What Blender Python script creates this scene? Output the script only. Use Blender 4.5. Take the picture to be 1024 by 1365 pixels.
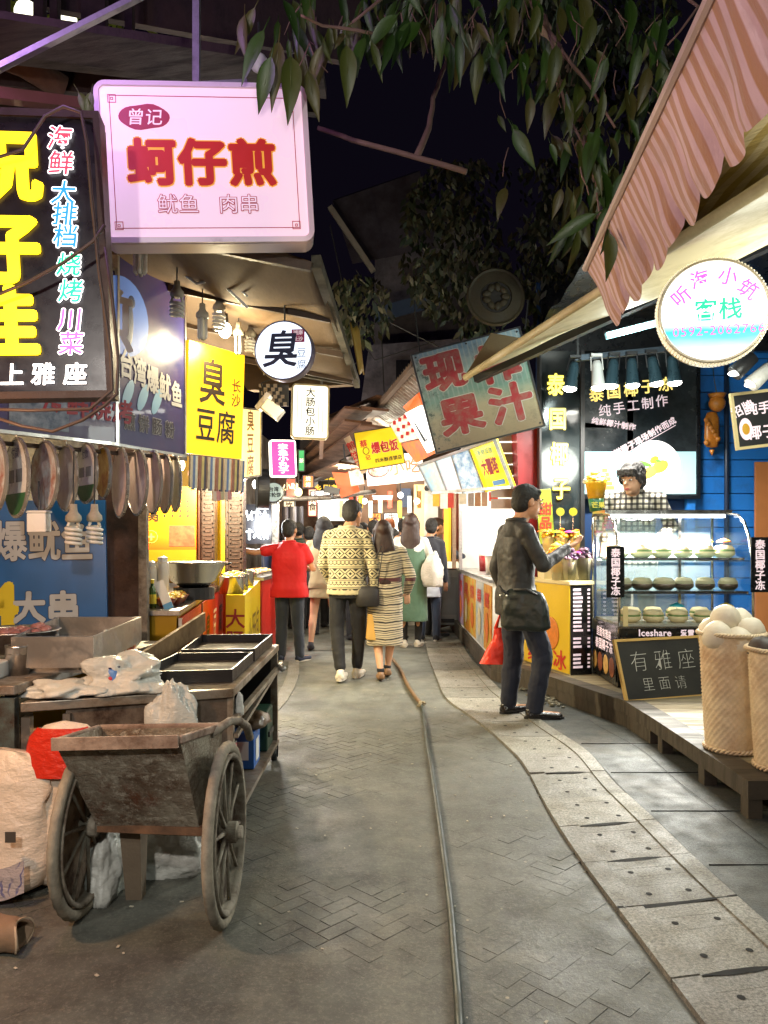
import bpy, math, random
from mathutils import Vector, Matrix, noise
R=math.radians; V=Vector; PI=math.pi; sin=math.sin; cos=math.cos
random.seed(7)
for o in list(bpy.data.objects): bpy.data.objects.remove(o)
sc=bpy.context.scene; COL=sc.collection
# ---------------- camera, world, exposure ----------------
EYE=1.38; F=1025.0; HY=722.0
cd=bpy.data.cameras.new('camera'); cam=bpy.data.objects.new('camera',cd); COL.objects.link(cam)
cam.location=(0,0,EYE); cam.rotation_euler=(R(90),0,0)
cd.sensor_fit='VERTICAL'; cd.sensor_height=36; cd.lens=36*F/1365; cd.shift_y=(HY-682.5)/1365
cd.clip_start=.05; cd.clip_end=300; sc.camera=cam
w=bpy.data.worlds.new('World'); sc.world=w; w.use_nodes=True
wn=w.node_tree.nodes; bg=wn['Background']; bg.inputs[0].default_value=(.012,.009,.020,1); bg.inputs[1].default_value=.20
sc.view_settings.view_transform='Standard'; sc.view_settings.look='None'; sc.view_settings.gamma=1; sc.view_settings.exposure=.35
sc.view_settings.use_curve_mapping=False
cy=sc.cycles; cy.max_bounces=6; cy.diffuse_bounces=3; cy.glossy_bounces=3; cy.transmission_bounces=6; cy.transparent_max_bounces=10
cy.sample_clamp_indirect=3; cy.sample_clamp_direct=0; cy.caustics_reflective=False; cy.caustics_refractive=False; cy.use_denoising=True
cy.blur_glossy=.6

def P(px,py,d): return V(((px-512)*d/F, d, EYE-(py-HY)*d/F))
def G(px,py,z=0.0):
    d=(EYE-z)*F/(py-HY); return V(((px-512)*d/F,d,z))
def C(h,k=1.0):
    h=h.lstrip('#'); r=[]
    for i in (0,2,4):
        c=int(h[i:i+2],16)/255; r.append((c/12.92 if c<=.04045 else ((c+.055)/1.055)**2.4)*k)
    return tuple(r)
# ---------------- materials ----------------
MATS={}
class NT:
    def __init__(s,m):
        m.use_nodes=True; s.t=m.node_tree; s.n=s.t.nodes; s.l=s.t.links; s.b=s.n['Principled BSDF']
    def nd(s,t,**k):
        x=s.n.new(t)
        for a,b in k.items():
            if a[0]=='i' and a[1:].isdigit(): s.set(x.inputs[int(a[1:])],b)
            else: setattr(x,a,b)
        return x
    def set(s,inp,v):
        if isinstance(v,bpy.types.NodeSocket): s.l.new(v,inp)
        elif isinstance(v,bpy.types.Node): s.l.new(v.outputs[0],inp)
        else:
            if isinstance(v,tuple) and len(v)==3 and inp.type=='RGBA': v=(*v,1)
            inp.default_value=v
    def m(s,op,a,b=0.0,c=None):
        x=s.n.new('ShaderNodeMath'); x.operation=op; s.set(x.inputs[0],a); s.set(x.inputs[1],b)
        if c is not None: s.set(x.inputs[2],c)
        return x.outputs[0]
    def mix(s,f,a,b):
        x=s.n.new('ShaderNodeMix'); x.data_type='RGBA'; s.set(x.inputs[0],f); s.set(x.inputs[6],a); s.set(x.inputs[7],b); return x.outputs[2]
    def co(s,scale=None,kind='Object'):
        c=s.n.new('ShaderNodeTexCoord').outputs[kind]
        if scale:
            mp=s.n.new('ShaderNodeMapping'); s.l.new(c,mp.inputs[0]); mp.inputs[3].default_value=scale; return mp.outputs[0]
        return c
    def noise(s,sc_,co=None,det=4,rough=.55):
        x=s.n.new('ShaderNodeTexNoise'); x.inputs['Scale'].default_value=sc_; x.inputs['Detail'].default_value=det; x.inputs['Roughness'].default_value=rough
        s.l.new(co if co is not None else s.co(),x.inputs[0]); return x.outputs[0]
    def ramp(s,f,stops,const=False):
        x=s.n.new('ShaderNodeValToRGB'); cr=x.color_ramp
        if const: cr.interpolation='CONSTANT'
        while len(cr.elements)<len(stops): cr.elements.new(.5)
        for e,(p,c) in zip(cr.elements,stops):
            e.position=p; e.color=(*c,1) if isinstance(c,tuple) else (c,c,c,1)
        s.set(x.inputs[0],f); return x.outputs[0]
    def bump(s,h,st,dist=.01):
        x=s.n.new('ShaderNodeBump'); x.inputs['Strength'].default_value=st; x.inputs['Distance'].default_value=dist
        s.set(x.inputs['Height'],h); s.l.new(x.outputs[0],s.b.inputs['Normal'])
def mat(key,color=(.5,.5,.5),rough=.55,metal=0,var=.18,vs=6,bump=.25,bs=45,dirt=None,da=.5,ds=3,em=0,emc=None,stretch=None,alpha=1,trans=0,coat=0,sub=0,sheen=0):
    if key in MATS: return MATS[key]
    m=bpy.data.materials.new(key); MATS[key]=m; n=NT(m); b=n.b
    co=n.co(stretch) if stretch else n.co()
    col=n.mix(n.noise(vs,co),tuple(c*(1-var) for c in color),tuple(min(1,c*(1+var)) for c in color))
    if dirt is not None:
        f=n.ramp(n.noise(ds,co,8,.7),[(max(0,.62-da*.5),0.0),(min(1,.85-da*.4),1.0)])
        col=n.mix(f,col,dirt)
        n.set(b.inputs['Roughness'],n.mix(f,(rough,)*3,(min(1,rough+.3),)*3))
    else:
        rr=n.m('MULTIPLY_ADD',n.noise(vs*2.3,co),.3,rough-.15); n.set(b.inputs['Roughness'],rr)
    n.set(b.inputs['Base Color'],col)
    b.inputs['Metallic'].default_value=metal
    if bump: n.bump(n.noise(bs,co,6,.6),bump,.006)
    if em:
        if emc is None: n.set(b.inputs['Emission Color'],col)
        else: b.inputs['Emission Color'].default_value=(*emc,1)
        b.inputs['Emission Strength'].default_value=em
    if trans: b.inputs['Transmission Weight'].default_value=trans
    if alpha<1: b.inputs['Alpha'].default_value=alpha
    if coat: b.inputs['Coat Weight'].default_value=coat
    if sub: b.inputs['Subsurface Weight'].default_value=sub; b.inputs['Subsurface Radius'].default_value=(.02,.008,.004)
    if sheen: b.inputs['Sheen Weight'].default_value=sheen
    return m
def lit(key,color,st=1.0,var=.06,mis=True):
    if key in MATS: return MATS[key]
    m=mat(key,color,rough=.35,var=var,vs=3,bump=0,em=st)
    if not mis: m.cycles.emission_sampling='NONE'
    return m
def ink(h,k=1.0,em=0):
    key='ink_%s_%.2f_%.1f'%(h.strip('#'),k,em)
    if key in MATS: return MATS[key]
    m=mat(key,C(h,k),rough=.5,var=.08,vs=12,bump=0,em=em)
    if em: m.cycles.emission_sampling='NONE'
    return m
# ---------------- mesh builder ----------------
class MB:
    def __init__(s): s.v=[]; s.f=[]; s.mi=[]; s.k=0
    def add(s,vs,fs):
        b=len(s.v); s.v+= [tuple(p) for p in vs]; s.f+=[tuple(b+i for i in f) for f in fs]; s.mi+=[s.k]*len(fs); return s
    def box(s,x0,x1,y0,y1,z0,z1,T=None):
        p=[V((x,y,z)) for z in (z0,z1) for y in (y0,y1) for x in (x0,x1)]
        if T is not None: p=[T@q for q in p]
        return s.add(p,[(0,2,3,1),(4,5,7,6),(0,1,5,4),(2,6,7,3),(0,4,6,2),(1,3,7,5)])
    def hexa(s,a,b):  # two quads
        return s.add(list(a)+list(b),[(3,2,1,0),(4,5,6,7),(0,1,5,4),(1,2,6,5),(2,3,7,6),(3,0,4,7)])
    def bar(s,p,q,w,h=None,up=(0,0,1)):
        h=h or w; p=V(p);q=V(q); d=(q-p).normalized(); u=V(up)
        if abs(d.dot(u))>.98: u=V((0,1,0))
        x=d.cross(u).normalized()*w/2; y=x.normalized().cross(d)*h/2
        return s.hexa([p-x-y,p+x-y,p+x+y,p-x+y],[q-x-y,q+x-y,q+x+y,q-x+y])
    def tube(s,pts,r,n=8,closed=False,cap=True):
        pts=[V(p) for p in pts]; N=len(pts); rr=r if isinstance(r,(list,tuple)) else [r]*N
        vs=[]; fs=[]; prev=None
        for i,p in enumerate(pts):
            a=pts[(i-1)%N] if (closed or i>0) else p; b=pts[(i+1)%N] if (closed or i<N-1) else p
            d=(b-a)
            if d.length<1e-9: d=V((0,0,1))
            d.normalize()
            if prev is None:
                u=V((0,0,1)) if abs(d.z)<.9 else V((1,0,0)); x=d.cross(u).normalized()
            else:
                x=prev-d*prev.dot(d)
                x=x.normalized() if x.length>1e-6 else d.orthogonal().normalized()
            prev=x; y=d.cross(x)
            for k in range(n):
                t=2*PI*k/n; vs.append(p+(x*cos(t)+y*sin(t))*rr[i])
        M=N if closed else N-1
        for i in range(M):
            j=(i+1)%N
            for k in range(n):
                l=(k+1)%n; fs.append((i*n+k,i*n+l,j*n+l,j*n+k))
        if cap and not closed: fs.append(tuple(range(n))[::-1]); fs.append(tuple((N-1)*n+k for k in range(n)))
        return s.add(vs,fs)
    def lathe(s,prof,n=20,c=(0,0,0),T=None,sx=1,sy=1):
        vs=[];fs=[]; c=V(c)
        for (r,z) in prof:
            for k in range(n):
                t=2*PI*k/n; p=V((r*cos(t)*sx,r*sin(t)*sy,z)); 
                if T is not None: p=T@p
                vs.append(p+c)
        for i in range(len(prof)-1):
            for k in range(n):
                l=(k+1)%n; fs.append((i*n+k,i*n+l,(i+1)*n+l,(i+1)*n+k))
        if prof[0][0]>1e-6: fs.append(tuple(range(n))[::-1])
        if prof[-1][0]>1e-6: fs.append(tuple((len(prof)-1)*n+k for k in range(n)))
        return s.add(vs,fs)
    def ell(s,c,r,n=14,m=9,T=None):
        if not isinstance(r,(tuple,list)): r=(r,r,r)
        prof=[(max(1e-7,sin(PI*i/m)),-cos(PI*i/m)) for i in range(m+1)]
        S=Matrix.Diagonal(V((r[0],r[1],r[2],1)))
        return s.lathe(prof,n,c,T=(T@S if T is not None else S).to_3x3())
    def grid(s,fn,nu,nv):
        vs=[fn(i/nu,j/nv) for j in range(nv+1) for i in range(nu+1)]
        return s.add(vs,[(j*(nu+1)+i,j*(nu+1)+i+1,(j+1)*(nu+1)+i+1,(j+1)*(nu+1)+i) for j in range(nv) for i in range(nu)])
    def poly(s,pts,z0,z1):
        n=len(pts); a=[(x,y,z0) for x,y in pts]; b=[(x,y,z1) for x,y in pts]
        return s.add(a+b,[tuple(range(n))[::-1],tuple(range(n,2*n))]+[(i,(i+1)%n,n+(i+1)%n,n+i) for i in range(n)])
    def rcone(s,a,b,ra,rb,n=12):
        a=V(a);b=V(b); d=b-a; L=d.length
        if L<1e-6: return s.ell(a,ra)
        d.normalize(); pts=[];rs=[]
        for t in (-1,-.8,-.45,0): pts.append(a+d*t*ra); rs.append(max(.0008,ra*math.sqrt(max(0,1-t*t))))
        for t in (0,.45,.8,1): pts.append(b+d*t*rb); rs.append(max(.0008,rb*math.sqrt(max(0,1-t*t))))
        return s.tube(pts,rs,n)
    def loft(s,secs,n=24,p=2.4):  # secs: (cx,cy,z,hw,hd)
        vs=[];fs=[]
        for (cx,cy,z,a,b) in secs:
            for k in range(n):
                t=2*PI*k/n; c_=cos(t); s_=sin(t)
                vs.append((cx+a*math.copysign(abs(c_)**(2/p),c_),cy+b*math.copysign(abs(s_)**(2/p),s_),z))
        for i in range(len(secs)-1):
            for k in range(n):
                l=(k+1)%n; fs.append((i*n+k,i*n+l,(i+1)*n+l,(i+1)*n+k))
        fs.append(tuple(range(n))[::-1]); fs.append(tuple((len(secs)-1)*n+k for k in range(n)))
        return s.add(vs,fs)
MW={}
def make(name,mb,mats,parent=None,smooth=False,world=False,bevel=0,mod=None,solid=0):
    me=bpy.data.meshes.new(name); me.from_pydata(mb.v,[],mb.f)
    if not isinstance(mats,(list,tuple)): mats=[mats]
    for m in mats: me.materials.append(m)
    if len(mats)>1: me.polygons.foreach_set('material_index',mb.mi)
    if smooth: me.polygons.foreach_set('use_smooth',[True]*len(me.polygons))
    me.update()
    o=bpy.data.objects.new(name,me); COL.objects.link(o)
    if bevel:
        b=o.modifiers.new('b','BEVEL'); b.width=bevel; b.segments=2; b.limit_method='ANGLE'
    if solid:
        b=o.modifiers.new('s','SOLIDIFY'); b.thickness=solid
    if parent is not None:
        o.parent=parent
        if world: o.matrix_parent_inverse=MW[parent.name].inverted()
    return o
def tag(o,label=None,cat=None,group=None,kind=None):
    for k,v_ in (('label',label),('category',cat),('group',group),('kind',kind)):
        if v_: o[k]=v_
    return o
def thing(name,label,cat,loc=(0,0,0),rz=0,group=None,M=None):
    o=bpy.data.objects.new(name,None); COL.objects.link(o); o.empty_display_size=.1
    if M is None: M=Matrix.Translation(V(loc))@Matrix.Rotation(rz,4,'Z')
    o.matrix_world=M; MW[o.name]=M.copy()
    return tag(o,label,cat,group)
def fr(bl,br,tl):
    x=(br-bl); W=x.length; x.normalize(); y=tl-bl; H=y.length; n=x.cross(y).normalized(); y=n.cross(x)
    M=Matrix((x,y,n)).transposed().to_4x4(); M.translation=bl; return M,W,H
def txt(par,s,x,y,size,m,off=.02,vert=False,z=.004,name='lettering',sx=1.0,out=None,outoff=.06,sp=1.05,shear=0,rot=0,ext=0,res=2,T=None):
    """centre x, y of the whole line; CJK em box"""
    c=bpy.data.curves.new('t','FONT'); rad=0 if off<=0 else off*.62; c.offset=min(0,off)+(.006 if off>0 else 0); c.resolution_u=res; c.shear=shear; c.extrude=ext/size if ext else 0
    c.body='\n'.join(s) if vert else s; c.align_x='CENTER'; c.space_line=sp if vert else 1
    if not vert: c.space_character=sp
    o=bpy.data.objects.new('t',c); me=bpy.data.meshes.new_from_object(o)
    ys=[v.co.y for v in me.vertices]; 
    if not ys: return None
    cy_=(min(ys)+max(ys))/2
    M=Matrix.Translation((x,y,z))@Matrix.Rotation(rot,4,'Z')@Matrix.Diagonal((size*sx,size,size,1))@Matrix.Translation((0,-cy_,0))
    if T is not None: M=T@M
    if rad>0:
        sh=[(0,0)]+[(rad*cos(k*PI/4),rad*sin(k*PI/4)) for k in range(8)]+([(rad*.5*cos(k*PI/2),rad*.5*sin(k*PI/2)) for k in range(4)] if rad>.03 else [])
        ov=[tuple(v.co) for v in me.vertices]; of=[tuple(p_.vertices) for p_ in me.polygons]; vs=[];fs=[]
        for q,(dx,dy) in enumerate(sh):
            b0=len(vs); vs+=[(x_+dx,y_+dy,z_+q*.00006/max(.02,1)) for x_,y_,z_ in ov]; fs+=[tuple(b0+i for i in f_) for f_ in of]
        m2=bpy.data.meshes.new(name); m2.from_pydata(vs,[],fs); bpy.data.meshes.remove(me); me=m2
    me.transform(M); me.materials.clear(); me.materials.append(m); me.name=name
    r=bpy.data.objects.new(name,me); COL.objects.link(r); r.parent=par
    if out is not None: txt(par,s,x,y,size,out,off=off+outoff,vert=vert,z=z-.0015,name='outline_lettering',sx=sx,sp=sp,shear=shear,rot=rot,res=res,T=T)
    bpy.data.objects.remove(o); bpy.data.curves.remove(c)
    return r
def light(name,loc,pw,col=(1,1,1),size=.06,kind='POINT',parent=None,rot=None,spot=None,sy=None):
    l=bpy.data.lights.new(name,kind); l.energy=pw; l.color=col
    if kind=='POINT' or kind=='SPOT': l.shadow_soft_size=size
    if kind=='SPOT': l.spot_size=R(spot or 90); l.spot_blend=.6
    if kind=='AREA': l.size=size; 
    if kind=='AREA' and sy: l.shape='RECTANGLE'; l.size_y=sy
    o=bpy.data.objects.new(name,l); COL.objects.link(o)
    o.location=loc
    if rot: o.rotation_euler=rot
    if parent is not None: o.parent=parent; o.matrix_parent_inverse=MW[parent.name].inverted()
    return o
def copy_tree(o,M,label=None,group=None):
    r=o.copy(); COL.objects.link(r); r.matrix_world=M; MW[r.name]=M.copy()
    if label: r['label']=label
    if group: r['group']=group
    for ch in [c for c in COL.objects if c.parent==o]:
        c=ch.copy(); COL.objects.link(c); c.parent=r
        for g in [k for k in COL.objects if k.parent==ch]:
            d=g.copy(); COL.objects.link(d); d.parent=c
    return r
def TR(x,y,z,rz=0,s=1): return Matrix.Translation((x,y,z))@Matrix.Rotation(rz,4,'Z')@Matrix.Scale(s,4)
# shared materials
steel=mat('steel',(.55,.54,.52),rough=.32,metal=1,var=.12,vs=5,bump=.1,dirt=(.16,.13,.1),da=.25,ds=4)
oldsteel=mat('old_steel',(.42,.40,.37),rough=.45,metal=.7,var=.2,vs=5,bump=.2,dirt=(.12,.08,.05),da=.45,ds=5)
black=mat('black_metal',(.02,.02,.022),rough=.45,var=.3)
blackp=mat('black_plastic',(.015,.015,.018),rough=.35,var=.2,bump=.05)
white=mat('white_paint',(.72,.71,.68),rough=.45,var=.06,bump=.08,dirt=(.4,.36,.3),da=.15)
wood=mat('wood',(.22,.13,.07),rough=.6,var=.35,vs=4,stretch=(1,1,8),bump=.3)
darkwood=mat('dark_wood',(.06,.035,.02),rough=.55,var=.35,vs=4,stretch=(6,1,1),bump=.3)
rust=mat('rust',(.25,.12,.06),rough=.75,var=.35,vs=12,bump=.5,dirt=(.09,.05,.03),da=.4,ds=9)
cable=mat('cable_rubber',(.03,.03,.03),rough=.5,var=.2,bump=.05)
plast=mat('clear_white_plastic',(.75,.75,.72),rough=.35,var=.1,bump=.2)
# ================= GROUND =================
def ground_mat(key='street_surface',k=1.0):
    m=bpy.data.materials.new(key); n=NT(m); co=n.nd('ShaderNodeNewGeometry').outputs['Position']
    big=n.noise(.9,co,6,.65); mid=n.noise(5,co,8,.7); fine=n.noise(75,co,5,.85); pat=n.noise(2.2,co,9,.72)
    c=n.mix(n.ramp(big,[(.35,0.0),(.7,1.0)]),C('#555852'),C('#6b6c63'))
    c=n.mix(n.ramp(mid,[(.42,0.0),(.68,.85)]),c,C('#41403b'))
    c=n.mix(n.ramp(fine,[(.50,0.0),(.66,.5)]),c,C('#8f8c80'))
    c=n.mix(n.ramp(pat,[(.55,0.0),(.72,.7)]),c,C('#7f7c6e'))
    x=n.nd('ShaderNodeTexVoronoi'); x.inputs['Scale'].default_value=7; n.l.new(co,x.inputs[0])
    c=n.mix(n.ramp(x.outputs[0],[(0.0,.8),(.035,.8),(.05,0.0)]),c,C('#a39a86'))
    c=n.mix(1-k,c,(0,0,0)) if k<1 else c
    n.set(n.b.inputs['Base Color'],c); n.set(n.b.inputs['Roughness'],n.ramp(n.noise(3,co,7,.7),[(.35,.42),(.7,.8)]))
    n.bump(n.m('ADD',n.m('MULTIPLY',fine,.5),n.m('MULTIPLY',n.noise(30,co,6,.7),.8)),.45,.008); return m
GM=ground_mat()
g=MB(); g.box(-30,30,-6,80,-.3,-.012); tag(make('ground',g,mat('ground_base',C('#4a463e'),rough=.85,dirt=C('#2a2722'))),kind='structure')
# street sheet
g=MB(); g.grid(lambda u,v:(-2.6+6.8*u,1.0+19*v,.0025*noise.noise(V((u*7,v*19,0)))-.001),40,90)
street=make('street',g,GM,smooth=True); tag(street,kind='structure')
# herringbone pavers
pm=[ground_mat('paver_a',1.0),ground_mat('paver_b',.95),ground_mat('paver_c',.90)]
PL=[(2.1,927,1365)]
LEFT=[(565,850),(572,880),(593,933),(651,974),(698,1018),(733,1088),(777,1155),(835,1232),(904,1325),(960,1400)]
RIGHT=[(609,850),(628,880),(665,920),(742,978),(783,1001),(819,1048),(869,1092),(921,1144),(994,1211),(1065,1275),(1130,1330)]
LG=[G(*p) for p in LEFT][::-1]; RG=[G(*p) for p in RIGHT][::-1]
def xat(L,y):
    for a,b in zip(L,L[1:]):
        if a.y<=y<=b.y: return a.x+(b.x-a.x)*(y-a.y)/(b.y-a.y)
    a,b=(L[0],L[1]) if y<L[0].y else (L[-2],L[-1]); return a.x+(b.x-a.x)*(y-a.y)/(b.y-a.y)
def sm(L,y,w_=.35): return sum(xat(L,y+w_*k/3)*c for k,c in ((-3,1),(-2,2),(-1,3),(0,4),(1,3),(2,2),(3,1)))/16
bmesh_=[]
for k in range(3):
    b=MB(); b.box(-.097,.097,-.047,.047,-.03,0); bmesh_.append(b)
protos=[]
bl,bw=.2,.1; rest=MB(); bricks=[]
def clipped(x,y):
    return y<1.75 or y>6.2 or x<-2.35 or x>sm(LG,y)-.06
rnd=random.Random(3)
U=.067
for a in range(-110,110):
    for b_ in range(-32,32):
        # cells: horizontal brick occupies (a+4b, a),(a+4b+1, a); vertical occupies (a+4b+2, a),(a+4b+2,a+1)
        x0=(a+4*b_)*U; y0=a*U
        for (cx,cyy,rz) in ((x0+U,y0+U/2,0),(x0+2.5*U,y0,1)):
            t=R(45); X=cx*cos(t)-cyy*sin(t); Y=cx*sin(t)+cyy*cos(t)+3.5
            if clipped(X,Y): continue
            bricks.append((Y+abs(X)*.5,X,Y,t+(PI/2 if rz else 0)))
bricks.sort()
meshes=[]
for k in range(3):
    b=MB(); b.box(-.0648,.0648,-.0315,.0315,-.02,0); me=bpy.data.meshes.new('brick'); me.from_pydata(b.v,[],b.f); me.materials.append(pm[k])
    me.update(); meshes.append(me)
for q,(_,X,Y,t) in enumerate(bricks):
    z=.0045+rnd.uniform(-.0010,.0012)+max(0,.004*noise.noise(V((X*.9,Y*.9,1))))
    if q<300:
        o=bpy.data.objects.new('paving_brick',meshes[rnd.randrange(3)]); COL.objects.link(o); o.location=(X,Y,z); o.rotation_euler=(rnd.uniform(-.008,.008),rnd.uniform(-.008,.008),t+rnd.uniform(-.01,.01)); o.parent=street
    else:
        rest.k=rnd.randrange(3); rest.box(-.0648,.0648,-.0315,.0315,-.02,0,T=TR(X,Y,z,t+rnd.uniform(-.01,.01)))
o=make('paving_bricks_far',rest,pm,parent=street); o['kind']='stuff'
# joint filling: dirt slightly below the brick tops
g=MB(); g.grid(lambda u,v:(-2.4+v*0+(sm(LG,1.6+4.7*v)-.01+2.4)*u,1.6+4.7*v,.0050+.0010*noise.noise(V((u*30,v*30,0)))+.0050*noise.noise(V((u*3.2,v*4.4,3)))),110,150)
o=make('joint_sand',g,ground_mat('joint_sand',.92),parent=street,smooth=True); o['kind']='stuff'
# stone drain strip
def granite(k,h):
    m=bpy.data.materials.new('granite_%d'%k); n=NT(m); co=n.co()
    c=n.mix(n.ramp(n.noise(85,co,3,.9),[(.36,0.0),(.64,1.0)]),C(h,.38),C(h,1.5)); c=n.mix(n.ramp(n.noise(2.5,co,7,.7),[(.45,0.0),(.75,.7)]),c,C('#5d574a'))
    n.set(n.b.inputs['Base Color'],c); n.set(n.b.inputs['Roughness'],n.ramp(n.noise(8,co,5),[(.3,.45),(.7,.75)])); n.bump(n.noise(140,co,4,.7),.6,.006); return m
gr=[granite(0,'#85827a'),granite(1,'#8c897e'),granite(2,'#7b7970')]
strip=thing('drain_cover_strip','row of pale granite drain slabs curving along the right side of the lane','paving',(2,3,0)); strip['kind']='structure'; 
for k in ('label','category'): del strip[k]
hole=mat('drain_hole',(.006,.006,.006),rough=.9,bump=0)
ys=[2.02,2.44,2.9,3.31,3.72,4.12,4.55,4.98,5.4,5.85,6.3,6.75,7.2,7.7,8.2,8.7,9.3,9.9,10.5]
for q,(a,b) in enumerate(zip(ys,ys[1:])):
    gap=.010 if q in(1,2) else .005; a2=a+gap; 
    rim=MB(); pan=MB(); hz=MB(); n_=5; dz=rnd.uniform(-.002,.002)
    def pt(t,y,z):
        yy=y+ (t-.5)*(.10 if q<6 else .04)  # joints run slightly askew
        l=sm(LG,yy); r_=sm(RG,yy); return V((l+(r_-l)*t,yy,z))
    wl=.2
    for (t0,t1,z) in ((0,wl,.019),(1-.18,1,.019)):
        for i in range(n_):
            y0=a2+(b-a2)*i/n_; y1=a2+(b-a2)*(i+1)/n_
            p=[pt(t0,y0,0),pt(t1,y0,0),pt(t1,y1,0),pt(t0,y1,0)]
            rim.hexa([V((p_.x,p_.y,-.05)) for p_ in p],[V((p_.x,p_.y,z+dz)) for p_ in p])
    for i in range(n_):
        y0=a2+.002+(b-a2)*i/n_; y1=a2+.002+(b-a2-.002)*(i+1)/n_
        p=[pt(wl,y0,0),pt(.82,y0,0),pt(.82,y1,0),pt(wl,y1,0)]
        pan.hexa([V((p_.x,p_.y,-.05)) for p_ in p],[V((p_.x,p_.y,.011+dz)) for p_ in p])
    L=b-a
    for (t,f) in ((.34,.25),(.68,.25),(.34,.72),(.68,.72)):
        c_=pt(t,a+L*f,.0116+dz); hz.lathe([(.0001,0),(.0125,.0004),(.0125,.0008),(.0001,.0012)],12,c_)
    slab=make('granite_slab',rim,gr[q%3],parent=strip,world=True); make('slab_panel',pan,gr[q%3],parent=slab); make('slab_holes',hz,hole,parent=slab)
    # open joint notch
    if q in (1,2,3,4,6,0):
        nb=MB(); w0=[(.0,.012),(.25,.02),(.6,.016),(1.0,.006)] if q==2 else [(.22,.004),(.4,.022),(.6,.02),(.72,.004)]
        pts=[pt(t,a+gap,.0) for t,_ in w0]; up=[]; dn=[]
        for (p_,(t,w_)) in zip(pts,w0):
            z_=.0128+dz if wl<t<.82 else .0206+dz
            up.append((p_.x,p_.y+w_*.6,z_)); dn.append((p_.x,p_.y-w_*.8,z_))
        nb.add(up+dn,[(i,i+1,5+i-0,4+i) for i in range(3)])
        make('slab_joint',nb,hole,parent=slab)
# ledge between strip and deck (right verge)
g=MB(); g.grid(lambda u,v:(sm(RG,1.2+9.5*v)+.01+(3.2-sm(RG,1.2+9.5*v))*u,1.2+9.5*v,.012+.003*noise.noise(V((u*8,v*20,2)))),20,60)
tag(make('pavement',g,granite(7,'#3b3f3d'),smooth=True),kind='structure')
g=MB()
for y_ in (2.6,3.25,3.9,4.55,5.2): g.box(sm(RG,y_)+.03,1.9+.3,y_,y_+.003,.0,.0158)
for k in range(30):
    y_=2.3+k*.12; x_=sm(RG,y_)+.36; x2=sm(RG,y_+.12)+.36; g.add([(x_,y_,.0175),(x_+.004,y_,.0175),(x2+.004,y_+.12,.0175),(x2,y_+.12,.0175)],[(0,1,2,3)])
tag(make('paving_joint',g,hole),kind='structure')
# pale curb arc at left by the stalls
g=MB()
arc=[G(392,882),G(391,900),G(384,918),G(374,934),G(360,950)]
for a,b in zip(arc,arc[1:]):
    g.hexa([a+V((-.06,0,-.02)),a+V((.06,0,-.02)),b+V((.06,0,-.02)),b+V((-.06,0,-.02))],[a+V((-.06,0,.012)),a+V((.06,0,.012)),b+V((.06,0,.012)),b+V((-.06,0,.012))])
tag(make('kerb',g,gr[0]),kind='structure')
# hose
hp=[(523,878),(534,893),(543,912),(553,928),(562,940),(566,960),(569,985),(574,1015),(579,1050),(585,1090),(591,1135),(597,1180),(602,1225),(606,1275),(610,1320),(613,1370),(616,1430)]
pts=[G(px,py,.024) for px,py in hp]; sp=[]
for i in range(len(pts)-1):
    for k in range(4):
        t=k/4; p0,p1,p2,p3=pts[max(i-1,0)],pts[i],pts[i+1],pts[min(i+2,len(pts)-1)]
        sp.append(.5*((2*p1)+(p2-p0)*t+(2*p0-5*p1+4*p2-p3)*t*t+(3*p1-p0-3*p2+p3)*t*t*t))
h=thing('hose','long dark green rubber hose lying down the middle of the lane','hose',(0,3,0))
b=MB(); b.tube(sp[16:],.0135,12); make('hose_pipe',b,mat('hose_rubber',C('#1c2a24'),rough=.5,var=.35,vs=10,bump=.3,dirt=C('#3f3d32'),da=.35,ds=6),h,smooth=True,world=True)
b=MB(); b.tube(sp[:17],.017,10); make('hose_sleeve',b,mat('hose_sleeve',C('#6b5235'),rough=.8,var=.4,vs=20),h,smooth=True,world=True)
b=MB(); k0=sp[16]
for i in range(7):
    a=i*1.3; b.tube([k0+V((.05*cos(a)*t2,.06*sin(a)*t2-.02,.012+.02*sin(t2*2+i))) for t2 in (-.8,-.3,.2,.8)],[.004,.008,.007,.002],6)
b.ell(k0+V((0,0,.01)),(.028,.045,.024)); make('hose_binding',b,mat('rag',C('#8d826a'),rough=.9,bump=.6),h,smooth=True,world=True)
# small litter flecks
g=MB()
for i in range(170):
    x,y=rnd.uniform(-1.4,1.5),rnd.uniform(2.1,8)
    if x>sm(LG,y): continue
    s=rnd.uniform(.003,.008); g.box(-s,s,-s*.6,s*.6,0,.002,T=TR(x,y,.008+rnd.random()*.004,rnd.random()*6))
tag(make('litter',g,mat('litter',C('#b5ae9c'),rough=.8),),kind='stuff')
# ================= WALLS / BUILDINGS =================
nightwall=mat('night_wall',C('#6d665c'),rough=.85,var=.2,vs=2,bump=.4,dirt=C('#38332d'),da=.5,ds=2)
b=thing('stall_building','plain dark shop building behind the left row of stalls','building',(-3.2,6,0))
m_=MB(); m_.box(-3.6,-3.2,1,11,0,3.6); make('wall',m_,nightwall,b,world=True)
m_=MB(); m_.box(-3.6,-2.3,11,19,0,3.4); make('wall',m_,mat('far_wall',C('#8b8073'),rough=.8,bump=.3,dirt=C('#5b4a3b')),b,world=True)
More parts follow.
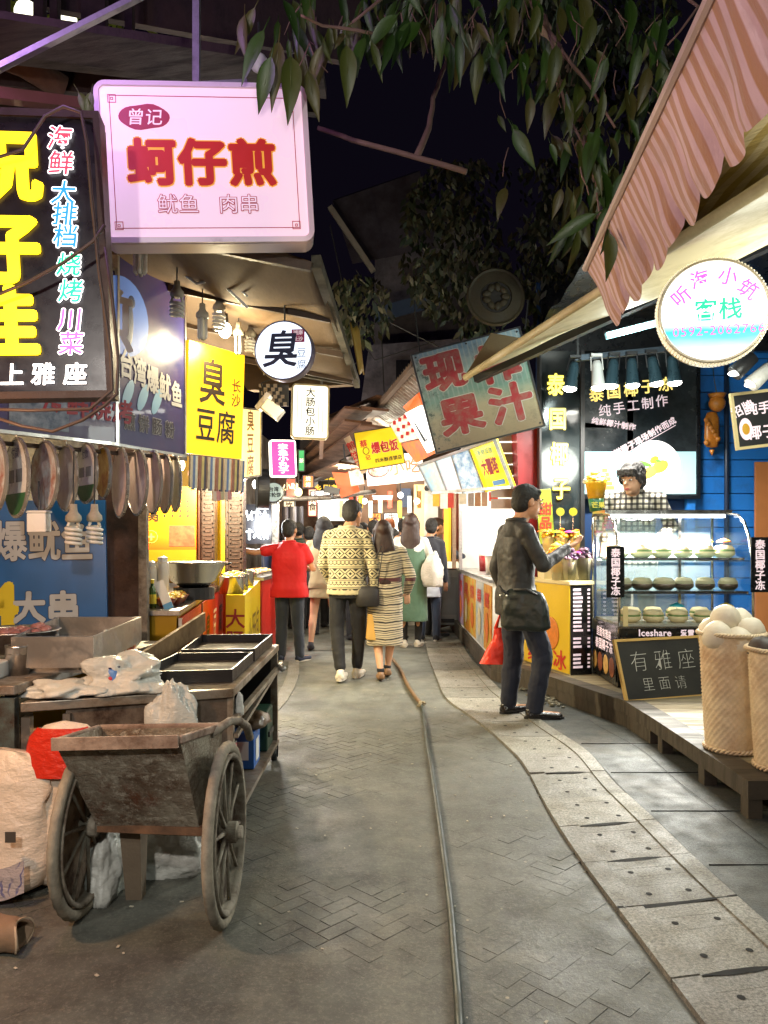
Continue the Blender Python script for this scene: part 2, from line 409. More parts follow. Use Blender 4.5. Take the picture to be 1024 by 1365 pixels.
# pale night building above the lane
b=thing('house','dim pale house with slanted roof edge rising behind the leaves in the dark','building',(.6,17,0))
hm=mat('house_wall',C('#8b8590'),rough=.9,var=.15,vs=1.2,bump=.3,dirt=C('#4a4852'),da=.5,ds=1.5)
def PX(l,d): return [P(x,y,d) for x,y in l]
def prism(mb,pts,th=(0,.3,0)): t=V(th); mb.hexa(pts,[p+t for p in pts])
m_=MB(); prism(m_,PX([(498,470),(500,330),(640,300),(640,470)],17),(0,3,0)); prism(m_,PX([(478,560),(492,460),(700,445),(700,560)],15),(0,3,0)); make('wall',m_,hm,b,world=True)
m_=MB(); prism(m_,PX([(443,268),(560,228),(585,330),(470,352)],15.5),(0,.6,.3)); make('roof',m_,mat('house_roof',C('#4f4a55'),rough=.9,bump=.3,dirt=C('#2c242c'),da=.5,ds=.8),b,world=True)
m_=MB(); m_.bar(P(440,276,15.2),P(498,362,15.2),.10); make('roof_gutter',m_,mat('gutter',C('#9b9488'),rough=.6),b,world=True)
for (x0,y0,x1,y1) in ((528,480,548,520),(560,468,590,476),(600,462,628,474)):
    m_=MB(); prism(m_,PX([(x0,y1),(x0,y0),(x1,y0),(x1,y1)],14.9),(0,.05,0)); make('window',m_,mat('dark_pane',(.02,.02,.03),rough=.2),b,world=True)
m_=MB(); prism(m_,PX([(500,410),(590,385),(590,405),(500,428)],14.8),(0,.1,0)); make('facade_band',m_,mat('bluepaint',C('#3d4f6b'),rough=.8),b,world=True)
# overhead wires
for i,l in enumerate([[(395,0),(388,60),(372,240),(360,400),(352,500)],[(475,360),(520,430),(600,470),(700,500)],[(440,300),(470,440),(500,480),(580,455)],[(480,480),(455,498),(430,520),(405,515),(380,500)],[(508,430),(512,520),(516,560)]]):
    d=[5,11,12,7,12][i]; m_=MB(); m_.tube([P(x,y,d) for x,y in l],.004*d/5,6)
    tag(make('overhead_wire',m_,cable),['thin wire hanging down beside the pink light box sign','dark wire slanting from the awning corner towards the juice board','dark wire across the pale house front','wire looping behind the round tofu sign','vertical wire in front of the pale house'][i],'wire','overhead wires')
# ================= LEFT SIDE =================
# --- LED text box sign ---
M,W,H=fr(P(-62,528,2.78),P(147,525,2.86),P(-88,147,2.74))
s=thing('led_sign','black LED sign with big yellow and small coloured characters, cut by the left edge','sign',M=M)
b=MB(); b.box(0,W,0,H,-.09,0); make('sign_panel',b,mat('led_face',(.012,.008,.014),rough=.3,var=.3,bump=.02),s)
b=MB()
for (x0,x1,y0,y1) in ((-.012,W+.012,-.014,.012),(-.012,W+.012,H-.012,H+.014),(W-.01,W+.014,.012,H-.012),(-.014,.01,.012,H-.012)): b.box(x0,x1,y0,y1,-.1,.012)
make('sign_frame',b,mat('led_frame',C('#3a2a24'),rough=.5,metal=.4),s)
yel=lit('led_yellow',C('#ffd21a'),2.2); 
def lp(px,py): # pixel -> local on this sign
    return ((px+62)/209*W-.0-(528-py)*0.0, (528-py)/383*H)
for ch,py in (('祝',216),('仔',328),('佳',428)):
    x,y=lp(0,py); x+=(528-py)/383*.07; txt(s,ch,x,y,.262,yel,off=.06,z=.012,ext=.004,name='yellow_character')
wl=lit('led_white',(1,1,1),1.8); red_=lit('led_red',C('#ff3a50'),1.3); blu=lit('led_blue',C('#2277ff'),1.5); grn=lit('led_green',C('#12d889'),1.4); mag=lit('led_magenta',C('#ff4fd0'),1.4)
for ch,px,py,mt in (('海',76,178,red_),('鲜',78,212,red_),('大',82,252,blu),('排',84,281,blu),('档',86,311,blu),('烧',91,350,grn),('烤',94,386,grn),('川',94,426,mag),('菜',96,458,mag)):
    x,y=lp(px-4,py); x+=(528-py)/383*.07; txt(s,ch,x,y,.088,mt,off=.012,z=.014,out=wl,outoff=.07,name='small_character',shear=.15)
for ch,px in (('楼',-20),('上',17),('雅',58),('座',101)):
    x,y=lp(px,500); txt(s,ch,x,y,.085,wl,off=.03,z=.014,name='white_character',shear=.1)
for i,l in enumerate([[(-20,215),(30,200),(60,155),(85,142),(108,150),(116,190),(122,260),(132,360),(148,470),(150,520),(120,545),(40,547),(-20,545)],[(-20,400),(40,375),(85,350),(124,322),(140,300)],[(-20,552),(30,568),(70,575),(110,560),(140,540),(156,525),(158,480),(150,400),(140,330)]]):
    b=MB(); b.tube([P(x,y,2.70+.0*i) for x,y in l],.006,7)
    tag(make('sign_cable',b,mat('cable_brown',C('#4a3a34'),rough=.5),smooth=True),['brown cable looping round the edge of the LED sign','black cable slanting across the LED sign','brown cable sagging below the LED sign'][i],'cable','cables round the LED sign')
# --- pink light box sign ---
M,W,H=fr(P(137,325,3.3),P(420,323,3.42),P(125,108,3.3))
s=thing('light_box_sign','pink white light box sign with red characters, hung high on the left','sign',M=M)
def rrect(W,H,r,n=6,i=0):
    o=[]
    for cx,cy_,a0 in ((W-r,r,-90),(W-r,H-r,0),(r,H-r,90),(r,r,180)):
        for k in range(n+1):
            a=R(a0+90*k/n); o.append((cx+(r-i)*cos(a),cy_+(r-i)*sin(a)))
    return o
pk=mat('lightbox_shell',C('#e6d3dd'),rough=.35,var=.05,bump=.05,dirt=C('#a28f96'),da=.15)
b=MB(); b.poly(rrect(W,H,.05),-.13,-.0); 
make('box_shell',b,pk,s,bevel=.012)
b=MB(); o1=rrect(W,H,.05,i=.0); o2=rrect(W,H,.05,i=.022)
for k in range(len(o1)):
    l=(k+1)%len(o1); b.hexa([(*o1[k],.001),(*o1[l],.001),(*o2[l],.001),(*o2[k],.001)],[(*o1[k],.012),(*o1[l],.012),(*o2[l],.016),(*o2[k],.016)])
make('box_rim',b,pk,s)
face=mat('lightbox_face',C('#ecd2de'),rough=.3,var=.04,vs=1.5,bump=.0,em=.42,emc=C('#f4d4e0')); face.cycles.emission_sampling='NONE'
b=MB(); b.poly(rrect(W,H,.04,i=.024),0,.006); make('face_panel',b,face,s)
rd=ink('#c9241f',em=.12); pr=ink('#b83a52')
b=MB(); m0=.062; t_=.0022
def frame(b,x0,y0,x1,y1,t,z0,z1):
    b.box(x0,x1,y0,y0+t,z0,z1); b.box(x0,x1,y1-t,y1,z0,z1); b.box(x0,x0+t,y0+t,y1-t,z0,z1); b.box(x1-t,x1,y0+t,y1-t,z0,z1)
frame(b,m0,m0,W-m0,H-m0,.0032,.006,.0075)
for cx in (m0,W-m0-.028):
    for cy_ in (m0,H-m0-.028): frame(b,cx-.006,cy_-.006,cx+.030,cy_+.030,.003,.0076,.0086); frame(b,cx+.006,cy_+.006,cx+.018,cy_+.018,.0028,.0076,.0086)
make('border_print',b,pr,s)
b=MB(); b.lathe([(.001,0),(1,0),(1,.0012),(.001,.0012)],26,T=Matrix.Diagonal(V((.108,.055,1)))); b2=[(x+.205+.004*sin(40*y),y+H-.155+.004*sin(50*x),z+.0065) for x,y,z in b.v]; b.v=b2; make('oval_print',b,pr,s)
wh=ink('#f3dde6',em=.35)
txt(s,'曾记',.205,H-.155,.075,wh,off=.004,z=.0085,shear=.12)
og=ink('#f2b23c',em=.3)
txt(s,'蚵仔煎',W*.485,H*.50,.208,rd,off=.058,z=.0105,out=og,outoff=.045,name='main_lettering',sp=1.06)
txt(s,'鱿鱼',W*.36,H*.24,.088,face,off=.0,z=.0102,out=pr,outoff=.05); txt(s,'肉串',W*.645,H*.24,.088,face,off=.0,z=.0102,out=pr,outoff=.05)
b=MB(); b.bar(P(262,112,3.42),P(262,-60,3.42),.03,.03); b.bar(P(210,118,3.4),P(330,112,3.45),.03); make('hanging_pole',b,mat('galv',C('#8d8a92'),rough=.45,metal=.6,dirt=C('#514a50'),da=.3),s,world=True)
# cfl prototypes
cflg=mat('cfl_glass',C('#d8d6cc'),rough=.25,bump=0,var=.05); cflon=lit('cfl_on',(1,.93,.75),9)
def cfl(kind,glass,label,group):
    t=thing('energy_saving_bulb',label,'light bulb',group=group)
    b=MB(); b.lathe([(.001,0),(.016,0),(.018,-.03),(.022,-.04),(.035,-.055),(.037,-.075),(.03,-.085),(.001,-.085)],16); make('bulb_base',b,mat('cfl_base',C('#b9b3a2'),rough=.5,dirt=C('#776d58'),da=.3),t,smooth=True)
    b=MB()
    if kind=='spiral':
        n=64; b.tube([(.032*cos(i/n*8*PI),.032*sin(i/n*8*PI),-.105-.085*i/n) for i in range(n+1)],.0085,8); b.tube([(.02,0,-.08),(.03,0,-.105)],.007,8); b.tube([(-.02,0,-.08),(-.03,0,-.105)],.007,8)
    else:
        for k in range(4):
            a=k*PI/2; x,y=.02*cos(a),.02*sin(a); b.tube([(x,y,-.08),(x,y,-.19),(x*.6,y*.6,-.2)],.009,8)
    make('bulb_tube',b,glass,t,smooth=True)
    b=MB(); b.tube([(0,0,0),(0,0,.03),(.003,0,.25)],.004,6); make('bulb_cord',b,cable,t)
    return t
proto_s=cfl('spiral',cflg,'spiral energy saving bulb hanging first in the row behind the pink light box','bulbs strung under the brown awning')
proto_s.matrix_world=TR(*P(236,375,4.1)); 
proto_t=cfl('stick',cflg,'straight tube energy saving bulb second in the row, above the yellow sign edge','bulbs strung under the brown awning')
proto_t.matrix_world=TR(*P(270,405,4.35))
for kind,px,py,d,lab in (('s',292,395,4.5,'spiral bulb third in the row, over the bright yellow sign'),('t',318,430,4.9,'short tube bulb fourth in the row, over the right corner of the yellow sign'),('s',334,432,5.1,'spiral bulb touching the round tofu sign on its left'),('t',187,300,3.6,'long white tube bulb in front of the blue banner seam')):
    copy_tree(proto_s if kind=='s' else proto_t,TR(*P(px,py,d),rz=px,s=1.15 if px==187 else 1.0),lab)
for px,py,d,k,lab in ((126,672,3.7,'s','spiral bulb hanging before the blue squid banner'),(98,672,3.6,'s','pale spiral bulb left of the other before the blue banner'),):
    copy_tree(proto_s,TR(*P(px,py,d),rz=1),lab,'bulbs before the blue banner')
t=thing('lamp_holder','white square plastic lamp holder hanging in front of the blue banner','lamp',P(52,684,3.6)); b=MB(); b.box(-.045,.045,-.03,.03,-.09,.0); b.box(-.05,.05,-.035,.035,0,.012); make('holder_body',b,plast,t,bevel=.006); b=MB(); b.tube([(0,0,0),(0,0,.15)],.004); make('holder_cord',b,cable,t)
# --- left metal/wood ceiling structure ---
t=thing('roof_frame','purple lit dark roof boards and beams over the upper left corner','roof',P(0,0,4)); dkm=mat('roof_board',C('#3b2a2c'),rough=.6,var=.3,vs=3,bump=.3,stretch=(1,6,1),dirt=C('#1d1518'),da=.4)
def slab(name,l,ds,mt,par,th=(0,.04,.02)):
    m_=MB(); p=[P(x,y,d) for (x,y),d in zip(l,ds)]; prism(m_,p,th); return make(name,m_,mt,par,world=True)
slab('roof_beam',[(-40,62),(-40,18),(420,95),(420,118)],[3.9,3.9,4.6,4.6],dkm,t,(0,.12,0))
slab('roof_board',[(-40,18),(-40,8),(430,78),(430,92)],[3.6,3.6,4.4,4.4],dkm,t,(0,.3,.0))
slab('roof_board',[(-40,110),(-40,64),(420,120),(420,150)],[4.4,4.4,5,5],dkm,t,(0,.06,0))
slab('roof_beam',[(55,8),(55,-60),(480,-60),(480,85)],[5.0,5.0,5.6,5.6],dkm,t,(0,.06,0))
slab('roof_beam',[(-40,160),(-40,112),(60,125),(125,165)],[4.9,4.9,4.6,4.6],darkwood,t,(0,.1,0))
for x0,x1 in ((-40,8),(44,57),(66,76),(108,140),(166,176)): slab('roof_post',[(x0,60),(x0,-50),(x1,-50),(x1,60)],[4.7]*4,dkm,t,(0,.06,0))
slab('roof_edge_board',[(-20,128),(-20,112),(130,132),(130,146)],[3.0,3.0,3.5,3.5],mat('brownsteel',C('#6b4338'),rough=.6,bump=.2),t,(0,.05,0))
b=MB(); b.bar(P(-30,105,3.0),P(205,-14,3.3),.045,.02); tag(make('steel_strut',b,mat('galv2',C('#9a96a0'),rough=.4,metal=.5,dirt=C('#5b5560'),da=.3)),'pale purple lit steel strut slanting across the top left corner','strut')
# round lit globes behind slats
gl=lit('globe_glow',(1,.95,.72),2.4)
for i,(px,py,w_) in enumerate(((36,18,.09),(86,24,.09))):
    t=thing('globe_lamp',['left one of two round glowing lamps behind the roof slats at top left','right one of two glowing lamps behind the roof slats at top left'][i],'lamp',P(px,py,5.8),group='globe lamps behind the roof'); b=MB(); b.ell((0,0,0),w_); make('lamp_globe',b,gl,t,smooth=True); b=MB(); b.tube([(0,0,w_),(0,0,.5)],.008); make('lamp_rod',b,black,t)
b=MB()
for i in range(240):
    p=P(rnd.uniform(0,215),rnd.uniform(-10,60),rnd.uniform(6,6.6)); a=rnd.random()*6; q=V((cos(a),0,sin(a)))*.06; r_=V((-sin(a),.3,cos(a)))*.018
    b.add([p-q,p+r_,p+q,p-r_],[(0,1,2,3)])
tag(make('foliage',b,mat('leaf_lit',C('#7d8a2a'),rough=.5)),kind='stuff')
t=thing('timber_log','rough round timber lying under the roof at upper left','timber',P(0,70,4.3)); b=MB(); b.tube([P(-30,62,4.3),P(30,85,4.35),P(85,118,4.5)],.07,12); make('timber',b,mat('bark',C('#5a3b30'),rough=.9,var=.4,vs=18,bump=.9,bs=25),t,smooth=True,world=True)
# sagging conduit wires & small lamp
for i,(l,r_) in enumerate((([(215,332),(245,365),(262,378),(290,372),(330,410)],.008),([(262,372),(285,355),(312,378),(330,395)],.006),([(180,330),(185,352)],.02))):
    b=MB(); b.tube([P(x,y,4.2) for x,y in l],r_,7); tag(make('conduit',b,plast if i<2 else white,smooth=True),['white conduit running under the brown awning to the bulbs','thin bent conduit under the brown awning','short white fitting above the long tube bulb'][i],'conduit')
t=thing('round_lamp','small round white lamp above the top right corner of the pink light box','lamp',P(345,84,3.8)); b=MB(); b.ell((0,0,0),(.045,.03,.05)); make('lamp_body',b,white,t,smooth=True); b=MB(); b.tube([(0,0,.04),(0,0,.2)],.006); make('lamp_stem',b,cable,t)
# --- brown canvas awning ---
t=thing('canvas_awning','brown canvas awning underside over the left stalls behind the pink light box','awning',(-1,5,2.6))
cv=mat('brown_canvas',C('#5f4a33'),rough=.85,var=.25,vs=2.5,bump=.5,bs=30,stretch=(1,.4,1),dirt=C('#4a3a2a'),da=.35,ds=2)
def aw(u,v):
    y=3.64+v*2.81; x0=-.33+.035*(y-3.35); z0=2.69; x1=-2.2; z1=3.1
    return (x0+(x1-x0)*u, y+.05*sin(u*9)*v, z0+(z1-z0)*u+.035*noise.noise(V((u*5,v*3,0)))+.02*sin(v*14+u*2)-.03*abs(sin(v*PI*3)))
b=MB(); b.grid(aw,24,40); make('canvas_sheet',b,cv,t,smooth=True,world=True,solid=.006)
b=MB(); b.bar((-.32,3.62,2.70),(-.225,6.45,2.70),.045,.06); b.bar((-.225,6.4,2.7),(-2.0,6.45,3.0),.05); make('edge_beam',b,mat('paint_beam',C('#54503f'),rough=.6,dirt=C('#2b261c'),da=.4),t,world=True)
for k in range(4):
    y=3.6+k*.85; b=MB(); b.bar((-.35+.035*(y-3.3),y,2.665),(-2.2,y+.1,3.06),.03,.04); make('rafter',b,darkwood,t,world=True)
b=MB(); 
b.grid(lambda u,v:(P(466,430,6.0)+(P(477,492,6.0)-P(466,430,6.0))*v+V((.0+.06*u*(1-v*.4),.25*u,-.03*sin(u*6)))),4,8); make('awning_flap',b,mat('yellow_tarp',C('#a88428'),rough=.6,bump=.5),t,world=True,solid=.01,smooth=True)
# second brown awning layer further on
t=thing('inner_awning','lower brown awning board behind the round tofu sign','awning',(-1,6,2.5))
for i,(l,d) in enumerate((([(200,372),(200,352),(462,470),(460,492)],5.9),([(330,520),(300,470),(462,500),(470,512)],7.0))):
    slab('awning_board' if i else 'awning_edge',l,[d-.8,d-.8,d,d],cv,t,(0,.35,.05))
# --- printed banner panels (angled) ---
pur=mat('banner_purple',C('#2f2e62'),rough=.3,var=.35,vs=2.2,bump=.05,dirt=C('#44285a'),da=.45,ds=2.2,coat=.2)
grey=ink('#b9b6b4'); drk=ink('#241a2a')
def banner(name,lab,bl,br,tl,mt):
    M,W,H=fr(bl,br,tl); s=thing(name,lab,'sign',M=M); b=MB(); b.box(0,W,0,H,-.03,0); make('banner_panel',b,mt,s); b=MB(); frame(b,-.012,-.012,W+.012,H+.012,.016,-.035,.006); make('banner_frame',b,steel,s); return s,W,H
s,W,H=banner('shop_banner','purple blue printed banner with grey characters beside the bright yellow sign',P(158,592,4.07),P(246,607,4.66),P(160,330,4.07),pur)
for i,ch in enumerate('台湾爆鱿鱼'): txt(s,ch,W*(.10+.19*i),H*.42-.02*i,.16,grey,off=.04,sx=.72,z=.004,T=Matrix.Diagonal((1,1.75,1,1)) if False else None)
for i,ch in enumerate('煎饼肠粉'): txt(s,ch,W*(.15+.2*i),H*.13,.10,drk,off=.02,z=.004,out=grey,outoff=.05)
b=MB(); b.lathe([(.001,0),(.21,0),(.21,.002),(.001,.002)],28,c=(.05,H*.66,.0)); make('blue_moon_print',b,ink('#5b7fd0',em=.15),s)
b=MB(); b.ell((.09,H*.64,.002),(.035,.13,.002)); b.ell((.11,H*.75,.002),(.03,.035,.002)); make('figure_print',b,ink('#29345c'),s)
for i in range(3):
    b=MB(); x=.08+i*.13; b.ell((x,H*.27,.002),(.035,.09,.002),T=Matrix.Rotation(-.5,4,'Z')); make('wave_print',b,ink('#8fb6d0'),s)
s,W,H=banner('shop_banner','purple printed banner with one tall grey character half behind the LED sign',P(-30,570,3.45),P(155,591,4.05),P(-30,300,3.45),pur)
txt(s,'煎',W*.93,H*.72,.34,grey,off=.03,z=.004); txt(s,'海鲜烧烤',W*.78,H*.19,.13,ink('#8e2034'),off=.03,z=.004)
b=MB(); b.box(W*.2,W*.62,H*.03,H*.22,.001,.003); make('photo_print',b,mat('photo_teal',C('#8fa5b5'),rough=.3,var=.5,vs=14,bump=0,dirt=C('#3f5a70'),da=.6,ds=9),s)
# hanging discs
def disc(label,cx,cy_,h,w_,d,col,kind,group='round plate signs hanging in a row under the banners'):
    r=h*d/F/2; c=P(cx,cy_,d); a=math.asin(min(.95,.97*w_/h)); los=math.atan2(c.x,c.y)
    yaw=-los-(PI/2-a)   # face normal turned away from the viewer
    M=Matrix.Translation(c)@Matrix.Rotation(yaw,4,'Z')@Matrix.Rotation(R(90),4,'X')@Matrix.Rotation(R(rnd.uniform(-3,3)),4,'Y')
    t=thing('plate_sign',label,'sign',M=M,group=group)
    b=MB(); b.lathe([(.001,-.012),(r*.93,-.012),(r,-.006),(r,.004),(r*.94,.008),(r*.93,.003),(.001,.003)],36); make('plate_rim',b,mat('plate_edge',C('#b9b7b0'),rough=.25,metal=.6),t,smooth=False)
    b=MB(); b.lathe([(.001,.003),(r*.925,.003),(r*.925,.0055),(.001,.0055)],32); make('plate_face',b,col,t)
    if kind=='pay':
        b=MB(); n=14; ps=[(r*.92*cos(R(205+130*k/n)),r*.92*sin(R(205+130*k/n))) for k in range(n+1)]; b.poly(ps,.0058,.0068); make('green_print',b,ink('#2f6a3c'),t)
        txt(t,'付款',0,r*.62,r*.3,ink('#5a5f8a'),off=.01,z=.0066)
        b=MB(); b.box(-r*.55,-r*.08,-r*.12,r*.2,.0058,.0066); b.box(r*.08,r*.55,-r*.12,r*.2,.0058,.0066); make('grey_print',b,ink('#8d8f90'),t)
    b=MB(); b.tube([(0,r*.98,0),(0,r+.09,0)],.003,6); make('plate_hook',b,steel,t)
    return t
cols={'pay':mat('plate_pay',C('#eef0ee'),rough=.3,var=.06,bump=0),'photo':mat('plate_photo',C('#d5d9d6'),rough=.3,var=.3,vs=9,bump=.1,dirt=C('#a8624c'),da=.4,ds=12),'brown':mat('plate_brown',C('#d0bca8'),rough=.3,var=.35,vs=12,bump=.1,dirt=C('#e0dccf'),da=.6,ds=14),'yellow':mat('plate_yellow',C('#d0a822'),rough=.3,var=.2,vs=9,dirt=C('#9b4a1c'),da=.5,ds=9),'pink':mat('plate_pink',C('#d8b4ac'),rough=.3,var=.25,vs=12,bump=.1,dirt=C('#f0dcd4'),da=.6,ds=14)}
dl=[(-8,632,106,36,3.55,'photo','silver plate sign cut by the left edge of the picture'),(22,637,108,36,3.62,'pay','largest white plate sign with green foot'),(59,635,96,34,3.72,'photo','silver plate sign with a reddish photo, right of the largest white one'),(88,637,90,28,3.82,'brown','shiny brown and silver plate sign between the two green footed ones'),(115,631,82,26,3.92,'pay','smaller white plate sign with green foot'),(138,630,70,19,4.05,'yellow','only yellow plate sign in the row'),(160,643,96,25,4.15,'pink','first reddish brown plate sign right of the yellow one'),(183,643,90,23,4.27,'pink','second reddish brown plate sign right of the yellow one'),(204,643,86,20,4.38,'pink','third reddish plate sign with a pale centre'),(220,645,80,16,4.48,'pink','fourth reddish plate sign, next to the last'),(234,645,76,14,4.58,'brown','last and narrowest plate sign, nearest the yellow stall')]
for cx,cy_,h_,w_,d,k,lab in dl: disc(lab,cx,cy_,h_,w_,d,cols[k],k)
b=MB(); b.bar(P(-30,588,3.5),P(247,612,4.62),.03,.02); tag(make('hanging_rail',b,oldsteel),'metal rail under the purple banners holding the plate signs','rail')
# --- blue squid banner ---
M,W,H=fr(P(-50,838,4.5),P(143,832,4.62),P(-50,668,4.5))
s=thing('blue_banner','blue banner with pale squid lettering behind the metal tables','sign',M=M)
b=MB(); b.box(0,W,0,H,-.03,0); make('banner_panel',b,mat('blue_banner',C('#1f5f9e'),rough=.4,var=.15,vs=2,bump=.05),s)
def lq(px,py): return ((px+50)/193*W,(838-py)/170*H)
gy=ink('#b4b8bb'); nav=ink('#10284a')
for ch,px in (('爆',15),('鱿',60),('鱼',104)): x,y=lq(px,722); txt(s,ch,x,y,.25,gy,off=.03,z=.004,out=nav,outoff=.03,sx=.75)
x,y=lq(2,808); txt(s,'4',x,y,.34,ink('#d8c020'),off=.09,z=.004)
for ch,px in (('大',38),('串',84)): x,y=lq(px,812); txt(s,ch,x,y,.19,gy,off=.06,z=.004,out=nav,outoff=.03)
b=MB(); b.box(-2.6,-1.0,4.9,4.95,0,2.6); b.k=0
t=thing('stall_partition','rusty brown partition wall between the blue banner and the yellow stall','partition',(-1.6,4.8,0))
m_=MB(); prism(m_,[V((P(x,700,4.8).x,4.75,z)) for x,z in ((135,0),(135,2.0),(192,2.0),(192,0))],(0,.05,0)); make('partition_panel',m_,mat('rusty_sheet',C('#4a2f22'),rough=.6,var=.4,vs=3,bump=.3,dirt=C('#1f130e'),da=.5,ds=3),t,world=True)
m_=MB(); prism(m_,[V((P(x,700,4.7).x,4.70,z)) for x,z in ((186,0),(184,1.9),(194,1.9),(198,0))],(0,.05,0)); make('partition_post',m_,mat('pale_post',C('#8e8478'),rough=.6,bump=.4,dirt=C('#3f3025'),da=.5,ds=7),t,world=True)
# --- big metal side table with pans ---
t=thing('side_table','long stainless side table at the left edge under the blue banner','table',(-1.6,3.6,0))
m_=MB(); p=[V((-3.0,3.05,.76)),V((-1.49,3.1,.76)),V((-1.28,4.5,.76)),V((-3,4.5,.76))]; m_.hexa(p,[q+V((0,0,.04)) for q in p]); make('tabletop',m_,oldsteel,t,world=True,bevel=.006)
m_=MB(); m_.box(-3.0,-1.5,3.12,3.16,.3,.745); make('front_apron',m_,mat('apron_teal',C('#5f7474'),rough=.5,metal=.3,dirt=C('#3a2a20'),da=.45,ds=5),t,world=True)
for x,y in ((-1.56,3.2),(-1.36,4.4)): m_=MB(); m_.box(x-.02,x+.02,y,y+.04,0,.757); make('leg',m_,steel,t,world=True)
t=thing('frying_tray','square grey steel frying tray on the side table before the rusty wall','tray',(-1.5,3.8,.8))
def tray(t,c4,z0,z1,wall,mt,mi,name='tray'):
    c4=[V(c) for c in c4]; cen=sum(c4,V())/4; m_=MB()
    for i in range(4):
        a,b_=c4[i],c4[(i+1)%4]; ai=a+(cen-a).normalized()*wall*1.4; bi=b_+(cen-b_).normalized()*wall*1.4
        m_.hexa([V((q.x,q.y,z0)) for q in (a,b_,bi,ai)],[V((q.x,q.y,z1)) for q in (a,b_,bi,ai)])
    make(name+'_wall',m_,mt,t,world=True)
    m_=MB(); q=[c+(cen-c).normalized()*wall for c in c4]; m_.hexa([V((c.x,c.y,z0)) for c in q],[V((c.x,c.y,z0+.3*(z1-z0))) for c in q]); make(name+'_bottom',m_,mi,t,world=True)
tray(t,[(-1.62,3.34,0),(-1.27,3.36,0),(-1.34,4.25,0),(-1.8,4.25,0)],.83,.965,.02,steel,mat('oily_steel',C('#4d4d55'),rough=.15,metal=.9,bump=.05))
m_=MB(); m_.box(-1.6,-1.3,3.4,3.46,.80,.83); m_.box(-1.7,-1.36,4.1,4.16,.80,.83); m_.v=m_.v[:8]; m_.f=m_.f[:6]; m_.mi=m_.mi[:6]; make('tray_foot',m_,steel,t,world=True); m_=MB(); m_.box(-1.7,-1.36,4.1,4.16,.80,.83); make('tray_foot',m_,steel,t,world=True)
M,W,H=fr(P(140,870,3.55),P(186,872,4.35),P(140,852,3.55)); s=thing('menu_strip','small white strip with red and yellow characters beside the frying tray','sign',M=M)
b=MB(); b.box(0,W,0,H*1.7,-.01,0); make('strip_panel',b,mat('strip_white',C('#cfd0c4'),rough=.5),s); txt(s,'轰炸大鱿鱼',W*.55,H*.9,.1,ink('#c22a1e'),off=.03,z=.003,out=ink('#e8b52a'))
t=thing('steel_pan','round steel pan heaped with raw meat at the left edge','pan',P(18,848,3.7)); b=MB(); b.lathe([(.001,0),(.17,0),(.2,.09),(.215,.095),(.205,.1),(.19,.085),(.165,.01),(.001,.01)],32); make('pan_body',b,steel,t,smooth=True); t.location.z=.86; MW[t.name]=Matrix.Translation(t.location)
b=MB()
for i in range(40): a=rnd.random()*6.3; r_=rnd.random()**.5*.15; b.ell((r_*cos(a),r_*sin(a),.075+.03*rnd.random()),(.03,.025,.018),8,5)
o=make('meat_pieces',b,mat('raw_meat',C('#9b6a66'),rough=.35,var=.4,vs=20),t,smooth=True); o['kind']='stuff'
t=thing('steel_cup','tall steel cup standing below the meat pan','cup',V((-1.60,3.36,.80))); b=MB(); b.lathe([(.001,0),(.045,0),(.05,.13),(.053,.13),(.052,.12),(.046,.01),(.001,.01)],24); make('cup_body',b,steel,t,smooth=True); b=MB(); b.lathe([(.0475,.09),(.0515,.09),(.0515,.095),(.0475,.095)],24); make('cup_band',b,steel,t)
t=thing('weighing_box','low white plastic scale box at the left edge under the pan','scale',V((-1.72,3.2,.80))); b=MB(); b.box(-.15,.1,-.03,.15,0,.07); make('scale_body',b,plast,t,bevel=.008); b=MB(); b.box(.0,.05,-.034,-.03,.02,.05); make('scale_display',b,black,t)
# --- metal work cart ---
t=thing('work_cart','long worn steel work table on casters behind the handcart','work table',(-1.05,4,0))
c_=[V((-1.467,3.10,.69)),V((-.665,3.40,.69)),V((-.665,4.87,.69)),V((-1.3,4.87,.69))]
warm_steel=mat('warm_steel',(.46,.42,.36),rough=.38,metal=.85,var=.25,vs=3,bump=.15,dirt=(.14,.09,.05),da=.5,ds=3)
m_=MB(); m_.hexa(c_,[q+V((0,0,.04)) for q in c_]); make('tabletop',m_,warm_steel,t,world=True,bevel=.004)
m_=MB(); d_=(c_[1]-c_[0]).normalized(); n_=V((-d_.y,d_.x,0))
a0=c_[0]+d_*.17+n_*.02; a1=c_[1]-d_*.02+n_*.02
m_.hexa([V((*a0.xy,.30)),V((*a1.xy,.30)),V((*(a1+n_*.02).xy,.30)),V((*(a0+n_*.02).xy,.30))],[V((*a0.xy,.688)),V((*a1.xy,.688)),V((*(a1+n_*.02).xy,.688)),V((*(a0+n_*.02).xy,.688))]); make('front_panel',m_,mat('panel_dirty',C('#7d6f62'),rough=.45,metal=.5,var=.25,vs=2.5,dirt=C('#352318'),da=.45,ds=6),t,world=True)
m_=MB(); m_.bar(c_[0]+V((.02,.02,-.02)),c_[0]+V((.02,.02,-.69)),.035); make('leg',m_,steel,t,world=True)
m_=MB(); m_.bar(c_[0]+d_*.17+V((0,.02,-.02)),c_[0]+d_*.17+V((0,.02,-.62)),.03); make('leg',m_,steel,t,world=True)
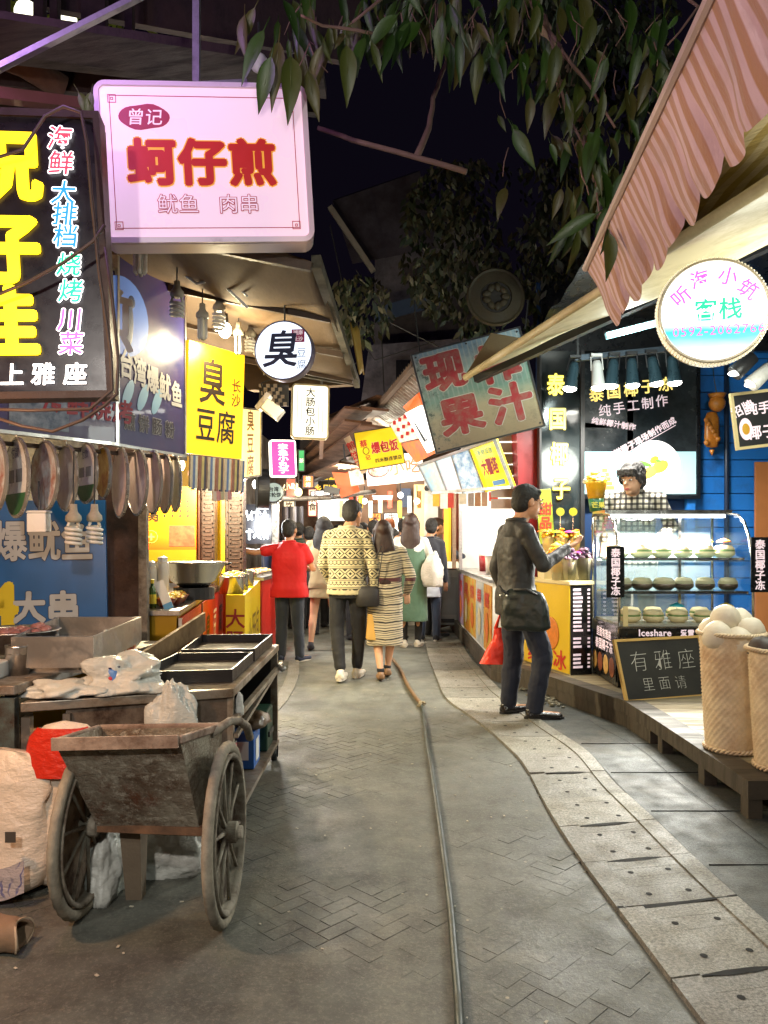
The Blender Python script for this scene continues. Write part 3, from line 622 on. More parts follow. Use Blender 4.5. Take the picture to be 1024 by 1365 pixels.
for x,y in ((-.69,3.43),(-.69,4.84)):
    m_=MB(); m_.box(x-.02,x+.02,y-.02,y+.02,.1,.688); l_=make('leg',m_,warm_steel,t,world=True)
    m_=MB(); m_.lathe([(.001,-.016),(.035,-.016),(.04,-.008),(.04,.008),(.035,.016),(.001,.016)],16,c=(x,y,.04),T=Matrix.Rotation(R(90),3,'Y')); m_.box(x-.024,x-.018,y-.015,y+.015,.03,.1);m_.box(x+.018,x+.024,y-.015,y+.015,.03,.1); make('caster',m_,black,l_,smooth=False)
m_=MB(); m_.hexa([V((-1.3,3.4,.11)),V((-.665,3.42,.11)),V((-.665,4.87,.11)),V((-1.3,4.87,.11))],[V((-1.3,3.4,.135)),V((-.665,3.42,.135)),V((-.665,4.87,.135)),V((-1.3,4.87,.135))]); make('lower_shelf',m_,warm_steel,t,world=True)
m_=MB(); m_.bar((-.655,3.35,.60),(-.655,4.9,.60),.025); m_.bar((-.655,3.40,.52),(-.655,4.85,.60),.018); make('side_rail',m_,warm_steel,t,world=True)
m_=MB(); m_.box(-1.3,-1.27,3.5,4.85,.14,.685); m_.box(-1.3,-.7,4.83,4.85,.14,.685); make('back_panel',m_,black,t,world=True)
m_=MB(); m_.tube([(-.65,4.72,.62),(-.62,4.70,.60),(-.61,4.68,.61)],.016,10); make('gas_valve',m_,oldsteel,t,smooth=True,world=True)
# two-part griddle
t=thing('griddle','black two part griddle tray with oily brown plates on the work table','griddle',(-.95,4.2,.73)); iron=mat('iron',(.022,.02,.02),rough=.4,metal=.5,var=.3,bump=.3)
oil=mat('oily_plate',C('#3f2d1c'),rough=.62,metal=.0,var=.45,vs=7,bump=.15,dirt=C('#1a120c'),da=.6,ds=5)
tray(t,[(-1.12,3.48,0),(-.70,3.55,0),(-.70,4.12,0),(-1.10,4.08,0)],.732,.79,.012,iron,oil,'near_plate')
tray(t,[(-1.09,4.13,0),(-.70,4.16,0),(-.70,4.83,0),(-1.14,4.80,0)],.732,.80,.012,iron,oil,'far_plate')
t=thing('wooden_board','worn wooden board leaning up along the griddle edge','board',(-1.2,4.3,.73)); b=MB(); b.bar((-1.22,3.85,.76),(-1.17,5.0,.86),.02,.12); make('board_plank',b,mat('board_wood',C('#86693f'),rough=.7,var=.35,dirt=C('#4a3520'),da=.4),t,world=True)
b=MB(); b.bar((-1.215,3.95,.735),(-1.21,3.95,.76),.03); make('board_foot',b,black,t,world=True)
# crumpled plastic bag on cart + can
def crumple(name,lab,cat,c,sx,sy,sz,mt,seed,pts=(34,22),pr=None,world=None,sharp=.35,group=None):
    t=thing(name,lab,cat,c,group=group); b=MB()
    def f(u,v):
        a=u*2*PI; ph=(v-.0)*PI; q=V((cos(a)*sin(ph),sin(a)*sin(ph),-cos(ph)))
        n=1+sharp*(noise.noise(q*1.6+V((seed,0,0))))+.20*abs(noise.noise(V((q.x*3.5+seed,q.y*3.5,q.z*1.5))))+.03*noise.noise(q*9)+.13*(.5-min(.5,abs(noise.noise(q*3.1+V((seed*2,0,5)))*2.2)))
        q=q*n; z=max(-.62,q.z)
        return (q.x*sx,q.y*sy,(z+.62)*sz)
    b.grid(f,*pts); make('bag_body',b,mt,t,smooth=True); return t
def bagmat(key,col,inkc=None,da=.3,ds=5,rough=.35):
    if key in MATS: return MATS[key]
    m=bpy.data.materials.new(key); MATS[key]=m; n=NT(m); co=n.co(); c=n.mix(n.noise(4,co),tuple(k*.8 for k in col),col)
    if inkc: 
        w_=n.nd('ShaderNodeTexWave'); w_.inputs['Scale'].default_value=9; w_.inputs['Distortion'].default_value=14; w_.inputs['Detail'].default_value=3; n.l.new(co,w_.inputs[0])
        f=n.m('MULTIPLY',n.ramp(w_.outputs[1],[(.84,0.0),(.88,.7)]),n.ramp(n.noise(5.5,co),[(.54,0.0),(.58,1.0)])); c=n.mix(f,c,inkc)
    n.set(n.b.inputs['Base Color'],c); n.b.inputs['Roughness'].default_value=rough; n.b.inputs['Coat Weight'].default_value=.4
    v=n.nd('ShaderNodeTexVoronoi'); v.feature='DISTANCE_TO_EDGE'; v.inputs['Scale'].default_value=5
    nn=n.nd('ShaderNodeTexNoise'); nn.inputs['Scale'].default_value=6; nn.inputs['Detail'].default_value=4; n.l.new(co,nn.inputs[0]); n.l.new(nn.outputs[1],v.inputs[0])
    n.bump(n.m('ADD',n.noise(7,n.co((1,1,2.5)),6,.65),n.m('MULTIPLY',v.outputs[0],.5)),.45,.03); return m
wb=bagmat('white_bag',C('#d2d3cc'))
t=crumple('plastic_bag','crumpled white plastic bag with black print lying on the work table','bag',V((-1.16,3.35,.735)),.19,.12,.085,wb,3,(110,60),sharp=.7)
crumple('plastic_bag','flat grey white plastic bag spread at the near left corner of the work table','bag',V((-1.36,3.24,.735)),.14,.09,.035,wb,8,(50,24),sharp=.8)
t=thing('drink_can','blue can with a dark lid beside the crumpled bag','can',V((-1.155,3.245,.735)));
if True:
    p=P(151,917,3.28); t.location=(p.x,3.28,.732); MW[t.name]=Matrix.Translation(t.location)
b=MB(); b.lathe([(.001,0),(.034,0),(.036,.004),(.036,.1),(.032,.108),(.001,.108)],28); make('can_body',b,mat('can_blue',C('#5b86c8'),rough=.3,var=.15,vs=20),t,smooth=True)
b=MB(); b.lathe([(.03,.108),(.032,.109),(.031,.118),(.001,.118)],24); b.lathe([(.001,.118),(.012,.118),(.012,.126),(.001,.126)],12); b.lathe([(.0362,0),(.037,0),(.037,.012),(.0362,.012)],28); make('can_lid',b,mat('can_dark',C('#1b2350'),rough=.3),t,smooth=False)
b=MB(); b.ell((0,-.036,.07),(.009,.002,.009),8,6); b.box(-.024,.024,-.0385,-.036,.045,.054); make('can_print',b,ink('#c23b46'),t)
# goods on lower shelf
t=thing('blue_box','blue carton with a white label on the lower shelf of the work table','box',V((-.78,4.2,.136))); b=MB(); b.box(-.12,.07,0,.2,0,.2); make('box_body',b,mat('box_blue',C('#2a62b0'),rough=.45),t,bevel=.004); b=MB(); b.box(.071,.073,.05,.15,.03,.15); b.box(-.03,.04,-.003,0,.05,.15); make('box_label',b,white,t)
t=thing('red_tin','small red tin beside the blue carton','tin',V((-.83,4.08,.136))); b=MB(); b.lathe([(.001,0),(.05,0),(.05,.17),(.045,.18),(.001,.18)],20); make('tin_body',b,mat('tin_red',C('#9b1f22'),rough=.35),t,smooth=True); b=MB(); b.lathe([(.046,.18),(.05,.181),(.05,.19),(.001,.19)],20); make('tin_lid',b,steel,t)
t=thing('green_crate','dark green bottle crate at the far end of the lower shelf','crate',V((-.78,4.55,.136))); b=MB(); b.box(-.12,.09,0,.22,0,.24); make('crate_body',b,mat('crate_green',C('#1d4030'),rough=.5),t,bevel=.01); b=MB(); b.box(.09,.1,.03,.19,.08,.11); make('crate_rim',b,black,t)
crumple('rag_bundle','dirty rag bundle on top of the shelf goods','rag',V((-.75,4.35,.34)),.09,.1,.05,bagmat('ragm',C('#5d4a38')),5,(24,14))
crumple('plastic_scrap','scrap of white plastic hanging at the corner of the work table','scrap',V((-.65,3.46,.60)),.018,.015,.06,wb,6,(18,12))
# --- two wheeled handcart ---
t=thing('handcart','rusty two wheeled metal handcart standing empty in the foreground','handcart',(-.85,2.85,0))
hubm=mat('muddy_hub',C('#968f80'),rough=.8,var=.3,vs=12,bump=.7,dirt=C('#4a3020'),da=.4,ds=9)
def tubmat():
    m=bpy.data.materials.new('cement_tub'); n=NT(m); co=n.co()
    c=n.mix(n.ramp(n.noise(3.5,co,9,.7),[(.4,0.0),(.62,1.0)]),C('#b0a692'),C('#745a44')); c=n.mix(n.ramp(n.noise(26,co,9,.8),[(.5,0.0),(.6,.9)]),c,C('#c9bfac')); c=n.mix(n.ramp(n.noise(7,n.co((1,1,.5)),9,.8),[(.56,0.0),(.68,1.0)]),c,C('#7d3f1e'))
    n.set(n.b.inputs['Base Color'],c); n.b.inputs['Roughness'].default_value=.8; n.bump(n.m('ADD',n.noise(14,co,10,.75),n.m('MULTIPLY',n.noise(48,co,4,.7),.5)),1.0,.035); return m
tm=tubmat(); rim_=mat('tub_rim',C('#a58f7e'),rough=.7,var=.3,vs=6,bump=.6,dirt=C('#5b4436'),da=.5,ds=8)
T4=[V((-1.115,2.60,.70)),V((-.685,2.58,.715)),V((-.635,3.02,.655)),V((-1.13,3.05,.64))]
B4=[V((-1.055,2.86,.30)),V((-.675,2.84,.29)),V((-.655,3.02,.32)),V((-1.05,3.05,.32))]
m_=MB(); th=.015
for i in range(4):
    j=(i+1)%4; cen=sum(T4,V())/4; cb=sum(B4,V())/4
    a,b_=T4[i],T4[j]; c2,d2=B4[i],B4[j]
    N=10; K=8
    def S(u,v,off):
        p_=(a*(1-u)+b_*u)*(1-v)+(c2*(1-u)+d2*u)*v; q_=cen*(1-v)+cb*v
        nn=(b_-a).cross(c2-a).normalized(); 
        if nn.dot(q_-p_)<0: nn=-nn
        bulge=.008*noise.noise(p_*9)
        return p_+nn*(off+bulge*sin(PI*u)*sin(PI*v))
    m_.grid(lambda u,v:S(u,v,0),N,K); m_.grid(lambda u,v:S(u,v,th),N,K)
cen=sum(B4,V())/4; m_.hexa(B4,[p+V((0,0,.012)) for p in B4])
make('tub',m_,tm,t,world=True)
m_=MB()
for i in range(4):
    a,b_=T4[i],T4[(i+1)%4]; m_.bar(a,b_,.018,.028)
make('tub_rim',m_,rim_,t,world=True,bevel=.006)
m_=MB(); m_.bar(T4[0]+V((0,-.02,-.0)),T4[1]+V((0,-.02,0)),.010,.042); make('rim_lip',m_,rim_,t,world=True)
m_=MB(); m_.tube([T4[2]+V((-.02,-.12,.0)),T4[2]+V((.03,.0,.02)),T4[2]+V((.055,.05,.01)),T4[2]+V((.075,.12,-.03)),T4[2]+V((.07,.22,-.10))],.017,12); make('push_handle',m_,hubm,t,smooth=True,world=True)
tyre=mat('tyre',C('#6a6458'),rough=.9,var=.3,vs=10,bump=.6,dirt=C('#a39a88'),da=.6,ds=6)
RW=.322
for wx,wy,lean in ((-1.105,2.865,.015),(-.575,2.80,-.02)):
    Mw=Matrix.Translation((wx,wy,RW))@Matrix.Rotation(lean,4,'Y')@Matrix.Rotation(R(90),4,'Y')
    wdg=bpy.data.objects.new('wheel',None); 
    # wheel: hub mesh is the part, tyre, rim, spokes are its pieces
    m_=MB(); m_.lathe([(.001,-.06),(.022,-.06),(.024,-.045),(.038,-.04),(.038,.04),(.024,.045),(.022,.06),(.001,.06)],20,T=Mw.to_3x3(),c=Mw.translation); hub=make('wheel',m_,hubm,t,smooth=False,world=True)
    m_=MB(); prof=[]; 
    n=72; vs=[]; K=12
    for i in range(n):
        a=2*PI*i/n
        for k in range(K):
            b_=2*PI*k/K; rr=.300+ .022*cos(b_); zz=.0195*sin(b_)
            if cos(b_)>.3: rr+=.0022*(1 if i%2 else -1)
            vs.append(Mw@V((rr*cos(a),rr*sin(a),zz)))
    m_.add(vs,[(i*K+k,i*K+(k+1)%K,((i+1)%n)*K+(k+1)%K,((i+1)%n)*K+k) for i in range(n) for k in range(K)]); make('tyre',m_,tyre,hub,smooth=True)
    m_=MB(); m_.lathe([(.262,-.02),(.276,-.024),(.28,-.018),(.272,0),(.28,.018),(.276,.024),(.262,.02),(.258,0),(.262,-.02)],56,T=Mw.to_3x3(),c=Mw.translation); make('rim',m_,hubm,hub,smooth=True)
    for k in range(10):
        a=2*PI*k/10+.1; m_=MB(); p=Mw@V((.03*cos(a),.03*sin(a),0)); q=Mw@V((.264*cos(a),.264*sin(a),0)); mid=(p+q)/2
        m_.tube([p,mid,q],[.010,.0055,.0075],8); make('spoke',m_,hubm,hub,smooth=True)
m_=MB(); m_.bar((-1.1,2.86,RW),(-.58,2.81,RW),.03); make('axle',m_,rust,t,world=True)
m_=MB(); m_.hexa([V((-.99,2.95,0)),V((-.93,2.95,0)),V((-.93,3.0,0)),V((-.99,3.0,0))],[V((-1.0,2.9,.31)),V((-.92,2.9,.31)),V((-.92,3.0,.31)),V((-1.0,3.0,.31))]); make('support_leg',m_,mat('leg_dirty',C('#7b6c5a'),rough=.8,bump=.5),t,world=True)
# --- sacks and bags ---
sk=bagmat('sack_cream',C('#e5d6c2'),None,rough=.35); sk2=bagmat('sack_tan',C('#b09a80'),None)
def sack(lab,c,w_,h_,dp,mt,seed,lean=0,rz=0,prints=()):
    t=thing('sack',lab,'sack',c,rz,group='woven plastic sacks beside the handcart'); b=MB()
    def f(u,v):
        a=u*2*PI; env=(1-abs(2*v-1)**7)**.4; prof=env*(1.0-.10*v+.05*sin(v*9+seed)); ca,sa=cos(a),sin(a); ca=math.copysign(abs(ca)**.72,ca); sa=math.copysign(abs(sa)**.8,sa)
        q=V((ca*w_*prof,sa*dp*(env*(1.02-.72*v)),0)); n=noise.noise(V((q.x*7,v*4,seed+sin(a))))*.05+.055*abs(noise.noise(V((q.x*13+v*6,v*5,seed))))+.010*noise.noise(V((q.x*30,v*14,seed)))
        return (q.x*(1+n*3)+lean*v,q.y*(1+n*4)+n*.5,v*h_)
    b.grid(f,48,34); make('sack_body',b,mt,t,smooth=True); return t
s1=sack('large cream sack with grey print at the left edge, blue waves at its foot',V((-1.50,3.02,.01)),.20,.56,.13,sk,1)
b=MB(); b.grid(lambda u,v:(-.19+.36*u,-.135-.004*sin(u*8),.03+.10*v+.03*u),12,3)
def sackfront(x,z):
    return -.158
def sackfront_(x,z):  # y on the front
    v=z/.56; env=(1-abs(2*v-1)**5)**.45; xx=min(.99,abs(x)/(.2*env*(1-.25*v)+1e-6)); return -.13*env*(1-.55*v)*math.sqrt(max(0,1-xx*xx))-.022
b=MB(); b.grid(lambda u,v:(-.15+.31*u,sackfront(-.15+.31*u,.05+.12*v+.02*sin(u*7)),.05+.12*v+.02*sin(u*7)),16,6)
wavem=bagmat('sack_wave',C('#c2b6b6'),C('#2c3c86')); 
make('wave_print',b,wavem,s1,smooth=True)
gi=ink('#4a453f')
txt(s1,'专用粉',0,0,.05,gi,off=.01,z=0,vert=True,T=Matrix.Translation((-.04,-.166,.36))@Matrix.Rotation(R(84),4,'X'),name='sack_print'); txt(s1,'Mill',0,0,.09,gi,off=.0,z=0,T=Matrix.Translation((-.12,-.168,.34))@Matrix.Rotation(R(84),4,'X'),rot=R(-90),name='sack_print')
b=MB(); b.box(.09,.13,-.16,-.158,.25,.29); make('label_print',b,gi,s1)
s2=sack('brown sack standing behind the cream one against the table',V((-1.40,3.22,.01)),.17,.60,.10,sk2,4)
s3=sack('tan sack slumped at the far left edge behind the cream one',V((-1.72,3.2,.01)),.18,.66,.12,sk2,6,.04)
t=sack('sack with a bright red top behind the handcart wheel',V((-1.27,3.06,.01)),.14,.66,.09,sk,9); 
b=MB(); 
def rtop(u,v):
    a=-PI+u*PI*1.0; x=cos(a); x=math.copysign(abs(x)**.72,x); z=.45+.19*v; v2=z/.66; env=(1-abs(2*v2-1)**7)**.4; return (x*.14*env*1.05,-.02+sin(a)*.10*(1.02-.6*v2)+.006*noise.noise(V((x*6,z*20,0))),z)
b.grid(rtop,14,5); make('red_print',b,bagmat('sack_red',C('#d8321c'),None),t,smooth=True)
crumple('white_bag','white bag of scraps under the handcart, behind its right wheel','bag',V((-.93,3.22,.0)),.17,.12,.17,wb,21,(80,46),group='white bags under the handcart')
crumple('white_bag','thin white bag lying between the handcart leg and its left wheel','bag',V((-1.10,3.02,.0)),.09,.14,.15,wb,22,(70,42),group='white bags under the handcart')
crumple('white_bag','white bag sticking up behind the handcart rim','bag',V((-.92,3.3,.42)),.10,.05,.22,wb,25,(70,42),group='white bags under the handcart')
t=thing('paper_tube','crushed brown paper tube lying at the lower left edge','tube',(0,0,0)); b=MB()
A=G(-40,1238,.06); B=G(30,1247,.055); 
b.grid(lambda u,v:(A+(B-A)*v+V((0,.0,0))+V((0.012*cos(u*2*PI*2),.062*cos(u*2*PI),.055*sin(u*2*PI)*(1+.12*sin(u*2*PI*2+v*2))))+V((.006*noise.noise(V((u*6,v*3,0))),0,.012*noise.noise(V((u*5,v*4,1)))))),40,14)
make('tube_body',b,mat('kraft',C('#8a735c'),rough=.7,var=.3,vs=8,bump=.4),t,smooth=True,world=True,solid=.008)
b=MB(); b.grid(lambda u,v:(A+(B-A)*(.97+.035*v)+V((0.012*cos(u*2*PI*2),.066*cos(u*2*PI),.059*sin(u*2*PI)*(1+.12*sin(u*2*PI*2+2))))),40,1); make('tube_rim',b,mat('torn_paper',C('#b9a68c'),rough=.8),t,world=True,solid=.006)
# ================= LEFT: YELLOW STALL =================
def roundsign(name,label,px,py,rpx,d,facecol,em,yaw=0,edge=None,th=.07,group=None):
    c=P(px,py,d); r=rpx*d/F; M=Matrix.Translation(c)@Matrix.Rotation(yaw,4,'Z')@Matrix.Rotation(R(90),4,'X')
    t=thing(name,label,'sign',M=M,group=group); ed=edge or mat('sign_edge',C('#57506a'),rough=.4,metal=.3)
    b=MB(); b.lathe([(.001,-th),(r,-th),(r,0),(r*.985,.008),(r*.95,.008),(r*.945,0),(.001,0)],48); make('sign_case',b,ed,t)
    b=MB(); b.lathe([(.001,.001),(r*.943,.001),(r*.943,.004),(.001,.004)],48); make('sign_face',b,lit('face_'+name+label[:12],facecol,em),t)
    return t,r
M,W,H=fr(P(248,604,4.68),P(322,612,5.1),P(258,455,4.68))
ylw=mat('yellow_sign',C('#e8b908'),rough=.4,var=.1,bump=.02,em=.9,emc=C('#ffc81a'))  # bulb light falling on the board is put in as emission
s=thing('yellow_sign','yellow tofu sign board, bulb light put in as a glow, above the striped fringe','sign',M=M)
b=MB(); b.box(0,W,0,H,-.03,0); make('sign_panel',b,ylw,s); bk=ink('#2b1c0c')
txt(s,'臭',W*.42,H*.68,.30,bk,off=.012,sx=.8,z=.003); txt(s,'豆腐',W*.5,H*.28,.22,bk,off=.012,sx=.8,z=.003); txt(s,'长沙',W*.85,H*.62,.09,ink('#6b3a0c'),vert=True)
M2=M@Matrix.Translation((.02,-.21,.02))
s=thing('striped_fringe','fringe of narrow coloured menu slats hanging under the yellow sign','fringe',M=M2)
sc_=[C(h) for h in ('#d9c7aa','#6a7fab','#e8e2d0','#9a6a5a','#cfbe7a','#59505a')]
for i in range(20):
    b=MB(); x=W*(i/20.)+.0; b.box(x,x+W/20*.86,-.012*(i%2),.20,-.012-.004*(i%3),.0-.004*(i%3)); make('slat',b,mat('slat_%d'%(i%6),sc_[i%6],rough=.5,var=.35,vs=25,bump=.05),s)
M,W,H=fr(P(283,668,5.6),P(308,666,5.9),P(283,650,5.6))
s=thing('small_card_fringe','short row of pale pink and white cards beside the carved columns','fringe',M=M)
for i in range(5): b=MB(); b.box(W*i/5,W*(i+.85)/5,0,H,0,.01); make('card',b,mat('cardc_%d'%(i%3),(C('#e5d5cf'),C('#d08f9a'),C('#c9c2a5'))[i%3],rough=.6),s)
# trapezoid glowing sign
M,W,H=fr(P(318,638,5.9),P(347,633,6.5),P(322,545,5.9)); s=thing('box_sign','tall glowing yellow white box sign seen edge on, behind the yellow sign','sign',M=M)
b=MB(); b.box(0,W,0,H,-.12,0); make('sign_panel',b,lit('trap_face',C('#ffd98a'),1.35,var=.25),s); txt(s,'臭豆腐',W*.5,H*.5,.17,ink('#c98a1a'),vert=True,sx=1.2); b=MB(); frame(b,-.01,-.01,W+.01,H+.01,.014,-.13,.01); make('sign_frame',b,oldsteel,s)
slab('sign_top',[(322,545),(330,520),(362,530),(352,560)],[5.9,5.9,6.4,6.5],lit('trap_top',C('#e8a628'),.5),s,(0,.02,0)) if False else None
s,r=roundsign('round_sign','round white sign with a big black brush character hanging from the brown awning',378,467,40,4.35,C('#dfeaff'),1.15,yaw=R(-6))
nv=ink('#1b2350'); txt(s,'臭',-r*.12,r*.05,r*1.28,nv,off=.02,z=.006,shear=.16,sx=.95); txt(s,'豆腐',r*.62,-r*.30,r*.33,ink('#2b4a68'),vert=True,off=0,z=.006,sp=1.2)
b=MB(); b.box(r*.28,r*.72,r*.25,r*.68,.0042,.0052); make('seal_print',b,ink('#b32a6a'),s); txt(s,['湖南','长沙'][0],r*.5,r*.57,r*.17,wh,z=.006); txt(s,'长沙',r*.5,r*.36,r*.17,wh,z=.006)
b=MB(); b.tube([(0,r,-.03),(.0,r+.1,-.03),(-.02,r+.35,-.03)],.005,6); make('hanging_chain',b,black,s)
M,W,H=fr(P(389,583,6.5),P(437,585,6.55),P(391,512,6.5)); s=thing('white_light_box','white light box with a column of dark characters between two sausage outlines','sign',M=M)
b=MB(); b.poly(rrect(W,H,.03),-.06,0); make('box_shell',b,lit('wlb',C('#fff6df'),1.15),s); b=MB(); o1=rrect(W,H,.03,i=-.008); o2=rrect(W,H,.03,i=.006)
for k in range(len(o1)):
    l=(k+1)%len(o1); b.hexa([(*o1[k],-.06),(*o1[l],-.06),(*o2[l],-.06),(*o2[k],-.06)],[(*o1[k],.004),(*o1[l],.004),(*o2[l],.004),(*o2[k],.004)])
make('box_rim',b,mat('cream_rim',C('#d9c9a0'),rough=.4),s)
txt(s,'大肠包小肠',W*.5,H*.5,.082,ink('#3a3226'),off=.012,vert=True,sp=1.0)
for x,col,y0,y1 in ((W*.2,'#d9c79a',.30,.92),(W*.79,'#e07a5a',.08,.68)):
    b=MB(); w2=.018; b.tube([(x-w2,H*y0+w2,.004),(x-w2,H*y1-w2,.004),(x,H*y1,.004),(x+w2,H*y1-w2,.004),(x+w2,H*y0+w2,.004),(x,H*y0,.004)],.0022,5,closed=True); make('outline_print',b,ink(col),s)
b=MB(); b.tube([(W*.8,H,-.03),(W*.8,H+.06,-.03)],.012); b.bar((W*.1,H+.05,-.03),(-.25,H+.18,-.03),.02); make('hanging_bracket',b,oldsteel,s)
b=MB(); b.bar(P(430,565,7.2),P(428,610,9),.04); tag(make('roof_post',b,mat('rustpost',C('#7a5a48'),rough=.7)),'reddish post behind the white light box','post')
M,W,H=fr(P(361,636,8),P(396,636,8.1),P(357,586,8)); s=thing('pink_sign','pink sign with a white border and white script beside the white light box','sign',M=M)
b=MB(); b.poly(rrect(W,H,.03),-.05,0); make('box_shell',b,lit('pinkrim',(1,.97,.98),.95),s); b=MB(); b.poly(rrect(W,H,.02,i=.018),.001,.003); make('face_panel',b,lit('pinkface',C('#d8367e'),.95),s); 
txt(s,'章鱼小丸子',W*.5,H*.5,.062,lit('pinktxt',(1,1,1),1.1),vert=True,z=.005,off=.03,sx=1.8,sp=1.0)
s,r=roundsign('round_sign','small round black rimmed sign below the pink sign',365,656,13,9,C('#a9b8ae'),.8,edge=blackp); txt(s,'台湾',0,r*.3,r*.5,ink('#16261e'),off=.04,z=.006); txt(s,'车轮饼',0,-r*.28,r*.5,ink('#16261e'),off=.04,z=.006)
s,r=roundsign('edge_sign','dark round sign seen nearly edge on beside the neon board',343,652,27,8.6,C('#3a454c'),.3,yaw=R(-76),edge=blackp,th=.12)
# floodlight + checker vent
t=thing('floodlight','grey floodlight tilted under the round tofu sign','lamp',P(362,545,6.0)); Rm=Matrix.Rotation(R(38),4,'Y')
b=MB(); b.box(-.09,.09,-.04,.06,-.05,.05,T=Rm); b.box(-.1,-.06,-.06,.07,-.07,.08,T=Rm); make('lamp_body',b,steel,t); b=MB(); b.box(-.07,.08,-.047,-.043,-.04,.04,T=Rm); make('lamp_glass',b,lit('flood_glass',C('#fff0b0'),.9),t); b=MB(); b.tube([(-.05,0,.06),(-.08,0,.2),(.05,0,.25)],.006); make('lamp_bracket',b,black,t)
t=thing('perforated_panel','checkered perforated panel between the box sign and the round sign','panel',P(360,512,6.3)); b=MB(); 
for i in range(6):
    for j in range(6):
        p=V(((i-3)*.03+.01*j,0,-j*.03+ .0*i)); 
        if (i+j)%2==0: b.box(p.x,p.x+.028,-.01,.01,p.z-.028,p.z)
b2=MB(); b2.box(-.09,.15,.012,.02,-.18,.0); make('panel_back',b2,black,t); make('panel_squares',b,mat('check',C('#b5a48e'),rough=.4),t)['kind']='stuff'
# stall counter 1
yb=mat('yellow_sheet',C('#b08a1e'),rough=.35,metal=.3,var=.2,vs=3,bump=.05); redp=mat('red_panel',C('#c42a1e'),rough=.4,var=.15,bump=.05)
t=thing('stall_counter','tofu stall counter with red poster panels and a yellow steel end','counter',(-1.6,6,0))
fl=(-1.29,4.8); fb=(-1.68,8.0)
def cx_(y,off=0): return fl[0]+(fb[0]-fl[0])*(y-4.8)/3.2+off
m_=MB(); m_.poly([(-2.2,4.82),(-1.30,4.82),(cx_(8)-.01,8.0),(-2.6,8.0)],.05,.92); make('counter_body',m_,yb,t,world=True)
m_=MB(); m_.poly([(-2.2,4.79),(-1.275,4.79),(cx_(8)+.02,8.0),(-2.6,8.0)],.92,.95); make('countertop',m_,steel,t,world=True)
for k,(y0,y1,tx) in enumerate(((4.85,5.95,'长沙臭'),(6.02,7.9,'臭豆腐'))):
    p=V((cx_(y0)+.004,y0,.12)); q=V((cx_(y1)+.004,y1,.12)); M,W,H=fr(p,q,p+V((0,0,.78))); 
    pn=MB(); pn.box(0,W,.22,H,0,.012,T=M); o=make('poster_panel',pn,redp,t,world=True); pn=MB(); pn.box(0,W,0,.22,0,.011,T=M); make('poster_foot',pn,mat('yp',C('#d9a818'),rough=.4),o)
    for i,ch in enumerate(tx): txt(o,ch,W*(.2+.3*i),.52,.30,(ink('#2a0f0a') if i!=1 else ink('#f2e0d0')),off=.02,z=.016,T=M,sx=1.0,shear=.2)
    pn=MB(); pn.box(W*.3,W*.7,.06,.19,.0115,.0135,T=M); make('photo_print',pn,mat('foodphoto',C('#6b4a2a'),rough=.4,var=.6,vs=22,dirt=C('#c9a060'),da=.6,ds=15),o)
    pn=MB(); pn.box(-.03,-.005,0,H,0,.02,T=M); make('steel_edge',pn,steel,t,world=True)
t=thing('yellow_stand','yellow box stand lettered in red with steel food pots on top','stand',(-1.3,6.5,0))
m_=MB(); m_.poly([(-1.275,6.2),(-1.122,6.2),(-1.385,8.6),(-1.56,8.6)],.04,.95); ysh=mat('yellow_vinyl',C('#e0c010'),rough=.4,var=.1,bump=.05); make('stand_body',m_,ysh,t,world=True)
txt(t,'大肠包小',0,0,.165,ink('#8f1d14'),off=.012,vert=True,T=MW[t.name].inverted()@fr(V((-1.198,6.198,.50)),V((-1.0,6.198,.50)),V((-1.198,6.198,1)))[0])
Ms=fr(V((-1.122,6.2,.10)),V((-1.385,8.6,.10)),V((-1.122,6.2,.9)))[0]
txt(t,'小肠包',1.2,.42,.42,ink('#6b4a10'),off=.0,z=.006,T=MW[t.name].inverted()@Ms,sx=1.4)
steelb=mat('pot_steel',(.6,.58,.55),rough=.22,metal=1,var=.1,bump=.03)
def foodpile(t,c,r,h,n,cols,zs=1,sz=.02):
    for kk,col in enumerate(cols):
        b=MB()
        for i in range(n):
            a=rnd.random()*6.3; r_=rnd.random()**.5*r; Rr=Matrix.Rotation(rnd.random()*6,4,'Z')@Matrix.Rotation(rnd.uniform(-.5,.5),4,'X')
            b.ell((c[0]+r_*cos(a),c[1]+r_*sin(a),c[2]+h*(1-(r_/r)**2)*rnd.uniform(.5,1)),(sz*rnd.uniform(.7,1.6),sz*.6,sz*.5),7,4,T=Rr)
        o=make('food_pieces',b,mat('food_'+col,C('#'+col),rough=.35,var=.35,vs=30),t,smooth=True); o['kind']='stuff'
for (x,y,r,lab) in ((-1.26,6.36,.10,'steel pot of fried food at the near end of the yellow stand'),(-1.33,6.85,.12,'second steel pot of fried food on the yellow stand'),(-1.40,7.5,.13,'third steel pot of fried food farther back on the yellow stand')):
    t=thing('food_pot',lab,'pot',(x,y,.951),group='food pots on the yellow stand'); b=MB(); b.lathe([(.001,0),(r,0),(r,.135),(r+.008,.14),(r+.004,.145),(r-.006,.14),(r-.01,.02),(.001,.02)],28); make('pot_body',b,steelb,t,smooth=True); foodpile(t,(0,0,.13),r*.85,.035,22,('d9b060','a8601e','e8dca8','5b7a2a'))
t=thing('wok','large round steel wok on the tofu counter','wok',(-1.42,5.75,1.02)); b=MB(); b.lathe([(.001,0),(.08,.008),(.17,.07),(.235,.2),(.245,.205),(.24,.212),(.228,.2),(.165,.08),(.07,.02),(.001,.012)],40); make('wok_body',b,steelb,t,smooth=True)
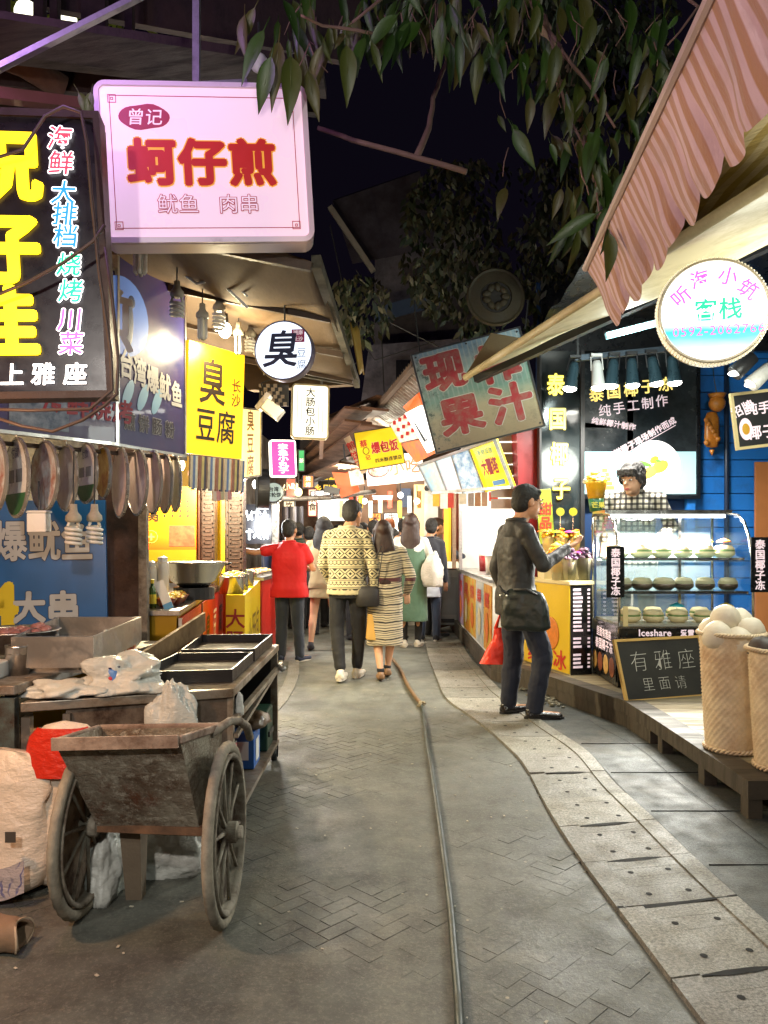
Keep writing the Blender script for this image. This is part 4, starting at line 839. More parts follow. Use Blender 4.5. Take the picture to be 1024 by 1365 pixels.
b=MB(); b.lathe([(.12,-.068),(.15,-.068),(.15,.02),(.12,.02),(.12,-.068)],24); make('wok_stand',b,black,t); b=MB(); b.tube([(.24,-.03,.19),(.27,-.03,.2),(.27,.03,.2),(.24,.03,.19)],.008,6); make('wok_handle',b,black,t,smooth=True)
wcan=mat('white_canister',C('#e5e0d5'),rough=.35,bump=.03)
for px,w_,top,lab,ds_ in ((202,.035,.33,'shorter white canister at the left end of the tofu counter',5.2),(217,.042,.36,'taller white canister beside the wok on the tofu counter',5.25)):
    p=P(px,700,ds_); t=thing('white_canister',lab,'canister',(p.x,ds_,.951),group='white canisters on the tofu counter'); h=top-.07
    b=MB(); b.lathe([(.001,0),(w_,0),(w_,h-.02),(w_*.9,h),(.001,h)],24); make('canister_body',b,wcan,t,smooth=True); b=MB(); b.lathe([(.001,h),(w_*.8,h),(w_*.8,h+.03),(w_*.3,h+.04),(.001,h+.04)],20); make('canister_lid',b,plast,t)
p=P(203,700,4.95); t=thing('green_bottle','dark green bottle with yellow label on the tofu counter corner','bottle',(p.x,4.95,.951)); b=MB(); b.lathe([(.001,0),(.026,0),(.026,.11),(.011,.145),(.010,.18),(.001,.18)],20); make('bottle_glass',b,mat('green_glass',C('#2a4a1c'),rough=.15),t,smooth=True); b=MB(); b.lathe([(.0265,.03),(.0268,.03),(.0268,.09),(.0265,.09)],20); b.lathe([(.0108,.16),(.012,.16),(.012,.185),(.001,.186)],12); make('bottle_label',b,ink('#d8c23a'),t)
for i,(px,d,lab) in enumerate(((218,5.0,'bowl of yellow snacks nearest the counter corner'),(238,5.2,'bowl of yellow snacks behind the leaning card'),(256,5.35,'third bowl of yellow snacks below the wok'),(270,5.1,'bowl of pale snacks at the street edge of the tofu counter'))):
    p=P(px,700,d); x=min(p.x,cx_(d)-.09); t=thing('snack_bowl',lab,'bowl',(x,d+.05,.951),group='snack bowls on the tofu counter'); b=MB(); b.lathe([(.001,0),(.04,0),(.075,.055),(.078,.06),(.07,.055),(.035,.008),(.001,.008)],24); make('bowl_body',b,mat('bowl_red',C('#8d3a20'),rough=.3),t,smooth=True); foodpile(t,(0,0,.05),.06,.035,16,('e8c21e','c98a1a','e0d080'),sz=.017)
p=P(226,700,4.9); t=thing('leaning_card','narrow white price card leaning on the snack bowls','card',(p.x,4.9,.951)); b=MB(); b.box(-.03,.03,-.002,.002,0,.19,T=Matrix.Rotation(R(-22),4,'Y')); make('card_sheet',b,plast,t); b=MB(); b.box(-.03,.03,-.0045,-.003,0,.04,T=Matrix.Rotation(R(-22),4,'Y')); make('card_print',b,ink('#5a9ac8'),t)
# orange menu wall
M,W,H=fr(P(188,748,6.9),P(262,748,6.9),P(188,640,6.9)); s=thing('orange_menu_board','orange and yellow menu board with tofu characters and a food photo behind the stall','menu board',M=M)
b=MB(); b.box(0,W,H*.14,H*.92,0,.02); 
mo=bpy.data.materials.new('orange_menu'); n=NT(mo); g_=n.nd('ShaderNodeSeparateXYZ'); n.l.new(n.co(),g_.inputs[0]); n.set(n.b.inputs['Base Color'],n.ramp(n.m('MULTIPLY',g_.outputs[1],1.35),[(.1,C('#e04812')),(.6,C('#f0a010')),(1.0,C('#f5c818'))])); n.b.inputs['Roughness'].default_value=.4
make('menu_panel',b,mo,s); b=MB(); b.box(0,W,0,H*.14,0,.02); make('menu_foot',b,yb,s)
txt(s,'豆腐',W*.2,H*.68,.155,bk,vert=True,z=.024,off=.02,sp=.95); b=MB(); b.tube([(W*.2+.055*cos(a/24*2*PI),H*.3+.055*sin(a/24*2*PI),.024) for a in range(24)],.003,5,closed=True); make('seal_print',b,ink('#f0d060'),s); txt(s,'+',W*.2,H*.3,.12,ink('#f0d060'),z=.024)
b=MB(); b.box(W*.52,W*.98,H*.18,H*.44,.0205,.024); make('photo_print',b,mat('foodphoto2',C('#7a5a3a'),rough=.4,var=.6,vs=26,dirt=C('#c23a1e'),da=.65,ds=14),s)
for i in range(4):
    for j in range(5): b=MB(); b.box(W*(.42+.14*i),W*(.455+.14*i),H*(.54+.06*j),H*(.575+.06*j),.0205,.0225); make('line_print',b,bk,s)
slab('backdrop_panel',[(180,900),(180,640),(330,640),(330,900)],[8.6]*4,mat('stall_back',C('#a07c34'),rough=.6),s,(0,.05,0)) if False else None
b=MB(); b.box(-2.7,-2.05,8.3,8.36,0,2.3); tag(make('stall_back_wall',b,mat('stall_back',C('#a8873c'),rough=.6)),'yellow back wall of the tofu stall','wall')
# carved columns
def carved(name,lab,x0,x1,d,mt,group=None,fret=True):
    p0=P(x0,700,d); p1=P(x1,700,d); w_=p1.x-p0.x; t=thing(name,lab,'column',(p0.x,d,0),group=group); b=MB(); b.box(0,w_,0,w_,.95,2.0); make('column_shaft',b,mt,t)
    if fret:
        b=MB(); e=w_*.09
        for k in range(9):
            z=1.0+k*.11
            for (ax,az,bx,bz) in ((.12,0,.88,0),(.88,0,.88,.07),(.3,.07,.88,.07),(.3,.035,.3,.07),(.3,.035,.66,.035),(.12,0,.12,.095)):
                b.box(w_*min(ax,bx)-e/2,w_*max(ax,bx)+e/2,-.012,.0,z+min(az,bz)-.006,z+max(az,bz)+.006)
        make('column_fretwork',b,mat('fret',C('#4f342b'),rough=.5),t)
    b=MB(); b.box(-.02,w_+.02,-.02,w_,.93,.97); b.box(-.02,w_+.02,-.02,w_,1.98,2.02); make('column_cap',b,mt,t); return t
ccol=mat('carved_wood',C('#3a231c'),rough=.45,var=.3,bump=.3)
carved('wooden_column','plain brown post at the edge of the orange menu board',254,266,7.0,mat('brown_post',C('#5b3626'),rough=.45),fret=False)
carved('carved_column','carved dark column with key pattern left of the narrow yellow panel',267,286,7.1,ccol,'carved columns'); carved('carved_column','carved dark column with key pattern right of the narrow yellow panel, by the pointing hand',301,324,7.3,ccol,'carved columns')
b=MB(); p0=P(286,700,7.3); p1=P(300,700,7.3); b.box(p0.x,p1.x,7.3,7.34,.95,2.0); b.box(p0.x,p0.x+.02,7.28,7.3,.95,2.0); tag(make('yellow_wall_panel',b,mat('yp2',C('#e0b810'),rough=.4)),'narrow bright yellow panel between the two carved columns','panel')
# beyond: display bench + red box behind red shirt man
t=thing('snack_bench','low stall bench with a red side and trays beyond the yellow stand','bench',(-1.5,9.2,0)); b=MB(); b.box(-1.9,-1.42,8.9,10.6,.05,.93); make('bench_body',b,redp,t,world=True); b=MB(); b.box(-1.95,-1.38,8.85,10.65,.93,.97); make('bench_top',b,steel,t,world=True)
for i in range(3):
    t=thing('snack_tray',['near snack tray by the pointing man','middle snack tray by the pointing man','far snack tray by the pointing man'][i],'tray',(-1.62,9.05+.5*i,.971),group='snack trays on the red bench'); b=MB(); b.box(-.15,.15,-.18,.18,0,.03); make('tray_body',b,steelb,t); foodpile(t,(0,0,.035),.15,.03,22,('d9b060','a8501e','e8dca8'),sz=.025)
# neon board
M,W,H=fr(P(327,725,9.4),P(362,725,9.4),P(327,672,9.4)); s=thing('neon_board','black board with two blurred rows of blazing white neon script','sign',M=M); b=MB(); b.box(-.05,W,0,H,-.05,0); make('board_panel',b,blackp,s)
neon=lit('neon_white',(.85,.95,1),9)
for (y0,n_) in ((.72,0),(.24,1)):
    for k in range(3):
        b=MB(); x=W*(.16+.3*k); y=H*y0
        pts=[[(-.04,.05),(-.01,-.05),(.03,.04),(.03,-.05)],[(-.04,.03),(.04,.03),(0,.06),(0,-.06)],[(-.04,-.04),(.0,.05),(.04,-.05),(-.03,0),(.04,0)]][(k+n_)%3]
        b.tube([(x+a,y+c*1.1,.01) for a,c in pts],.012,7); make('neon_stroke',b,neon,s,smooth=True)
light('neon_glow',P(345,700,9.2),35,(.9,.95,1),.15,parent=s)
# small left-side far signs
def simple(name,lab,cat,quad,d,mt,texts=(),th=.04,framem=None,group=None,d2=None):
    bl,br,tl=quad; M,W,H=fr(P(*bl,d),P(*br,d2 or d),P(*tl,d)); s=thing(name,lab,cat,M=M,group=group); b=MB(); b.box(0,W,0,H,-th,0); make('panel',b,mt,s)
    for (tx,fx,fy,sz,im,vert) in texts: txt(s,tx,W*fx,H*fy,sz*H,im,vert=vert,off=.02,z=.004)
    if framem: b=MB(); frame(b,-.008,-.008,W+.008,H+.008,.016,-th-.002,.008); make('panel_frame',b,framem,s)
    return s,W,H
simple('red_sign','small red sign with cream characters near the yellow globe','sign',((382,664),(394,664),(382,638)),12,lit('smred',C('#c23016'),.7),(('小吃',.5,.6,.42,ink('#f5e0b0',em=.6),False),),framem=black)
t=thing('yellow_globe_lamp','small warm yellow globe lamp beside the red sign','lamp',P(398,656,12)); b=MB(); b.ell((0,0,0),(.06,.06,.07)); make('lamp_globe',b,lit('wglobe',(1,.8,.35),3),t,smooth=True); b=MB(); b.tube([(0,0,.06),(0,0,.3)],.01); make('lamp_rod',b,black,t); light('globe_light',P(398,656,11.8),18,(1,.8,.5),.08,parent=t)
for i,(x0,x1,c_) in enumerate(((376,386,'#6f6a72'),(386,397,'#9b9aa3'),(397,405,'#6f6f78'))):
    p=P(x0,700,12.5); q=P(x1,700,12.5); r_=(q.x-p.x)/2; b=MB(); b.lathe([(r_,0),(r_,1.95),(.001,1.95)],16,c=((p.x+q.x)/2,12.5,0)); tag(make('exhaust_duct',b,mat('duct_%d'%i,C(c_),rough=.35,metal=.6),smooth=False),['left grey exhaust duct behind the crowd','bright middle exhaust duct behind the crowd','right grey exhaust duct behind the crowd'][i],'duct','exhaust ducts')
simple('notice_board','white notice board with grey photos beside the small round sign','board',((352,740),(371,740),(352,668)),10.4,mat('notice',C('#c7c9c4'),rough=.5,var=.5,vs=18,dirt=C('#4a4a4a'),da=.6,ds=12),framem=steel)
simple('banner_stand','cream and red upright banner with two black characters','banner',((411,688),(422,688),(411,652)),13,lit('cbanner',C('#f0d8b8'),.8),(('茶食',.5,.5,.3,ink('#2a2018'),True),),framem=ink('#b03a2a'))
simple('gold_letter_sign','black shop sign with golden characters over the bright shop at the lane end','sign',((424,664),(471,664),(424,641)),15,mat('blk_sign',C('#15110e'),rough=.4),(('乡里茶餐厅',.5,.55,.5,lit('goldtx',C('#ffc84a'),1.0),False),))
b=MB(); prism(b,PX([(424,694),(424,665),(471,665),(471,694)],15.2),(0,.1,0)); tag(make('bright_shopfront',b,lit('blown_shop',(1,.95,.84),1.1)),'blazing white shop front below the gold lettered sign','shop front')
light('shopfront_light',P(447,690,14.6),28,(1,.93,.8),.5)
for i,(x0,x1,y0,y1) in enumerate(((413,424,626,640),(425,434,624,638),(437,456,622,635))):
    b=MB(); prism(b,PX([(x0,y1),(x0,y0),(x1,y0),(x1,y1)],15.6),(0,.05,0)); tag(make('lit_window',b,lit('litwin',(1,.97,.92),1.5)),['left lit window above the gold sign','middle lit window above the gold sign','widest lit window above the gold sign'][i],'window','lit windows at the lane end')
# end building
t=thing('end_building','shop building closing the far end of the lane','building',(0,16.5,0)); m_=MB(); prism(m_,PX([(350,830),(350,600),(640,600),(640,830)],16.4),(0,.4,0)); make('wall',m_,mat('end_wall',C('#9c7f66'),rough=.7,dirt=C('#5a3a2c'),da=.5),t,world=True)
m_=MB(); prism(m_,PX([(400,640),(400,560),(560,560),(560,640)],16.2),(0,.1,0)); make('upper_wall',m_,mat('end_upper',C('#3b302a'),rough=.7),t,world=True)
m_=MB(); prism(m_,PX([(410,650),(410,640),(560,640),(560,650)],16.0),(0,.3,0)); make('lintel',m_,white,t,world=True)
# roof planks at far middle
t=thing('plank_roof','brown plank roof edge sloping over the middle of the lane','roof',P(450,600,12)); pw=mat('roof_plank',C('#5a3a26'),rough=.7,var=.35,vs=5,bump=.4,dirt=C('#3a241a'),da=.45)
for i,(a,b_) in enumerate((((402,636),(500,568)),((404,624),(478,562)),((404,614),(478,545)),((425,572),(500,545)),((440,560),(520,530)),((408,641),(470,618)))):
    m_=MB(); p,q=P(*a,14),P(*b_,9.5); m_.bar(p,q,.35,.03,up=(0,.3,1)); make('roof_plank',m_,pw,t,world=True)
b=MB(); b.bar(P(412,641,13),P(500,600,10),.06); make('roof_batten',b,darkwood,t,world=True)
t=thing('street_bulb','warm glowing reflector lamp under the plank roof','lamp',P(460,618,10)); b=MB(); b.lathe([(.001,.05),(.03,.05),(.11,-.02),(.11,-.03),(.001,-.028)],20,T=Matrix.Rotation(R(-25),3,'Y')); make('lamp_shade',b,white,t,smooth=True); b=MB(); b.ell((.01,0,-.035),(.09,.07,.03)); make('lamp_glow',b,lit('sbulb',(1,.85,.5),7),t,smooth=True); b=MB(); b.tube([(0,0,.04),(-.02,0,.25)],.01); make('lamp_arm',b,black,t); light('street_bulb_light',P(460,626,9.9),60,(1,.84,.55),.1,parent=t)
b=MB(); b.tube([P(345,662,10),P(395,665,10.5),P(440,663,11),P(500,655,11.5)],.035,8); tag(make('overhead_pipe',b,oldsteel,smooth=True),'grey pipe crossing the lane above the crowd','pipe')
t=thing('cctv_camera','dark security camera on the overhead pipe','camera',P(443,656,10.8)); b=MB(); b.box(-.12,.1,-.05,.05,-.02,.07,T=Matrix.Rotation(.2,4,'Y')); make('camera_body',b,black,t); b=MB(); b.tube([(0,0,-.02),(0,0,-.08)],.02); make('camera_mount',b,black,t)
# ================= RIGHT SIDE: far to near =================
M,W,H=fr(P(480,627,9),P(540,617,9),P(474,577,9)); s=thing('yellow_snack_sign','yellow hanging sign with three red characters and a small round emblem','sign',M=M)
b=MB(); b.box(0,W,0,H,-.03,0); make('sign_panel',b,mat('yellow_plate',C('#dcc012'),rough=.4,em=.45,emc=C('#e8c810'),bump=.02),s); b=MB(); frame(b,-.006,-.006,W+.006,H+.006,.01,-.031,.004); make('sign_frame',b,black,s)
rr_=ink('#c01f2e'); wo=ink('#f2e9c0')
for i,ch in enumerate('爆包饭'): txt(s,ch,W*(.42+.2*i),H*.52,.14,rr_,off=.04,sx=.75,z=.006,out=wo,outoff=.04)
txt(s,'四米酥连锁店',W*.66,H*.18,.052,bk,z=.004,off=.03); b=MB(); b.tube([(W*.2+.035*cos(a/20*2*PI),H*.48+.04*sin(a/20*2*PI),.004) for a in range(20)],.005,5,closed=True); make('emblem_print',b,ink('#5b4a1a'),s); txt(s,'蔡',W*.17,H*.68,.09,rr_,z=.005,off=.03); txt(s,'记',W*.22,H*.3,.06,rr_,z=.005,off=.03)
simple('striped_banner','narrow pinkish banner with red characters left of the yellow snack sign','banner',((482,632),(490,628),(464,582)),9.4,mat('pinkish',C('#c9b5a8'),rough=.6),(('煎饼王',.5,.5,.24,rr_,True),))
simple('orange_awning_panel','orange sloping panel with a yellow photo below the plank roof','panel',((455,664),(480,655),(444,622)),11,mat('orange_p',C('#c2501e'),rough=.5,em=.25,emc=C('#e0602a')),())
simple('fruit_photo','slanted food photo panel beside the orange panel','poster',((468,648),(486,645),(458,610)),10.6,mat('photo_fruit',C('#8a7a3a'),rough=.4,var=.6,vs=18,dirt=C('#c9b9c0'),da=.6,ds=10),())
s,W,H=simple('noodle_light_box','long white light box with a noodle bowl photo and faint red characters','sign',((490,648),(566,640),(488,610)),11.4,lit('noodle_w',(1,.94,.88),.55),(('小吃',.68,.55,.55,ink('#e08a6a'),False),))
b=MB(); b.lathe([(.001,0),(1,0),(1,.003),(.001,.003)],28,T=Matrix.Diagonal(V((.155,.10,1)))); b.v=[(x+W*.22,y+H*.5,z+.002) for x,y,z in b.v]; make('bowl_rim_print',b,ink('#5a1f2e'),s)
b=MB(); b.lathe([(.001,0),(1,0),(1,.003),(.001,.003)],28,T=Matrix.Diagonal(V((.14,.088,1)))); b.v=[(x+W*.22,y+H*.5,z+.005) for x,y,z in b.v]; make('bowl_print',b,mat('noodles',C('#e5ddd0'),rough=.5,var=.3,vs=30,dirt=C('#b04a3a'),da=.5,ds=14),s)
t=thing('noodle_shop','bright open noodle shop under the noodle light box','shop',(.2,13,0))
m_=MB(); prism(m_,PX([(478,760),(478,640),(620,640),(620,760)],13.5),(0,.2,0)); make('back_wall',m_,mat('pinkwall',C('#a5826a'),rough=.6,em=.05,emc=C('#ffdcb8')),t,world=True)
m_=MB(); prism(m_,PX([(535,676),(535,651),(548,651),(548,676)],13.3),(0,.05,0)); make('photo_panel',m_,mat('bluephoto',C('#5b6f94'),rough=.4,var=.5,vs=20),t,world=True)
m_=MB(); prism(m_,PX([(492,672),(492,648),(528,645),(530,668)],13.2),(0,.05,0)); make('brown_cloth',m_,mat('brcloth',C('#9b6b4e'),rough=.8),t,world=True)
m_=MB(); prism(m_,PX([(552,760),(552,646),(566,646),(566,760)],12.6),(0,.05,0)); make('lit_curtain',m_,lit('curtain',C('#ffd090'),.5),t,world=True)
m_=MB(); prism(m_,PX([(566,760),(566,640),(584,640),(584,760)],12.5),(0,.05,0)); make('white_panel',m_,white,t,world=True)
for x in (569,578): m_=MB(); p=P(x,651,12.4); m_.lathe([(.001,-.04),(.04,-.04),(.045,.02),(.001,.02)],14,c=p,T=Matrix.Rotation(R(90),3,'X')); make('wall_speaker',m_,black,t,world=True)
m_=MB(); prism(m_,PX([(590,760),(590,645),(612,640),(612,760)],11.6),(0,.05,0)); make('reddish_wall',m_,mat('redwall',C('#a0584a'),rough=.7),t,world=True)
b=MB(); b.box(-.15,.15,-.02,.02,-.02,.02); tl_=thing('tube_lamp','white tube lamp shining inside the noodle shop','lamp',P(510,664,12.6)); make('lamp_tube',b,lit('tubeA',(1,1,.95),8),tl_); b=MB(); b.box(-.17,.17,-.03,.03,.02,.04); make('lamp_housing',b,white,tl_); light('noodle_shop_light',P(520,668,12.2),26,(1,.93,.82),.25,parent=tl_)
# corrugated roof
t=thing('corrugated_roof','corrugated metal roof edge slanting over the lit red menus','roof',P(520,530,9))
def corr(u,v):
    a=P(552,478,7.0)*(1-v)+P(482,562,12)*v; c=P(640,560,8.5)*(1-v)+P(540,600,12.5)*v; p=a*(1-u)+c*u; return p+V((0,0,.022*sin(v*2*PI*34)))
cm=mat('corrugated',C('#6f675e'),rough=.45,metal=.4,var=.2,vs=4,dirt=C('#5a4030'),da=.45)
b=MB(); b.grid(corr,6,34*6); make('roof_sheet',b,cm,t,smooth=True,world=True,solid=.004)
b=MB(); b.bar(P(553,486,7.05),P(484,566,12),.06,.05); make('roof_edge',b,mat('rotten',C('#4a3626'),rough=.9),t,world=True)
# red/white slanted menus
t=thing('slanted_menu_row','row of slanted lit menu panels, red with tall white items, under the corrugated roof','menu board',P(560,570,8))
def quadpart(name,l,ds,mt,par,th=.03,z=0):
    p=[P(x,y,d) for (x,y),d in zip(l,ds)]; n_=(p[1]-p[0]).cross(p[3]-p[0]).normalized(); 
    if n_.y>0: n_=-n_
    m_=MB(); m_.hexa([q-n_*th+n_*z for q in p],[q+n_*z for q in p]); return make(name,m_,mt,par,world=True)
ml=mat('menu_lit_red',C('#d8907a'),rough=.4,var=.7,vs=16,stretch=(1,.4,1),em=.55,dirt=C('#f0e0d0'),da=.5,ds=12); mb2=mat('menu_base',C('#b8401e'),rough=.5,em=.3,dirt=C('#d87a2a'),da=.5)
quadpart('menu_panel',[(533,590),(520,566),(545,548),(560,584)],[8.8,8.8,8.2,8.2],ml,t); quadpart('menu_panel',[(555,617),(534,592),(561,586),(580,604)],[8.6,8.8,8.2,8.0],mb2,t)
quadpart('menu_panel',[(572,603),(542,550),(562,540),(584,598)],[8.0,8.2,7.6,7.6],lit('menu_white',(1,.98,.95),1.4),t,z=.02)
quadpart('menu_panel',[(545,546),(540,540),(560,522),(566,538)],[8.3,8.3,7.6,7.6],mat('menu_orange',C('#d8602a'),rough=.5,em=.35),t,z=.03)
for i in range(4):
    a=P(548+i*6,556-i*4,8.15-.1*i); b_=P(566+i*4,590,7.95-.05*i); m_=MB(); m_.bar(a+V((0,-.1,0)),b_+V((0,-.1,0)),.018); make('item_print',m_,ink('#2a3038'),t,world=True)
for i in range(4):
    for j in range(3):
        a=P(526+i*7+j*5,566-i*4+j*9,8.6-.1*i); m_=MB(); m_.box(a.x-.02,a.x+.015,a.y-.14,a.y-.12,a.z-.02,a.z+.02); make('dot_print',m_,ink('#b02a2a'),t,world=True)
# juice board
M,W,H=fr(P(582,604,6.4),P(726,567,6.4),P(550,473,6.4))
s=thing('juice_board','weathered hanging board with four big red characters for fresh juice','sign',M=M)
mj=bpy.data.materials.new('juice_face'); n=NT(mj); co=n.co(); sx_=n.nd('ShaderNodeSeparateXYZ'); n.l.new(co,sx_.inputs[0]); 
c=n.ramp(n.m('ADD',n.m('MULTIPLY',sx_.outputs[1],.9),n.m('MULTIPLY',n.noise(3,co),.35)),[(.15,C('#8d7b60')),(.42,C('#a3997c')),(.55,C('#6f8f82')),(.8,C('#93a39e')),(1.0,C('#5c83a2'))]); c=n.mix(n.ramp(n.noise(6,co,9,.75),[(.5,0.0),(.7,.6)]),c,C('#4a4236'))
wv=n.m('SINE',n.m('MULTIPLY',sx_.outputs[0],150)); c=n.mix(n.m('MULTIPLY',n.ramp(wv,[(.3,0.0),(1.0,.5)]),n.ramp(sx_.outputs[1],[(.33,0.0),(.5,1.0)])),c,C('#a9aca2'))
c=n.mix(n.m('MULTIPLY',n.ramp(n.noise(9,co,8,.75),[(.5,0.0),(.6,1.0)]),n.ramp(sx_.outputs[0],[(.05,1.0),(.3,0.0)])),c,C('#3a4a42')); n.set(n.b.inputs['Base Color'],c); n.b.inputs['Roughness'].default_value=.3
b=MB(); b.box(0,W,0,H,-.02,0); make('board_panel',b,mj,s); b=MB(); frame(b,-.008,-.008,W+.008,H+.008,.014,-.025,.006); make('board_frame',b,black,s)
rj=mat('worn_red',C('#98242a'),rough=.4,var=.2,bump=0,dirt=C('#8a6a5a'),da=.35,ds=14); wj=ink('#b9b5a8')
for ch,fx,fy in (('现',.25,.76),('榨',.74,.72),('果',.30,.30),('汁',.76,.30)): txt(s,ch,W*fx,H*fy,.33,rj,off=.065,z=.004,sx=1.12,out=wj,outoff=.035)
b=MB(); 
for x,y in ((.03,.03),(W-.03,.03),(.03,H-.03),(W-.03,H-.03),(W*.5,H-.02)): b.lathe([(.001,.006),(.008,.006),(.008,.0),(.001,.0)],8,c=(x,y,.0))
make('board_bolts',b,black,s)
b=MB(); b.tube([P(560,471,6.45),P(556,440,6.5),P(552,400,6.6)],.006); b.tube([P(700,438,6.45),P(704,400,6.6)],.006); make('hanging_wire',b,cable,s,world=True)
# lit poster row
t=thing('poster_light_box','slanted light box of four posters, the last one yellow and red, below the juice board','menu board',P(620,630,7.5))
tops=[(557,621),(579,613),(601,606),(624,598),(659,586)]; bots=[(575,657),(596,657),(617,658),(646,656),(683,649)]; dd=[8.1,7.9,7.7,7.5,7.1]
pm_=[mat('pst_a',C('#b9a79a'),rough=.4,var=.5,vs=8,em=.65,dirt=C('#8fb0c4'),da=.6,ds=6),mat('pst_b',C('#a8d0d8'),rough=.4,var=.4,vs=8,em=.75,dirt=C('#d8b8c0'),da=.5,ds=8),mat('pst_c',C('#d5dde2'),rough=.4,var=.3,vs=8,em=.8,dirt=C('#5f87a8'),da=.55,ds=11),lit('pst_y',C('#f2d820'),.95)]
for i in range(4):
    q=quadpart('poster',[(bots[i][0]+1,bots[i][1]),(tops[i][0]+1,tops[i][1]),(tops[i+1][0]-1,tops[i+1][1]),(bots[i+1][0]-1,bots[i+1][1])],[dd[i],dd[i],dd[i+1],dd[i+1]],pm_[i],t,th=.05)
    b=MB(); b.bar(P(*tops[i],dd[i])+V((0,-.02,0)),P(*bots[i],dd[i])+V((0,-.02,0)),.014); make('poster_divider',b,steel,t,world=True)
Mp,W,H=fr(P(bots[3][0],bots[3][1],7.5),P(683,649,7.1),P(624,598,7.5)); Mi=MW[t.name].inverted()@Mp
b=MB(); b.bar(P(*tops[4],7.1),P(*bots[4],7.1),.03); b.bar(P(*bots[0],8.1),P(*bots[4],7.1),.03);b.bar(P(*tops[0],8.1),P(*tops[4],7.1),.025); make('box_frame',b,steel,t,world=True)
for i,ch in enumerate('大薯塔'): txt(t,ch,W*(.32+.19*i),H*.52,.17,ink('#b3202a'),off=.05,z=.02,T=Mi,sx=.55)
txt(t,'新鲜现做',W*.5,H*.84,.06,ink('#3aa08a'),off=.02,z=.02,T=Mi); b=MB(); b.box(W*.45,W*.85,H*.1,H*.2,.01,.02,T=Mp); make('blue_print',b,ink('#5b8fc8',em=.3),t,world=True)
for i in range(3): txt(t,'鲜果汁',W*(.0)-.12-.25*i,H*.5,.11,ink('#5b6f8a'),off=.02,z=.012,T=Mi@Matrix.Rotation(R(0),4,'Z'),vert=True)
# wooden slats panel behind (right of posters)
t=thing('slatted_wall','dark horizontal slat wall between the poster box and the red pillar','wall',P(675,620,8))
for i in range(8):
    y=560+i*15; m_=MB(); a=P(655,y+13,8.1); b_=P(702,y,8.1); m_.box(a.x,b_.x,8.1,8.14,a.z,b_.z); make('slat',m_,mat('slatw',C('#8f7a6c'),rough=.6,var=.3,bump=.3),t,world=True)
t=thing('red_pillar','dark red square pillar between the juice stall and the coconut stall','pillar',(1.5,7.8,0)); m_=MB(); prism(m_,PX([(700,860),(688,560),(722,560),(738,860)],7.8),(0,.3,0)); make('pillar_shaft',m_,mat('red_pillar',C('#9c1f26'),rough=.4,var=.15,vs=3,bump=.1,dirt=C('#6b1a1c'),da=.3),t,world=True); m_=MB(); prism(m_,PX([(697,862),(697,845),(741,845),(741,862)],7.78),(0,.34,0)); make('pillar_base',m_,black,t,world=True)
# juice stall
t=thing('juice_stall','juice stall with poster clad front under the slanted posters','stall',(1.4,9,0))
m_=MB(); m_.box(1.09,1.75,7.7,11.1,.2,.97); make('counter_body',m_,white,t,world=True); m_=MB(); m_.box(1.05,1.8,7.68,11.15,.97,1.0); make('countertop',m_,steel,t,world=True)
pc=[C('#7f97b0'),C('#c9b83a'),C('#b9b04a'),C('#8da0a8'),C('#c2a23a')]; yy=[11.08,10.4,9.7,9.0,8.3,7.72]
for i in range(5):
    m_=MB(); m_.box(1.075,1.087,yy[i+1]+.01,yy[i]-.01,.24,.93); o=make('poster_panel',m_,mat('jp_%d'%i,pc[i],rough=.4,var=.3,vs=8,dirt=C(['#c05a8a','#c8401e','#d87a1e','#d8d0c0','#b0501e'][i]),da=.5,ds=6),t,world=True)
    Mq,W,H=fr(V((1.072,yy[i]-.02,.26)),V((1.072,yy[i+1]+.02,.26)),V((1.072,yy[i]-.02,.9)))
    txt(o,'鲜果汁'[:2] if i%2 else '奶茶',W*.5,H*.8,.17,ink('#c02a20'),off=.04,z=.003,T=Mq)
    b=MB(); b.ell((W*.5,H*.35,.003),(W*.22,.16,.003),T=None); b.v=[Mq@V(v_) for v_ in b.v]; make('fruit_print',b,mat('fruitp_%d'%(i%2),(C('#c2662a'),C('#d8c9a0'))[i%2],var=.4,vs=12),o)
m_=MB(); m_.box(2.5,2.56,7.9,11.2,.2,3.0); make('stall_back',m_,mat('bright_wall',C('#e5e2d8'),rough=.5,bump=.02),t,world=True)
m_=MB(); m_.box(1.12,2.5,11.15,11.2,.2,3.0); make('stall_side',m_,mat('bright_wall',C('#e5e2d8')),t,world=True)
m_=MB(); m_.box(1.1,2.5,7.9,11.2,2.55,2.6); make('stall_ceiling',m_,mat('bright_wall',C('#e5e2d8')),t,world=True)
for k,(px,w_) in enumerate(((603,5),(612,4))): p=P(px,700,10.9-k*.4); m_=MB(); m_.box(p.x,p.x+w_*.011,p.y,p.y+.04,1.0,2.3); make('post',m_,steel if k else wood,t,world=True)
p=P(592,700,11); m_=MB(); m_.box(p.x,p.x+.1,11,11.03,1.1,2.1); make('yellow_strip_sign',m_,lit('ystrip',C('#e8c030'),.7),t,world=True)
for i,(px,py,w_,h_,c_) in enumerate(((577,664,9,22,'#c98a2a'),(587,666,10,24,'#d8cfc0'),(597,666,8,22,'#a8362a'),(612,662,10,20,'#c9c0a8'),(624,664,8,22,'#8f8478'),(633,664,8,22,'#96704e'),(642,664,8,22,'#a08a70'),(652,662,12,12,'#c03020'))):
    d=9.6-i*.2; a=P(px,py+h_/2,d); b_=P(px+w_,py-h_/2,d); m_=MB(); m_.box(a.x,b_.x,d,d+.01,a.z,b_.z); o=tag(make('price_card',m_,mat('pcard_%d'%i,C(c_),rough=.5,em=.25,var=.3,vs=20)),'%s hanging price card under the poster light box'%['ochre','white','tilted dark red','pale beige','grey','brown','light brown','short bright red'][i],'card','price cards under the poster box')
